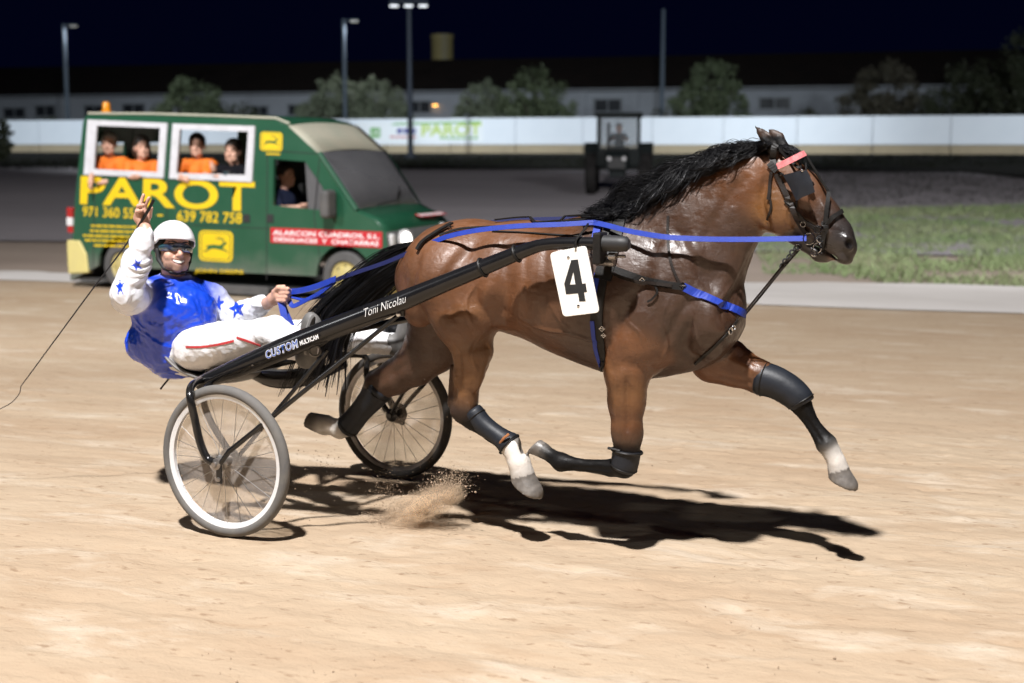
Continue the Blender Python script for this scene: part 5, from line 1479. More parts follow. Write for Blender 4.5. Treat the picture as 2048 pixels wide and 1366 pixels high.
# side profile, clockwise from the rear bottom corner
prof = [vp(140, 548), vp(150, 400), vp(166, 246), vp(172, 231), vp(300, 232), vp(430, 236), vp(548, 241), vp(575, 252), vp(634, 306), vp(680, 374), vp(708, 420), vp(750, 442), vp(772, 466), vp(778, 520), vp(770, 585)]
zsill = float(np.mean([vp(170, 556)[2], vp(600, 592)[2]]))
prof = [p.copy() for p in prof]
prof[0][2] = zsill; prof[-1][2] = zsill
xr, xf = 0.0, 3.62
RW = 0.335
def arch(xc, r, n=9):
    return [np.array([xc + r * math.cos(math.pi * i / n), YN, max(zsill, RW + r * math.sin(math.pi * i / n))]) for i in range(n + 1)]
outer = prof + arch(xf, 0.42) + arch(xr, 0.42)
W1 = [vp(193, 251), vp(320, 256), vp(314, 344), vp(187, 338)]
W2 = [vp(359, 259), vp(496, 263), vp(490, 350), vp(352, 346)]
W3 = [vp(547, 318), vp(610, 323), vp(644, 372), vp(658, 422), vp(546, 411)]
for w in (W1, W2, W3):
    pass
def side_panel(y, name):
    bm = bmesh.new(); s = 1 if y < 0 else -1
    edges = []
    for loop in (outer, W1, W2, W3):
        vs = [bm.verts.new((p[0], y, p[2])) for p in loop]
        for i in range(len(vs)):
            edges.append(bm.edges.new((vs[i], vs[(i + 1) % len(vs)])))
    bmesh.ops.triangle_fill(bm, use_beauty=True, use_dissolve=False, edges=edges)
    g = bmesh.ops.extrude_face_region(bm, geom=bm.faces[:])
    bmesh.ops.translate(bm, verts=[e for e in g['geom'] if isinstance(e, bmesh.types.BMVert)], vec=(0, 0.05 * s, 0))
    return bm_obj(name, bm, M_green, van)
near_side = side_panel(YN, 'side_panel'); far_side = side_panel(0.82, 'side_panel')
def skin(name, i0, i1, m, y0=-0.985, y1=0.805, crown=0.0, parent=van, inset=0.0, lift=0.004):
    """sheet across the van between profile points i0..i1"""
    b = MB(); n = 8; P = prof[i0:i1 + 1]
    vs = []; fs = []
    for p in P:
        for k in range(n + 1):
            t = k / n; y = y0 + (y1 - y0) * t
            vs.append((p[0], y, p[2] + lift + crown * (1 - (2 * t - 1) ** 2)))
    for j in range(len(P) - 1):
        for k in range(n): fs.append((j * (n + 1) + k, j * (n + 1) + k + 1, (j + 1) * (n + 1) + k + 1, (j + 1) * (n + 1) + k))
    b.add(vs, fs); o = b.build(name, m, parent, True)
    md = o.modifiers.new('solid', 'SOLIDIFY'); md.thickness = 0.03; md.offset = -1
    return o
skin('roof', 3, 7, M_green, crown=0.05)
skin('roof_fairing', 7, 8, M_cream, crown=0.05)
b = MB(); b.tube([p + np.array([0, 0.05, 0.03]) for p in prof[3:8]], 0.018, 8); b.build('roof_rail', M_cream, van, True)
# bonnet, nose and bumper bulge forward in plan
def nose_skin(name, pts, m, bul, parent=van):
    b = MB(); n = 12; vs = []; fs = []
    for p, q_ in zip(pts, bul):
        for k in range(n + 1):
            t = k / n; y = -0.985 + 1.79 * t
            vs.append((p[0] + q_ * (1 - (2 * t - 1) ** 2), y, p[2] + 0.004 + (0.03 if q_ > 0 else 0) * (1 - (2 * t - 1) ** 2)))
    for j in range(len(pts) - 1):
        for k in range(n): fs.append((j * (n + 1) + k, j * (n + 1) + k + 1, (j + 1) * (n + 1) + k + 1, (j + 1) * (n + 1) + k))
    b.add(vs, fs); o = b.build(name, m, parent, True)
    md = o.modifiers.new('solid', 'SOLIDIFY'); md.thickness = 0.02; md.offset = -1
    return o
ws = nose_skin('windscreen', [prof[8], prof[9], prof[10]], M_glass, [0.02, 0.04, 0.06])
bon = nose_skin('bonnet', [prof[10], prof[11], prof[12]], M_green, [0.06, 0.06, 0.06])
nose = nose_skin('grille', [prof[12], prof[13]], M_dusty, [0.06, 0.06])
bmp = nose_skin('bumper', [prof[13] + np.array([0.06, 0, 0]), prof[14] + np.array([0.05, 0, 0])], M_yelplas, [0.06, 0.05])
b = MB(); b.tube([np.array([prof[8][0] + 0.02, -0.98, prof[8][2]]), np.array([prof[10][0] + 0.03, -0.98, prof[10][2]])], 0.035, 8); b.build('windscreen_pillar', M_green, van, True)
b = MB(); b.tube([prof[10] + np.array([0.13, 0.35, 0.05]), prof[10] + np.array([0.12, 0.9, 0.10]), prof[10] + np.array([-0.06, 1.3, 0.26])], 0.012, 6); b.build('wiper', M_rubber, van, True)
# rear doors: panels round two open windows
def rdoor(y0, y1, name='rear_door'):
    b = MB(); zt = 2.36; z1 = 1.22; z2 = 2.06
    xz = lambda z: float(np.interp(z, [prof[0][2], prof[1][2], prof[2][2], prof[3][2]], [prof[0][0], prof[1][0], prof[2][0], prof[3][0]]))
    def pan(ya, yb, za, zb):
        b.prism([(xz(za), ya, za), (xz(zb), ya, zb), (xz(zb) + 0.05, ya, zb), (xz(za) + 0.05, ya, za)], (0, yb - ya, 0))
    pan(y0, y1, zsill, z1); pan(y0, y1, z2, zt); pan(y0, y0 + 0.10, z1, z2); pan(y1 - 0.10, y1, z1, z2)
    b.build(name, M_green, van)
rdoor(-0.985, -0.01); rdoor(0.01, 0.805)
b = MB(); b.box((1.3, -0.09, zsill + 0.02), (4.2, 1.7, 0.04)); b.build('floor', M_inside, van)
b = MB(); b.box((2.05, 0.30, 1.15), (0.05, 0.9, 1.5)); b.build('bulkhead', M_inside, van)
b = MB()
for (x, y) in ((2.42, -0.45), (2.42, 0.45)):
    b.box((x, y, 0.75), (0.5, 0.5, 0.14)); b.box((x - 0.25, y, 1.12), (0.12, 0.48, 0.75))
b.build('seats', M_inside, van, False, 0.04)
# window frames
def px_quad_frame(name, out, inn, m, y, th):
    b = MB(); A = [vp(*p, y) for p in out]; B = [vp(*p, y) for p in inn]
    for i in range(4):
        j = (i + 1) % 4
        b.prism([A[i], A[j], B[j], B[i]], (0, th, 0))
    return b.build(name, m, van)
px_quad_frame('window_frame', [(175, 239), (334, 246), (326, 356), (167, 349)], [(193, 251), (320, 256), (314, 344), (187, 338)], M_white, -1.03, 0.028)
px_quad_frame('window_frame', [(345, 247), (509, 252), (503, 364), (338, 357)], [(359, 259), (496, 263), (490, 350), (352, 346)], M_white, -1.03, 0.028)
# cab quarter glass and mirror
b = MB(); b.prism([vp(610, 323, -0.985), vp(644, 372, -0.985), vp(658, 422, -0.985), vp(616, 418, -0.985)], (0, 0.008, 0)); b.build('quarter_glass', M_glass, van)
b = MB(); b.box(vp(656, 408, -1.14), (0.14, 0.24, 0.36)); mi = b.build('mirror', M_dusty, van, False, 0.05, 3)
b = MB(); b.tube([vp(650, 418, -0.98), vp(654, 414, -1.08)], 0.03, 8); b.build('mirror_arm', M_dusty, mi, True)
for x in (493, 540):
    b = MB(); b.box(vp(x, 437, -1.004), (0.11, 0.012, 0.11)); b.build('door_handle', M_rubber, van, False, 0.01)
for x0, y0, x1, y1 in ((535, 256, 533, 560), (520, 300, 640, 308), (340, 240, 330, 566), (190, 360, 186, 545), (338, 448, 640, 462), (640, 312, 628, 430), (628, 430, 640, 520)):
    b = MB(); b.tube([vp(x0, y0, -1.0), vp(x1, y1, -1.0)], 0.006, 6); b.build('door_seam', M_rubber, van)
b = MB(); b.box(vp(390, 575, -1.01), (2.4, 0.03, 0.12)); b.build('sill', M_dusty, van, False, 0.01)
# lamps
for (x, y, h) in ((148, 440, 0.36),):
    b = MB(); p = vp(x, y, -0.96); b.box((p[0] - 0.03, p[1], p[2]), (0.10, 0.12, h)); tl = b.build('tail_light', M_tail, van, False, 0.015)
    b = MB(); b.box((p[0] - 0.03, p[1] - 0.008, p[2] - 0.02), (0.102, 0.12, 0.12)); b.build('clear_segment', M_clear, tl, False, 0.01)
    b = MB(); b.box((p[0] - 0.03, 0.78, p[2]), (0.10, 0.12, h)); b.build('tail_light', M_tail, van, False, 0.015)
b = MB(); P = [vp(133, 480, -1.02), vp(158, 481, -1.02), vp(172, 508, -1.02), vp(176, 546, -1.02), vp(136, 548, -1.02)]; b.prism(P, (0, 0.10, 0)); rb = b.build('rear_bumper', M_yelplas, van, False, 0.02)
b = MB(); b.box((P[0][0] + 0.02, -0.09, P[0][2] - 0.22), (0.12, 1.80, 0.40)); b.build('rear_bumper', M_yelplas, van, False, 0.03)
for yy, c in ((-0.62, vp(812, 478, -0.64) + np.array([-0.02, 0, 0])), (0.66, np.array([4.28, 0.50, 0.86]))):
    b = MB(); b.lathe(c, (1, -0.30 if yy < 0 else 0.25, 0.1), [(-0.16, 0.11), (0.02, 0.125), (0.035, 0.10)], 20); hl = b.build('headlight', M_clear, van, True)
    b = MB(); b.lathe(c, (1, -0.30 if yy < 0 else 0.25, 0.1), [(0.030, 0.095), (0.042, 0.08)], 20); b.build('bulb', M_lampw, hl, True)
    b = MB(); b.box(c + np.array([-0.10, -0.24 if yy < 0 else 0.24, 0.0]), (0.16, 0.12, 0.16)); b.build('indicator', M_clear, van, False, 0.03)
p = vp(213, 222, -0.6)
b = MB(); b.lathe((p[0], -0.6, p[2] - 0.02), (0, 0, 1), [(0, 0.075), (0.025, 0.075), (0.027, 0.06), (0.12, 0.056), (0.145, 0.04), (0.15, 0.01)], 20); b.build('beacon', M_amber, van, True)
# wheels
for xc in (xr, xf):
    for yc in (-0.90, 0.72):
        s = -1 if yc < 0 else 1
        b = MB(); b.lathe((0, 0, 0), (0, s, 0), [(-0.10, 0.20), (-0.10, 0.305), (-0.07, 0.335), (0.07, 0.335), (0.095, 0.31), (0.10, 0.22), (0.06, 0.20)], 32)
        w = b.build('wheel', M_dusty if xc == xf else M_dusty, van, True); w.location = (xc, yc, RW)
        b = MB(); b.lathe((0, 0, 0), (0, s, 0), [(0.03, 0.205), (0.075, 0.20), (0.06, 0.16), (0.085, 0.10), (0.09, 0.06), (0.11, 0.05), (0.112, 0.01)], 28); b.build('hubcap', mat('yellow_hub', (0.50, 0.40, 0.10), rough=0.6, noise=(9, (0.36, 0.32, 0.2), 0.5)), w, True)
        b = MB()
        for i in range(8):
            a = math.pi / 4 * i; b.lathe((0.14 * math.cos(a), s * 0.062, 0.14 * math.sin(a)), (0, s, 0), [(0, 0.022), (0.006, 0.02)], 8)
        b.build('wheel_bolts', M_rubber, w, True)
for xc in (xr, xf):
    b = MB(); b.box((xc, 0, 0.78), (0.95, 1.60, 0.06)); b.build('wheel_arch', M_rubber, van)
# lettering and emblems: flat prints on the near side
def quad(tl, tr, br, bl, y=-1.0055):
    A, B, C_, D = [vp(*p, y) for p in (tl, tr, br, bl)]
    return lambda u, v: (D * (1 - u) + C_ * u) * (1 - v) + (A * (1 - u) + B * u) * v
def print_text(txt, corners, m, bold=0.0, y=-1.0055, shear=0.0, name='lettering', parent=van):
    f = quad(*corners, y)
    return text_mesh(txt, 1.0, parent, m, lambda u, v: f(u, v), bold, shear, name=name, fit=(1.0, 1.0))
print_text('PAROT', [(164, 353), (507, 365), (507, 422), (162, 407)], M_yellow, 0.022)
print_text('971 360 551', [(166, 413), (276, 417), (276, 437), (165, 432)], M_yellow, 0.012)
print_text('-', [(314, 429), (326, 429), (326, 432), (314, 432)], M_yellow, 0.0)
print_text('639 782 758', [(355, 421), (484, 426), (483, 447), (354, 442)], M_yellow, 0.012)
print_text('ALARCON CUADROS, S.L.', [(546, 460), (759, 469), (759, 479), (546, 471)], M_lwhite, 0.02, y=-1.012, shear=0.1)
print_text('DESGUACES  Y  CHATARRAS', [(548, 474), (757, 483), (757, 492), (548, 482)], M_lwhite, 0.02, y=-1.012, shear=0.1)
b = MB(); b.prism([vp(x, y, -1.010) for x, y in ((541, 455), (764, 464), (764, 496), (541, 485))], (0, 0.008, 0)); b.build('sign_panel', M_redsign, van)
print_text('JOHN DEERE', [(390, 537), (487, 540), (487, 550), (390, 547)], M_yellow, 0.01)
b = MB(); random.seed(3)
for (y, x0, x1) in ((449, 182, 274), (459, 180, 276), (469, 166, 278), (478, 170, 278), (488, 188, 276)):
    x = x0
    while x < x1 - 4:
        w_ = random.uniform(5, 17); w_ = min(w_, x1 - x)
        b.prism([vp(x, y + 0.03 * (x - 160), -1.006), vp(x + w_, y + 0.03 * (x + w_ - 160), -1.006), vp(x + w_, y + 3.6 + 0.03 * (x + w_ - 160), -1.006), vp(x, y + 3.6 + 0.03 * (x - 160), -1.006)], (0, 0.002, 0))
        x += w_ + 2.2
b.build('small_print', M_yellow, van)
DEER = [(-0.62, -0.06), (-0.42, 0.05), (-0.10, 0.10), (0.22, 0.07), (0.38, 0.16), (0.46, 0.28), (0.40, 0.36), (0.55, 0.33), (0.70, 0.22), (0.62, 0.18), (0.50, 0.05), (0.40, -0.10), (0.60, -0.20), (0.74, -0.36), (0.66, -0.38), (0.50, -0.26), (0.26, -0.22), (-0.14, -0.16), (-0.34, -0.22), (-0.56, -0.40), (-0.78, -0.40), (-0.56, -0.28), (-0.46, -0.14)]
ANT = [(0.44, 0.34), (0.30, 0.44), (0.06, 0.46), (-0.02, 0.60), (0.02, 0.62), (0.10, 0.51), (0.20, 0.52), (0.20, 0.66), (0.25, 0.66), (0.28, 0.51), (0.38, 0.46), (0.40, 0.58), (0.45, 0.58), (0.46, 0.42)]
def emblem(name, corners, parent, bm_, dm, y=-1.006, fn=None):
    f = fn or quad(*corners, y)
    def rr(s, r):
        out = []
        for cx, cy, a0 in ((s - r, s - r, 0), (-s + r, s - r, 90), (-s + r, -s + r, 180), (s - r, -s + r, 270)):
            for k in range(7): a = R(a0 + 15 * k); out.append((cx + r * math.cos(a), cy + r * math.sin(a)))
        return out
    g2 = lambda p, o: f(0.5 + p[0] / 2, 0.5 + p[1] / 2) + np.array([0, o, 0])
    b = MB(); b.prism([g2(p, 0) for p in rr(1.0, 0.32)], (0, 0.003, 0)); e = b.build(name, bm_, parent)
    b = MB()
    o1 = rr(0.88, 0.26); o2 = rr(0.83, 0.24); n = len(o1)
    for i in range(n): b.add([g2(o1[i], -0.0015), g2(o1[(i + 1) % n], -0.0015), g2(o2[(i + 1) % n], -0.0015), g2(o2[i], -0.0015)], [(0, 1, 2, 3)])
    b.add([g2(p, -0.0018) for p in DEER], [tuple(range(len(DEER)))]); b.add([g2(p, -0.0020) for p in ANT], [tuple(range(len(ANT)))])
    b.build('emblem_mark', dm, e)
    return e
M_emb = mat('emblem_green', (0.02, 0.10, 0.03), rough=0.4, noise=(20, (0.03, 0.12, 0.04), 0.5))
emblem('emblem', [(521, 263), (565, 265), (564, 303), (520, 301)], van, M_yellow, M_emb)
emblem('emblem', [(398, 460), (466, 463), (465, 525), (398, 521)], van, M_yellow, M_emb)
b = MB(); b.prism([vp(x, y, -1.006) for x, y in ((532, 306), (560, 307), (560, 310), (532, 309))], (0, 0.002, 0)); b.build('print_line', M_yellow, van)
# bonnet sticker
def bon_pt(u, v):
    p = prof[11] * 0.9 + prof[12] * 0.1
    return np.array([p[0] + 0.06 + 0.10 * (1 - v), -0.10 + 0.75 * u, p[2] + 0.055 - 0.03 * (1 - v)])
b = MB(); b.prism([bon_pt(0, 0), bon_pt(1, 0), bon_pt(1, 1), bon_pt(0, 1)], (0, 0, 0.004)); b.build('sign_panel', M_redsign, van)
for v0 in (0.18, 0.56):
    b = MB(); b.prism([bon_pt(u, v) + np.array([0, 0, 0.005]) for u, v in ((0.06, v0), (0.94, v0), (0.94, v0 + 0.24), (0.06, v0 + 0.24))], (0, 0, 0.002)); b.build('print_line', M_lwhite, van)

# ------------------------------------------------------------------ people in the van
M_skinv = mat('skin_tone', vcol='Col', rough=0.5, noise=(40, (0.85, 0.78, 0.74), 0.5))
M_orange = mat('orange_polo', (0.80, 0.19, 0.012), rough=0.75, noise=(9, (0.68, 0.14, 0.01), 0.5), bump=(14, 0.5, 0.02))
M_dkshirt = mat('black_tee', (0.004, 0.004, 0.006), rough=0.9, spec=0.15, noise=(12, (0.007, 0.007, 0.010), 0.5), bump=(14, 0.5, 0.02))
M_navyj = mat('navy_jacket', (0.005, 0.008, 0.022), rough=0.8, spec=0.2, noise=(12, (0.008, 0.012, 0.032), 0.5), bump=(14, 0.5, 0.02))
M_hairg = mat('grey_hair', (0.40, 0.385, 0.37), rough=0.7, noise=(60, (0.26, 0.25, 0.24), 0.5), bump=(90, 0.6, 0.006))
M_haird = mat('dark_hair', (0.016, 0.011, 0.008), rough=0.5, noise=(60, (0.03, 0.02, 0.014), 0.5), bump=(90, 0.6, 0.006))
def bust(label, hc, yaw, shirt_m, hair_m, arms, long_hair=False, cap=False, pitch=0.0, scale=1.32, parentframe=None, group='people riding in the green van'):
    """seated figure: hc = head centre in the vehicle's frame, yaw = direction faced, arms = [(elbow, wrist, fingertips), ...] offsets in that frame"""
    pf = parentframe or van
    t = empty('person', pf.location, pf.rotation_euler[2]); tag(t, label, 'person', group)
    hc = np.array(hc, float); F_ = np.array([math.cos(yaw), math.sin(yaw), 0]); L_ = np.array([-math.sin(yaw), math.cos(yaw), 0]); U_ = np.array([0, 0, 1.0])
    F2 = F_ * math.cos(pitch) + U_ * math.sin(pitch); U2 = np.cross(F2, L_); M_ = np.stack([F2, L_, U2], 1)
    h = lambda x, y, z: hc + M_ @ np.array([x, y, z]) * scale
    S = Sculpt(hc - [0.62, 0.62, 0.85], hc + [0.62, 0.62, 0.22], 0.0085)
    sk = (0.60, 0.36, 0.27)
    head_prims(S, h, M_, sk, sk, 1.0, False, rs=scale)
    ch = hc + np.array([0, 0, -0.36]) - F_ * 0.03; hip = hc + np.array([0, 0, -0.74]) - F_ * 0.05
    S.cone(h(-0.01, 0, -0.06), ch + [0, 0, 0.14], 0.058, 0.065, 0.02, 1, sk)
    S.cone(ch, hip, 0.10, 0.11, 0.04, 1.2, sk)
    sh = [ch + L_ * 0.19 + [0, 0, 0.10], ch - L_ * 0.19 + [0, 0, 0.10]]
    for (e_, w_, f_), s0 in zip(arms, sh):
        e_, w_, f_ = hc + np.array(e_), hc + np.array(w_), hc + np.array(f_)
        limb(S, [(s0, 0.05), (e_, 0.044), (w_, 0.032), (w_ * 0.5 + f_ * 0.5, 0.034), (f_, 0.016)], 0.02, sk)
        pr = f_ - w_; pr = pr / (np.linalg.norm(pr) + 1e-9); sd = np.cross(pr, [0.2, 0.3, 0.9]); sd /= np.linalg.norm(sd)
        for kf in (-1.5, -0.5, 0.5, 1.5): limb(S, [(w_ * 0.45 + f_ * 0.55 + sd * 0.015 * kf, 0.011), (f_ + sd * 0.018 * kf + pr * (0.03 - 0.006 * abs(kf)), 0.009)], 0.008, sk)
        limb(S, [(w_ * 0.7 + f_ * 0.3 + sd * 0.03, 0.012), (w_ * 0.4 + f_ * 0.6 + sd * 0.055, 0.010)], 0.008, sk)
    V, Q = S.mesh(1); C_ = S.colors(V, 0.008)
    for s_ in (1, -1):                                            # eyes and brows
        for c_, r_, cl_ in ((h(0.090, 0.031 * s_, -0.003), 0.012, (0.02, 0.015, 0.012)), (h(0.093, 0.032 * s_, 0.021), 0.012, (0.06, 0.035, 0.025))):
            k_ = np.linalg.norm(V - c_, axis=1) < r_ * 0.72 * scale; C_[k_] = cl_
    np_mesh('body', V, Q, M_skinv, t, C_)
    S = Sculpt(hc - [0.62, 0.62, 0.85], hc + [0.62, 0.62, -0.06], 0.011)
    S.cone(ch + [0, 0, 0.0], hip, 0.145, 0.16, 0.05, 1.15); S.cone(sh[0], sh[1], 0.078, 0.078, 0.06)
    for (e_, w_, f_), s0 in zip(arms, sh): limb(S, [(s0, 0.078), (s0 * 0.25 + (hc + np.array(e_)) * 0.75, 0.066)], 0.03)
    S.cone(ch + [0, 0, 0.10], ch + [0, 0, 0.165] + F_ * 0.01, 0.075, 0.066, 0.02)
    S.cone(ch + [0, 0, 0.17] + F_ * 0.01, ch + [0, 0, 0.25] + F_ * 0.03, 0.055, 0.07, 0.01, 1, None, True)
    V, Q = S.mesh(1); N_ = vnormals(V, Q)
    dsp = np.array([mnoise.noise(Vector(v * 11)) for v in V]); np_mesh('shirt', V + N_ * (dsp * 0.010)[:, None], Q, shirt_m, t)
    S = Sculpt(hc - 0.26, hc + 0.24, 0.008)
    S.ell(h(-0.020, 0, 0.040), np.array((0.104, 0.086, 0.092)) * scale, M_, 0.01)
    if long_hair:
        S.ell(h(-0.055, 0, -0.02), np.array((0.075, 0.098, 0.12)) * scale, M_, 0.03); S.ell(h(-0.075, 0.05, -0.08), np.array((0.05, 0.06, 0.08)) * scale, M_, 0.03)
    S.ell(h(0.088, 0, -0.030), np.array((0.075, 0.085, 0.088)) * scale, M_, 0.02, None, True)
    if not long_hair: S.ell(h(-0.02, 0, -0.095), np.array((0.16, 0.16, 0.075)) * scale, M_, 0.02, None, True)
    V, Q = S.mesh(1); N_ = vnormals(V, Q)
    dsp = np.array([mnoise.noise(Vector(v * 45)) for v in V]); np_mesh('hair', V + N_ * (dsp * 0.006)[:, None], Q, hair_m, t)
    return t
YV = -0.68
def vh(px, py, y=YV): return vp(px, py, y)
TOCAM = R(-62)
bust('grey haired passenger in orange polo resting an arm outside the van\'s rear window', vh(218, 287), R(-60), M_orange, M_hairg,
     [((0.30, -0.10, -0.48), (0.20, -0.30, -0.52), (0.10, -0.36, -0.55)), ((-0.10, -0.22, -0.40), (0.02, -0.42, -0.46), (0.05, -0.47, -0.60))])
bust('dark haired passenger in orange polo in the van\'s rear window beside the grey haired one', vh(284, 294), R(-40), M_orange, M_haird,
     [((0.26, -0.02, -0.42), (0.16, -0.30, -0.40), (0.05, -0.34, -0.42)), ((-0.06, -0.24, -0.42), (0.12, -0.33, -0.40), (0.24, -0.34, -0.40))], True)
bust('passenger in orange polo leaning on the sill of the van\'s middle window', vh(394, 290), R(-62), M_orange, M_haird,
     [((0.24, -0.16, -0.42), (0.08, -0.34, -0.44), (-0.02, -0.37, -0.46)), ((-0.22, -0.18, -0.40), (-0.02, -0.34, -0.42), (0.10, -0.38, -0.48))], False)
bust('young passenger in black shirt holding a small dark object at the van\'s middle window', vh(466, 302), R(-78), M_dkshirt, M_haird,
     [((0.22, -0.08, -0.36), (0.04, -0.30, -0.34), (-0.06, -0.34, -0.33)), ((-0.22, -0.12, -0.36), (-0.12, -0.28, -0.24), (-0.12, -0.32, -0.16))])
bust('van driver in navy jacket sitting behind the open cab window', vp(572, 350, -0.55), R(-12), M_navyj, M_haird,
     [((0.16, 0.26, -0.42), (0.42, 0.16, -0.36), (0.50, 0.14, -0.34)), ((0.08, -0.26, -0.44), (0.30, -0.16, -0.42), (0.40, -0.12, -0.38))])
cm = empty('camera_case', tuple(van.matrix_basis @ Vector(vh(455, 347, -0.98))), -VA); tag(cm, 'small dark compact camera held by the passenger in black at the van window', 'camera')
b = MB(); b.box((0, 0, 0), (0.12, 0.05, 0.075)); b.build('body', M_rubber, cm, False, 0.008)
b = MB(); b.lathe((0, -0.024, 0), (0, -1, 0), [(0, 0.026), (0.03, 0.026), (0.032, 0.018)], 16); b.build('lens', M_shade, cm, True)

# ================================================================== THE FAR SIDE OF THE OVAL
M_board = mat('white_rail_board', (0.72, 0.77, 0.83), rough=0.5, noise=(0.5, (0.64, 0.70, 0.77), 0.5))
M_tan = mat('tan_block', (0.40, 0.33, 0.22), rough=0.9, noise=(1.2, (0.30, 0.25, 0.17), 0.5), bump=(6, 0.5, 0.02))
M_post = mat('grey_post', (0.30, 0.32, 0.34), rough=0.6, noise=(3, (0.24, 0.26, 0.28), 0.5))
WS = 76.0
ZB = gz_s(WS)
wall = empty('perimeter_wall', sr(WS, 0), -GAM)
tag(wall, 'long white boarded perimeter wall on a tan base beyond the infield', 'wall')
seg = 4.0; pbox = None
for i in range(-34, 24):
    x = i * seg
    if pbox is None:
        b = MB(); b.box((0, 0, 1.29), (seg - 0.03, 0.10, 1.53)); pbox = b.build('panel', M_board, wall, False, 0.012)
        b = MB(); b.box((0, 0.10, 1.28), (0.12, 0.10, 1.62)); ppost = b.build('post', M_post, wall)
        b = MB(); b.box((0, 0.06, 0.22), (seg - 0.05, 0.26, 0.58)); pbase = b.build('base_block', M_tan, wall, False, 0.02)
        o, p2, q2 = pbox, ppost, pbase
    else:
        o = pbox.copy(); p2 = ppost.copy(); q2 = pbase.copy()
        for z in (o, p2, q2): COL.objects.link(z); z.parent = wall
    o.location = (x, random.uniform(-0.01, 0.01), random.uniform(-0.02, 0.02)); p2.location = (x - seg / 2, 0, 0); q2.location = (x, random.uniform(-0.02, 0.02), 0)
def wl(px, py, off=-0.065):
    """pixel -> wall frame, on the face of the wall"""
    d = ray(px, py); n = np.array([SG, CG]); o = np.array(sr(WS, 0)[:2])
    t = (o @ n + off) / (d[0] * n[0] + d[1] * n[1]); w = np.array([d[0] * t, d[1] * t]) - o
    return np.array([w @ np.array([CG, -SG]), off, CAMH + d[2] * t - ZB])
def wquad(tl, tr, br, bl, off):
    A, B, C_, D = [wl(*p, off) for p in (tl, tr, br, bl)]
    return lambda u, v: (D * (1 - u) + C_ * u) * (1 - v) + (A * (1 - u) + B * u) * v
ban = empty('banner', sr(WS, 0), -GAM); tag(ban, 'white sponsor banner with green emblem and green PAROT lettering on the far wall', 'banner')
b = MB(); b.prism([wl(x, y, -0.075) for x, y in ((717, 243), (966, 239), (966, 283), (717, 286))], (0, 0.012, 0)); b.build('sheet', mat('banner_sheet', (0.78, 0.82, 0.85), rough=0.6, noise=(0.8, (0.7, 0.75, 0.78), 0.5)), ban)
M_bgreen = mat('green_print', (0.10, 0.34, 0.10), rough=0.6, noise=(2, (0.16, 0.40, 0.10), 0.5)); M_lime = mat('lime_print', (0.42, 0.58, 0.12), rough=0.6, noise=(2, (0.5, 0.62, 0.16), 0.5)); M_bnavy = mat('navy_print', (0.06, 0.07, 0.28), rough=0.6, noise=(2, (0.09, 0.09, 0.3), 0.5)); M_bred = mat('red_print', (0.5, 0.12, 0.14), rough=0.6, noise=(2, (0.55, 0.18, 0.2), 0.5))
emblem('emblem', None, ban, M_bgreen, M_lwhite, fn=wquad((740, 255), (761, 255), (761, 276), (740, 276), -0.08))
for txt, cor, m, bo in (('PAROT', [(844, 250), (962, 247), (962, 270), (844, 272)], M_lime, 0.03),):
    f = wquad(*cor, -0.085); text_mesh(txt, 1.0, ban, m, lambda u, v, f=f: f(u, v), bo, fit=(1, 1))
for m_, x0, x1, y0, y1, n_ in ((M_bgreen, 880, 958, 274, 278, 7), (M_bnavy, 794, 834, 257, 267, 3), (M_bred, 780, 834, 272, 276, 5)):    # print too small to read
    for k in range(n_):
        xa = x0 + (x1 - x0) * k / n_; xb = xa + (x1 - x0) / n_ * 0.8
        b = MB(); b.prism([wl(x, y, -0.085) for x, y in ((xa, y0), (xb, y0), (xb, y1), (xa, y1))], (0, 0.003, 0)); b.build('print_mark', m_, ban)
b = MB(); b.prism([wl(x, y, -0.082) for x, y in ((790, 246), (962, 242), (962, 246), (780, 250))], (0, 0.004, 0)); b.build('green_stripe', M_bgreen, ban)
yb = empty('banner', sr(WS, 0), -GAM); tag(yb, 'plain ochre yellow advertising panel on the far wall just beyond the van', 'banner')
b = MB(); b.prism([wl(x, y, -0.075) for x, y in ((640, 252), (716, 251), (716, 287), (640, 288))], (0, 0.012, 0)); b.build('sheet', mat('ochre_sheet', (0.48, 0.36, 0.06), rough=0.6, noise=(1.5, (0.42, 0.31, 0.07), 0.5)), yb)
b = MB(); b.prism([wl(x, y, -0.08) for x, y in ((650, 262), (706, 261), (706, 266), (650, 267))], (0, 0.003, 0)); b.build('print_bar', mat('ochre_print', (0.36, 0.26, 0.05), rough=0.6, noise=(1.5, (0.3, 0.22, 0.05), 0.5)), yb)

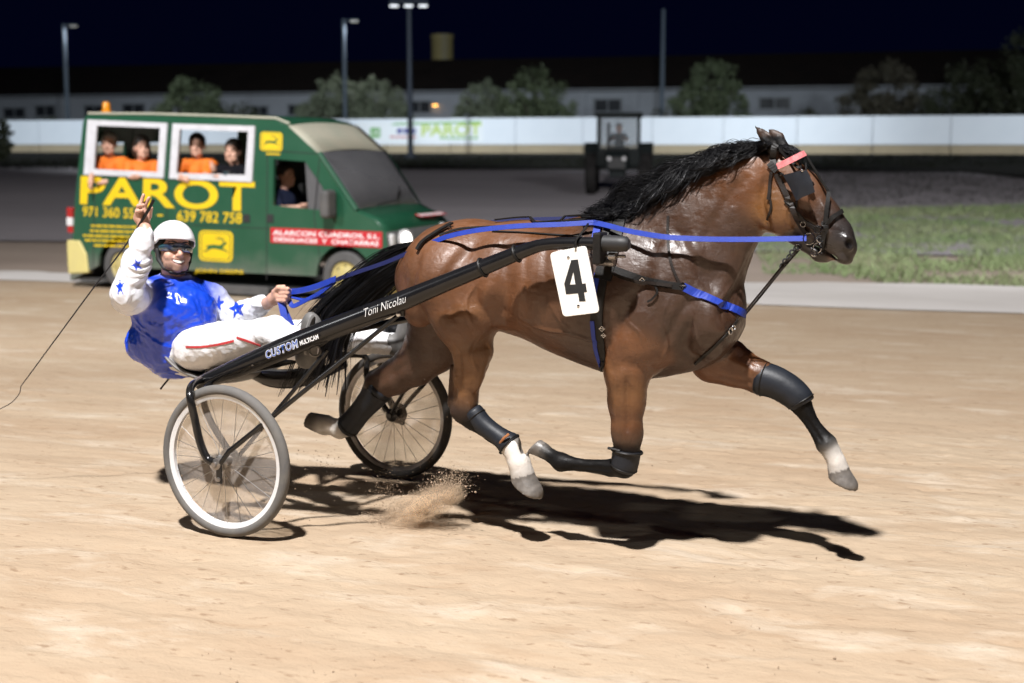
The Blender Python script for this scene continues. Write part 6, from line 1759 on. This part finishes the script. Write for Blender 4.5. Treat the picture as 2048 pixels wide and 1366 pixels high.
# ------------------------------------------------------------------ long building
BS = 115.0
M_render = mat('grey_render', (0.28, 0.30, 0.33), rough=0.85, noise=(0.25, (0.22, 0.235, 0.26), 0.5), bump=(4, 0.3, 0.02))
M_tile = mat('dark_roof_tile', (0.024, 0.017, 0.014), rough=0.9, spec=0.1, noise=(0.6, (0.015, 0.012, 0.011), 0.5), bump=(2.5, 0.6, 0.08))
M_wdark = mat('dark_window', (0.02, 0.022, 0.026), rough=0.15, noise=(0.8, (0.03, 0.033, 0.038), 0.5))
M_wframe = mat('window_trim', (0.15, 0.16, 0.175), rough=0.6, noise=(2, (0.2, 0.22, 0.24), 0.5))
bld = empty('building', sr(BS, 0), -GAM)
tag(bld, 'long low grey building with dark tiled roof behind the far wall', 'building')
BZ = gz_s(BS); BW, BE = -120, 44
def bl_(px, py, off=0.0):
    d = ray(px, py); n = np.array([SG, CG]); o = np.array(sr(BS, 0)[:2])
    t = (o @ n + off) / (d[0] * n[0] + d[1] * n[1]); w = np.array([d[0] * t, d[1] * t]) - o
    return np.array([w @ np.array([CG, -SG]), off, CAMH + d[2] * t - BZ])
eave = 5.15; ridge = 8.35
b = MB(); b.box(((BW + BE) / 2, 8, eave / 2), (BE - BW, 16, eave)); b.build('wall', M_render, bld)
b = MB()
b.prism([(BW - 0.5, -0.6, eave), (BW - 0.5, 8, ridge), (BW - 0.5, 16.6, eave), (BW - 0.5, 16.6, eave - 0.2), (BW - 0.5, -0.6, eave - 0.2)], (BE - BW + 1, 0, 0)); b.build('roof', M_tile, bld)
b = MB()
b.box(((BW + BE) / 2, -0.62, eave - 0.08), (BE - BW + 1, 0.14, 0.16)); b.build('gutter', M_wframe, bld)
for (px, py, w, h) in ((92, 222, 40, 22), (30, 226, 44, 20), (190, 222, 40, 22), (268, 219, 44, 22), (600, 220, 46, 22), (840, 214, 44, 24), (1216, 211, 54, 26), (1550, 207, 62, 24), (520, 222, 34, 20), (1400, 212, 50, 24), (1760, 204, 50, 24), (1000, 214, 40, 24)):
    a = bl_(px - w / 2, py - h / 2); c = bl_(px + w / 2, py + h / 2)
    cx, cz = (a[0] + c[0]) / 2, (a[2] + c[2]) / 2; ww, hh = c[0] - a[0], a[2] - c[2]
    b = MB()
    for x, z, sx, sz in ((cx, cz + hh / 2, ww + 0.3, 0.14), (cx, cz - hh / 2, ww + 0.4, 0.16), (cx - ww / 2, cz, 0.13, hh), (cx + ww / 2, cz, 0.13, hh), (cx, cz, 0.09, hh)):
        b.box((x, -0.06, z), (sx, 0.16, sz))
    wi = b.build('window', M_wframe, bld)
    b = MB(); b.box((cx, -0.02, cz), (ww, 0.06, hh)); b.build('pane', M_wdark, wi)
for px in (735, 1165, 1270, 440):
    p = bl_(px, 200); b = MB(); b.box((p[0], -0.10, eave / 2), (0.7, 0.22, eave - 0.3)); b.build('pilaster', M_render, bld)
p = bl_(870, 208, -0.3); wlp = empty('wall_lamp', tuple(bld.matrix_basis @ Vector(p)), -GAM); tag(wlp, 'small warm lit lamp on the long grey building', 'lamp')
M_warm = mat('warm_lamp', (0.9, 0.5, 0.1), rough=0.4, emit=((1.0, 0.48, 0.10), 5.0), noise=(9, (0.9, 0.5, 0.2), 0.5))
b = MB(); b.lathe((0, 0, 0), (0, 0, -1), [(-0.15, 0.06), (0, 0.28), (0.05, 0.30)], 14); b.build('shade', M_wframe, wlp, True)
b = MB(); b.lathe((0, 0, -0.06), (0, 0, -1), [(0, 0.24), (0.09, 0.2), (0.14, 0.06)], 14); b.build('bulb', M_warm, wlp, True)
# water tower
tw = at_depth(885, 140, 150); tz = gz(tw.x, tw.y)
tower = empty('silo', (tw.x, tw.y, tz)); tag(tower, 'pale yellow round silo rising behind the dark roof', 'silo')
M_silo = mat('yellow_silo', (0.36, 0.30, 0.13), rough=0.7, noise=(0.6, (0.28, 0.23, 0.10), 0.5), bump=(1.5, 0.4, 0.05))
H_ = at_depth(885, 70, 150).z - tz
b = MB(); b.lathe((0, 0, 0), (0, 0, 1), [(0, 1.22), (H_ - 0.5, 1.22), (H_ - 0.4, 1.30), (H_, 1.30), (H_ + 0.02, 1.1)], 28); b.build('drum', M_silo, tower, True)
b = MB()
for k in range(int(H_ / 0.4)): b.box((0.3, -1.27, 0.4 * k + 0.2), (0.4, 0.04, 0.05))
b.tube([(0.1, -1.28, 0), (0.1, -1.28, H_)], 0.03, 6); b.tube([(0.5, -1.28, 0), (0.5, -1.28, H_)], 0.03, 6); b.build('ladder', M_post, tower)

# ------------------------------------------------------------------ lamp posts
M_pole = mat('galvanised_pole', (0.08, 0.10, 0.125), rough=0.7, spec=0.2, noise=(2, (0.06, 0.078, 0.10), 0.5))
M_lamp = mat('lit_floodlight', (0.9, 0.9, 0.9), rough=0.3, emit=((0.92, 0.96, 1.0), 1.2), noise=(9, (0.8, 0.8, 0.8), 0.5))
M_lamp2 = mat('dim_lamp', (0.8, 0.8, 0.75), rough=0.3, emit=((1.0, 0.95, 0.8), 0.5), noise=(9, (0.8, 0.8, 0.75), 0.5))
def lamp_light(loc, watts=800):
    d = bpy.data.lights.new('lamp_light', 'SPOT'); d.energy = watts; d.color = (0.95, 0.96, 1.0); d.spot_size = R(165); d.spot_blend = 0.5; d.shadow_soft_size = 0.2
    o = bpy.data.objects.new('lamp_light', d); link(o); o.location = loc; o.rotation_euler = (R(35), 0, 0)
M_dpole = mat('dark_mast', (0.016, 0.020, 0.028), rough=0.6, spec=0.2, noise=(2, (0.012, 0.015, 0.022), 0.5))
def pole(px, ytop, depth, r, label, head=None, flood=False, name='lamp_post'):
    M_pole = M_dpole if flood else globals()['M_pole']
    top = at_depth(px, ytop, depth); g0 = gz(top.x, top.y)
    t = empty(name, (top.x, top.y, g0)); tag(t, label, 'lamp post', 'lamp posts round the oval')
    h = top.z - g0
    b = MB(); b.tube([(0, 0, 0), (0, 0, h)], [r, r * 0.7], 12); b.lathe((0, 0, 0), (0, 0, 1), [(0, r * 2.2), (0.25, r * 2.2), (0.32, r)], 12); b.build('pole', M_pole, t, True)
    if head == 'arm':
        b = MB(); b.tube([(0, 0, h - 0.12), (0.55, -0.05, h - 0.08)], 0.05, 8); b.build('arm', M_pole, t, True)
        b = MB(); b.box((0.70, -0.05, h - 0.08), (0.62, 0.26, 0.14)); hd_ = b.build('lamp_head', M_pole, t, False, 0.04)
        b = MB(); b.box((0.72, -0.06, h - 0.165), (0.5, 0.2, 0.03)); b.build('lens', M_lamp2, hd_)
        lamp_light((top.x + 0.72, top.y - 0.06, g0 + h - 0.25))
    if flood:
        b = MB(); b.box((0, 0, h), (2.0, 0.12, 0.12)); b.build('crossarm', M_pole, t)
        for x in (-0.75, 0.0, 0.75):
            b = MB(); b.box((x, -0.18, h - 0.12), (0.5, 0.24, 0.36), Matrix.Rotation(R(-35), 3, 'X')); hd_ = b.build('flood_head', M_pole, t, False, 0.03)
            b = MB(); b.box((x, -0.29, h - 0.21), (0.42, 0.02, 0.28), Matrix.Rotation(R(-35), 3, 'X')); b.build('lens', M_lamp, hd_)
    return t
pole(127, 48, 96, 0.17, 'slim grey lamp post with small lamp arm at the left, above the van', 'arm')
pole(687, 38, 90, 0.16, 'slim grey lamp post rising behind the trees above the van\'s bonnet', 'arm')
pole(1327, 18, 90, 0.17, 'tall plain grey pole standing behind the tractor and the round tree')
pole(818, 2, 70, 0.16, 'dark floodlight mast with lit heads standing in front of the sponsor banner', None, True, 'floodlight_mast')

# ------------------------------------------------------------------ trees
M_bark = mat('bark', (0.05, 0.04, 0.03), rough=0.9, noise=(6, (0.035, 0.028, 0.022), 0.5), bump=(12, 0.6, 0.03))
def leaf_mat(n, c1, c2):
    return mat(n, c1, rough=0.6, spec=0.3, noise=(0.9, c2, 0.45))
M_leaf = [leaf_mat('olive_leaf', (0.095, 0.115, 0.075), (0.135, 0.155, 0.105)), leaf_mat('green_leaf', (0.066, 0.086, 0.046), (0.095, 0.118, 0.064)), leaf_mat('dark_leaf', (0.026, 0.033, 0.017), (0.042, 0.047, 0.026)), leaf_mat('dry_leaf', (0.062, 0.055, 0.038), (0.046, 0.042, 0.028))]
def tree(name, label, px, ytop, half_px, depth, kind, lobes, ybot=236, cat='tree', n_leaf=11000):
    c = at_depth(px, ytop, depth); g0 = gz(c.x, c.y); m = depth / FPX
    t = empty(name, (c.x, c.y, g0)); tag(t, label, cat, 'trees and shrubs behind the far wall')
    H = (c.z - g0) * 1.02; W = half_px * m * 1.18
    rs = np.random.RandomState(int(px) + 500)
    if H > 3:
        b = MB(); b.tube([(0, 0, 0), (0.1, 0, H * 0.25), (0.0, 0.1, H * 0.5), (0.2, 0, H * 0.72)], [0.22, 0.17, 0.12, 0.05], 8)
        for k in range(6):
            a = rs.uniform(0, 6.28); z0 = H * rs.uniform(0.22, 0.45)
            b.tube([(0.05, 0, z0), (W * 0.35 * math.cos(a), W * 0.35 * math.sin(a), z0 + H * 0.14), (W * 0.6 * math.cos(a), W * 0.6 * math.sin(a), z0 + H * 0.3)], [0.09, 0.06, 0.025], 6)
        b.build('trunk', M_bark, t, True)
    V = []; F = []
    # clumps of leaves inside overlapping lobes
    for (lx, lz, lr) in lobes:
        cl_n = int(40 * lr * lr * 2.2) + 10
        for _ in range(cl_n):
            d = rs.normal(size=3); d /= np.linalg.norm(d); rad = rs.uniform(0.45, 1.0) ** 0.6
            cc = np.array([lx * W, 0, lz * H]) + d * rad * np.array([lr * W, lr * W * 0.9, lr * W * 0.85])
            cr = W * rs.uniform(0.10, 0.22)
            k = int(n_leaf / (len(lobes) * cl_n)) + 6
            D = rs.normal(size=(k, 3)); D /= np.linalg.norm(D, axis=1)[:, None]
            P = cc + D * cr * rs.uniform(0.3, 1.0, (k, 1))
            s = rs.uniform(0.06, 0.14, (k, 1)) * (0.8 + 0.1 * W)
            A = rs.normal(size=(k, 3)); A /= np.linalg.norm(A, axis=1)[:, None]
            B = np.cross(A, rs.normal(size=(k, 3))); B /= np.linalg.norm(B, axis=1)[:, None] + 1e-9
            n0 = len(V)
            V.extend(np.stack([P - A * s, P + B * s * 0.5, P + A * s, P - B * s * 0.5], 1).reshape(-1, 3))
            F.extend((n0 + 4 * np.arange(k)[:, None] + np.arange(4)).tolist())
    V = np.array(V); V[:, 2] = np.maximum(V[:, 2], 0.05)
    np_mesh('crown', V, np.array(F), M_leaf[kind], t)
    return t
tree('tree', 'dark bushy tree behind the van\'s rear windows', 385, 150, 66, 92, 1, [(0, 0.62, 0.75), (-0.5, 0.45, 0.55), (0.35, 0.42, 0.6)])
tree('shrub', 'low dark shrub right of the bushy tree, above the van roof', 470, 192, 62, 92, 2, [(0, 0.55, 0.65), (-0.5, 0.45, 0.5), (0.5, 0.4, 0.5)], cat='shrub', n_leaf=1800)
tree('tree', 'wide grey green olive tree above the van\'s windscreen', 672, 146, 66, 92, 0, [(0, 0.66, 0.7), (-0.4, 0.45, 0.6), (0.4, 0.42, 0.6), (0, 0.35, 0.6)])
tree('tree', 'wide grey green olive tree left of the floodlight mast', 755, 146, 60, 92, 0, [(0, 0.66, 0.7), (0.45, 0.42, 0.55), (-0.3, 0.4, 0.6)])
tree('tree', 'grey green round tree right of the sponsor banner', 968, 154, 56, 92, 0, [(0, 0.66, 0.72), (-0.4, 0.42, 0.6), (0.3, 0.40, 0.65)])
tree('tree', 'taller green round tree left of the tractor', 1070, 138, 70, 91, 1, [(0, 0.68, 0.72), (-0.35, 0.45, 0.6), (0.4, 0.42, 0.62), (0, 0.3, 0.6)])
tree('shrub', 'small dark shrub just left of the tractor cab', 1160, 215, 26, 90, 2, [(0, 0.5, 0.8)], cat='shrub', n_leaf=700)
tree('tree', 'tall rounded tree right of the tractor, above the horse\'s neck', 1425, 122, 72, 91, 1, [(0, 0.72, 0.68), (-0.35, 0.48, 0.62), (0.35, 0.46, 0.66), (0, 0.3, 0.7)])
tree('shrub', 'low shrub at the foot of the tall rounded tree', 1330, 198, 42, 90, 2, [(0, 0.5, 0.8), (0.5, 0.5, 0.6)], cat='shrub', n_leaf=1100)
tree('shrub', 'small round shrub in front of the grey building, right of the horse\'s ears', 1616, 188, 24, 92, 2, [(0, 0.55, 0.9), (0, 0.3, 0.6)], cat='shrub', n_leaf=700)
tree('tree', 'brownish bare looking tree to the right of the horse\'s head', 1775, 127, 82, 90, 3, [(0, 0.68, 0.7), (-0.45, 0.45, 0.6), (0.45, 0.42, 0.6), (0, 0.3, 0.65)])
tree('tree', 'dark tree at the right edge of the picture', 1965, 118, 96, 88, 2, [(0, 0.6, 0.7), (-0.5, 0.4, 0.55), (0.4, 0.5, 0.7), (0, 0.28, 0.7)])
tree('tree', 'tallest dark tree cut off by the right edge', 2075, 52, 100, 84, 2, [(0, 0.72, 0.6), (-0.3, 0.5, 0.6), (0.3, 0.42, 0.7), (-0.3, 0.25, 0.6)])
tree('shrub', 'low green hedge clump at the far left', 92, 216, 34, 92, 2, [(0, 0.5, 0.7), (0.5, 0.45, 0.5)], cat='shrub', n_leaf=900)
tree('shrub', 'dark rounded shape cut off by the left edge, leafy stand-in for a vehicle', -8, 220, 30, 66, 2, [(0, 0.62, 0.8), (0, 0.35, 0.8)], cat='shrub', n_leaf=1500)  # foliage stands in for an unclear dark vehicle

# ------------------------------------------------------------------ tractor
tp = at_depth(1236, 384, 46); tgz = gz(tp.x, tp.y)
trac = empty('tractor', (tp.x, tp.y, tgz), R(-96)); tag(trac, 'dark tractor with glazed cab standing on the infield road', 'tractor')
M_tr = mat('dark_tractor_paint', (0.005, 0.009, 0.010), rough=0.6, spec=0.2, noise=(2, (0.009, 0.012, 0.012), 0.5))
M_tt = mat('tractor_tyre', (0.014, 0.0135, 0.014), rough=0.9, spec=0.1, noise=(4, (0.028, 0.026, 0.025), 0.5))
def tr_glass():
    return mat('cab_glass', (0.25, 0.28, 0.30), rough=0.1, alpha=0.25, noise=(3, (0.2, 0.22, 0.24), 0.5))
M_tg = tr_glass()
for (x, y, r, w) in ((-0.75, -0.92, 0.78, 0.46), (-0.75, 0.92, 0.78, 0.46), (1.35, -0.86, 0.52, 0.34), (1.35, 0.86, 0.52, 0.34)):
    b = MB(); b.lathe((0, 0, 0), (0, 1, 0), [(-w / 2, r * 0.5), (-w / 2, r * 0.9), (-w * 0.36, r), (w * 0.36, r), (w / 2, r * 0.9), (w / 2, r * 0.5)], 28)
    wo = b.build('wheel', M_tt, trac, True); wo.location = (x, y, r)
    b = MB(); b.lathe((0, 0, 0), (0, 1, 0), [(-w * 0.35, r * 0.5), (-w * 0.2, r * 0.46), (w * 0.2, r * 0.46), (w * 0.35, r * 0.5)], 20); b.build('rim', M_dusty, wo, True)
    for k in range(18):
        b = MB(); a = 2 * math.pi * k / 18; b.box((r * math.cos(a), (w * 0.2) * (1 if k % 2 else -1), r * math.sin(a)), (0.07, w * 0.5, 0.06), Matrix.Rotation(-a, 3, 'Y'))
        b.build('lug', M_tt, wo)
b = MB(); b.prism([(0.3, -0.36, 0.75), (2.05, -0.36, 0.75), (2.1, -0.36, 1.2), (1.9, -0.36, 1.38), (0.3, -0.36, 1.52)], (0, 0.72, 0)); b.build('bonnet', M_tr, trac, False, 0.05)
b = MB(); b.box((2.08, 0, 1.0), (0.06, 0.56, 0.36)); b.build('grille', M_rubber, trac)
b = MB(); b.box((0.5, 0, 0.72), (2.9, 0.5, 0.36)); b.build('chassis', M_tr, trac)
b = MB(); b.box((-0.45, 0, 1.15), (1.5, 1.5, 0.62)); b.build('cab_base', M_tr, trac, False, 0.06)
b = MB(); b.box((-0.45, 0, 2.58), (1.65, 1.62, 0.16)); b.build('cab_roof', M_tr, trac, False, 0.05)
for x in (-1.15, 0.25):
    for y in (-0.68, 0.68):
        b = MB(); b.tube([(x, y, 1.4), (x * 0.98, y, 2.55)], 0.05, 8); b.build('cab_post', M_tr, trac, True)
b = MB(); b.box((0.25, 0, 1.97), (0.012, 1.28, 1.06)); b.build('windscreen', M_tg, trac)
b = MB(); b.box((-1.14, 0, 1.97), (0.012, 1.28, 1.06)); b.build('rear_window', M_tg, trac)
for y in (-0.92, 0.92):
    b = MB(); b.prism([(-1.45, y - 0.26, 1.3), (-1.2, y - 0.26, 1.66), (-0.3, y - 0.26, 1.66), (-0.05, y - 0.26, 1.3)], (0, 0.52, 0)); b.build('fender', M_tr, trac, False, 0.04)
b = MB(); b.tube([(1.1, -0.30, 1.4), (1.1, -0.30, 2.3)], 0.05, 8); b.build('exhaust', M_rubber, trac, True)
for y in (-0.24, 0.24):
    b = MB(); b.lathe((2.1, y, 1.14), (1, 0, 0), [(0, 0.07), (0.03, 0.065)], 12); b.build('headlight', M_clear, trac, True)
bust('tractor driver seen as a dark figure through the cab glass', (-0.55, 0, 2.15), 0.0, M_dkshirt, M_haird, [((0.15, 0.28, -0.42), (0.38, 0.16, -0.36), (0.46, 0.14, -0.34)), ((0.15, -0.28, -0.42), (0.38, -0.16, -0.36), (0.46, -0.14, -0.34))], parentframe=trac, group='tractor crew')

# ------------------------------------------------------------------ infield grass, weeds, flying sand
def ground_at(px, py):
    d = ray(px, py); lo = 3.0
    for t in np.geomspace(3.0, 400.0, 1200):
        if CAMH + d[2] * t < gz(d[0] * t, d[1] * t): break
    return np.array([d[0] * t, d[1] * t, gz(d[0] * t, d[1] * t)])
def blades(name, regions, m, label, cat):
    V = []; F = []
    for poly, n, h0, h1, lean in regions:
        xs = [p[0] for p in poly]; ys = [p[1] for p in poly]; k = 0; cand = []
        G = [ground_at(*p) for p in poly]
        gx = [g[0] for g in G]; gy = [g[1] for g in G]
        P = np.stack([RNG.uniform(min(gx), max(gx), n * 5), RNG.uniform(min(gy), max(gy), n * 5)], 1)
        ok = in_poly(P, [(g[0], g[1]) for g in G])
        ok &= vnoise(P[:, 0] * 0.9, P[:, 1] * 0.9, 31) * 0.6 + vnoise(P[:, 0] * 3, P[:, 1] * 3, 32) * 0.4 > 0.36
        P = P[ok][:n]
        for x, y in P:
            z = gz(x, y) - 0.01; h = RNG.uniform(h0, h1); a = RNG.uniform(0, 6.28); w = h * 0.13
            dx, dy = math.cos(a) * w, math.sin(a) * w; lx, ly = RNG.normal(0, lean * h, 2); n0 = len(V)
            V += [(x - dx, y - dy, z), (x + dx, y + dy, z), (x + lx + dx * .3, y + ly + dy * .3, z + h * .7), (x + lx * 1.6, y + ly * 1.6, z + h)]
            F.append((n0, n0 + 1, n0 + 2, n0 + 3))
    o = np_mesh(name, np.array(V), np.array(F), m)
    tag(o, label, cat, kind='stuff')
    return o
M_grass = mat('infield_grass', (0.15, 0.235, 0.085), rough=0.8, noise=(0.35, (0.27, 0.29, 0.16), 0.4))
blades('grass', [([(1640, 420), (2600, 400), (2700, 600), (2100, 578), (1760, 566), (1640, 545)], 46000, 0.05, 0.14, 0.5), ([(1500, 470), (1660, 440), (1660, 548), (1530, 548)], 4000, 0.04, 0.09, 0.5)], M_grass,
       'rough green grass on the infield beyond the pale verge', 'grass')
M_weed = mat('dark_weeds', (0.008, 0.009, 0.006), rough=0.9, spec=0.1, noise=(0.4, (0.014, 0.015, 0.010), 0.4))
blades('weeds', [([(0, 322), (2048, 316), (2048, 336), (0, 340)], 9000, 0.08, 0.30, 0.5), ([(1640, 345), (2080, 340), (2080, 405), (1660, 415)], 5000, 0.04, 0.12, 0.5)], M_weed,
       'dark weeds along the bank below the far wall', 'weeds')
def clods(name, spec, m, label, cat):
    V = []; F = []
    T = np.array([(1, 1, 1), (-1, -1, 1), (-1, 1, -1), (1, -1, -1)], float) * 0.6
    O = np.array([(1, 0, 0), (-1, 0, 0), (0, 1, 0), (0, -1, 0), (0, 0, 1), (0, 0, -1)], float)
    OF = [(0, 2, 4), (2, 1, 4), (1, 3, 4), (3, 0, 4), (2, 0, 5), (1, 2, 5), (3, 1, 5), (0, 3, 5)]
    for p, r in spec:
        n0 = len(V); J = O * r * RNG.uniform(0.6, 1.3, (6, 3))
        V.extend(J + p); F.extend([tuple(i + n0 for i in f) for f in OF])
    o = np_mesh(name, np.array(V), np.array(F), m)
    o.data.polygons.foreach_set('use_smooth', [False] * len(o.data.polygons))
    tag(o, label, cat, kind='stuff'); return o
M_clod = mat('loose_sand', (0.40, 0.31, 0.225), rough=0.95, spec=0.1, noise=(30, (0.33, 0.24, 0.165), 0.5))
spec = []
for (cx, cy, sx, sy, ang, n, w) in ((845, 1008, 46, 15, -38, 5200, 0.10), (890, 985, 26, 16, -45, 3000, 0.10), (800, 1026, 42, 12, -22, 3600, 0.12), (770, 985, 22, 22, -60, 700, 0.10), (640, 930, 30, 26, 0, 260, 0.0), (880, 900, 60, 60, 0, 160, 0.05), (560, 985, 50, 34, 0, 260, 0.3), (400, 1000, 50, 46, 0, 160, 0.55)):
    a = R(ang); c_, s_ = math.cos(a), math.sin(a)
    for _ in range(n):
        u, v = RNG.normal(0, 1, 2) * (sx, sy)
        x = cx + u * c_ - v * s_; y = cy + u * s_ + v * c_
        p = hp(x, y, w + RNG.normal(0, 0.07)); p[2] = max(p[2], 0.002)
        spec.append((np.array(to_world(p)), min(0.011, RNG.lognormal(-6.6, 0.45))))
clods('flying_sand', spec, M_clod, 'spray of sand kicked up between the wheels under the horse', 'sand')
spec = []
for _ in range(2600):
    s_ = RNG.uniform(3.6, 12) ; r_ = RNG.uniform(-0.55, 0.45) * s_ * 1.1
    if vnoise(np.array([s_ * 1.3]), np.array([r_ * 0.6]), 41)[0] < RNG.uniform(0.3, 0.75): continue
    x, y, z = sr(s_, r_); spec.append((np.array([x, y, z + 0.004]), min(0.008, RNG.lognormal(-5.9, 0.4))))
clods('sand_clods', spec, M_clod, 'loose crumbs of sand scattered over the raked track', 'sand')

# soft puff of dust hanging in the spray
def dust_mat():
    m = bpy.data.materials.new('dust_volume'); m.use_nodes = True
    nt = m.node_tree; N = nt.nodes; L = nt.links
    for n in list(N): N.remove(n)
    out = N.new('ShaderNodeOutputMaterial'); pv = N.new('ShaderNodeVolumePrincipled'); L.new(pv.outputs[0], out.inputs['Volume'])
    pv.inputs['Color'].default_value = (0.97, 0.80, 0.60, 1)
    tc = N.new('ShaderNodeTexCoord'); ln = N.new('ShaderNodeVectorMath'); ln.operation = 'LENGTH'; L.new(tc.outputs['Object'], ln.inputs[0])
    fo = N.new('ShaderNodeMapRange'); fo.inputs[1].default_value = 0.25; fo.inputs[2].default_value = 1.0; fo.inputs[3].default_value = 1.0; fo.inputs[4].default_value = 0.0; L.new(ln.outputs['Value'], fo.inputs[0])
    nz = N.new('ShaderNodeTexNoise'); nz.inputs['Scale'].default_value = 2.2; nz.inputs['Detail'].default_value = 4; nz.inputs['Distortion'].default_value = 0.8; L.new(tc.outputs['Object'], nz.inputs['Vector'])
    mr = N.new('ShaderNodeMapRange'); mr.inputs[1].default_value = 0.42; mr.inputs[2].default_value = 0.68; L.new(nz.outputs['Fac'], mr.inputs[0])
    mu = N.new('ShaderNodeMath'); mu.operation = 'MULTIPLY'; L.new(fo.outputs[0], mu.inputs[0]); L.new(mr.outputs[0], mu.inputs[1])
    m2 = N.new('ShaderNodeMath'); m2.operation = 'MULTIPLY'; L.new(mu.outputs[0], m2.inputs[0]); m2.inputs[1].default_value = 42.0
    L.new(m2.outputs[0], pv.inputs['Density'])
    return m
M_dust = dust_mat()
for (x, y, w, sx, sy, sz, rz, lab) in ((845, 1005, 0.10, 0.26, 0.16, 0.085, 25, 'sandy puff of dust hanging between the wheels and the horse\'s hind hooves'),):
    p = hp(x, y, w); p[2] = sz * 0.9 + 0.01
    bm = bmesh.new(); bmesh.ops.create_icosphere(bm, subdivisions=3, radius=1.0)
    o = bm_obj('dust', bm, M_dust); o.location = to_world(p); o.scale = (sx, sy, sz); o.rotation_euler = (0, R(-rz), -ALPHA)
    tag(o, lab, 'dust', kind='stuff')
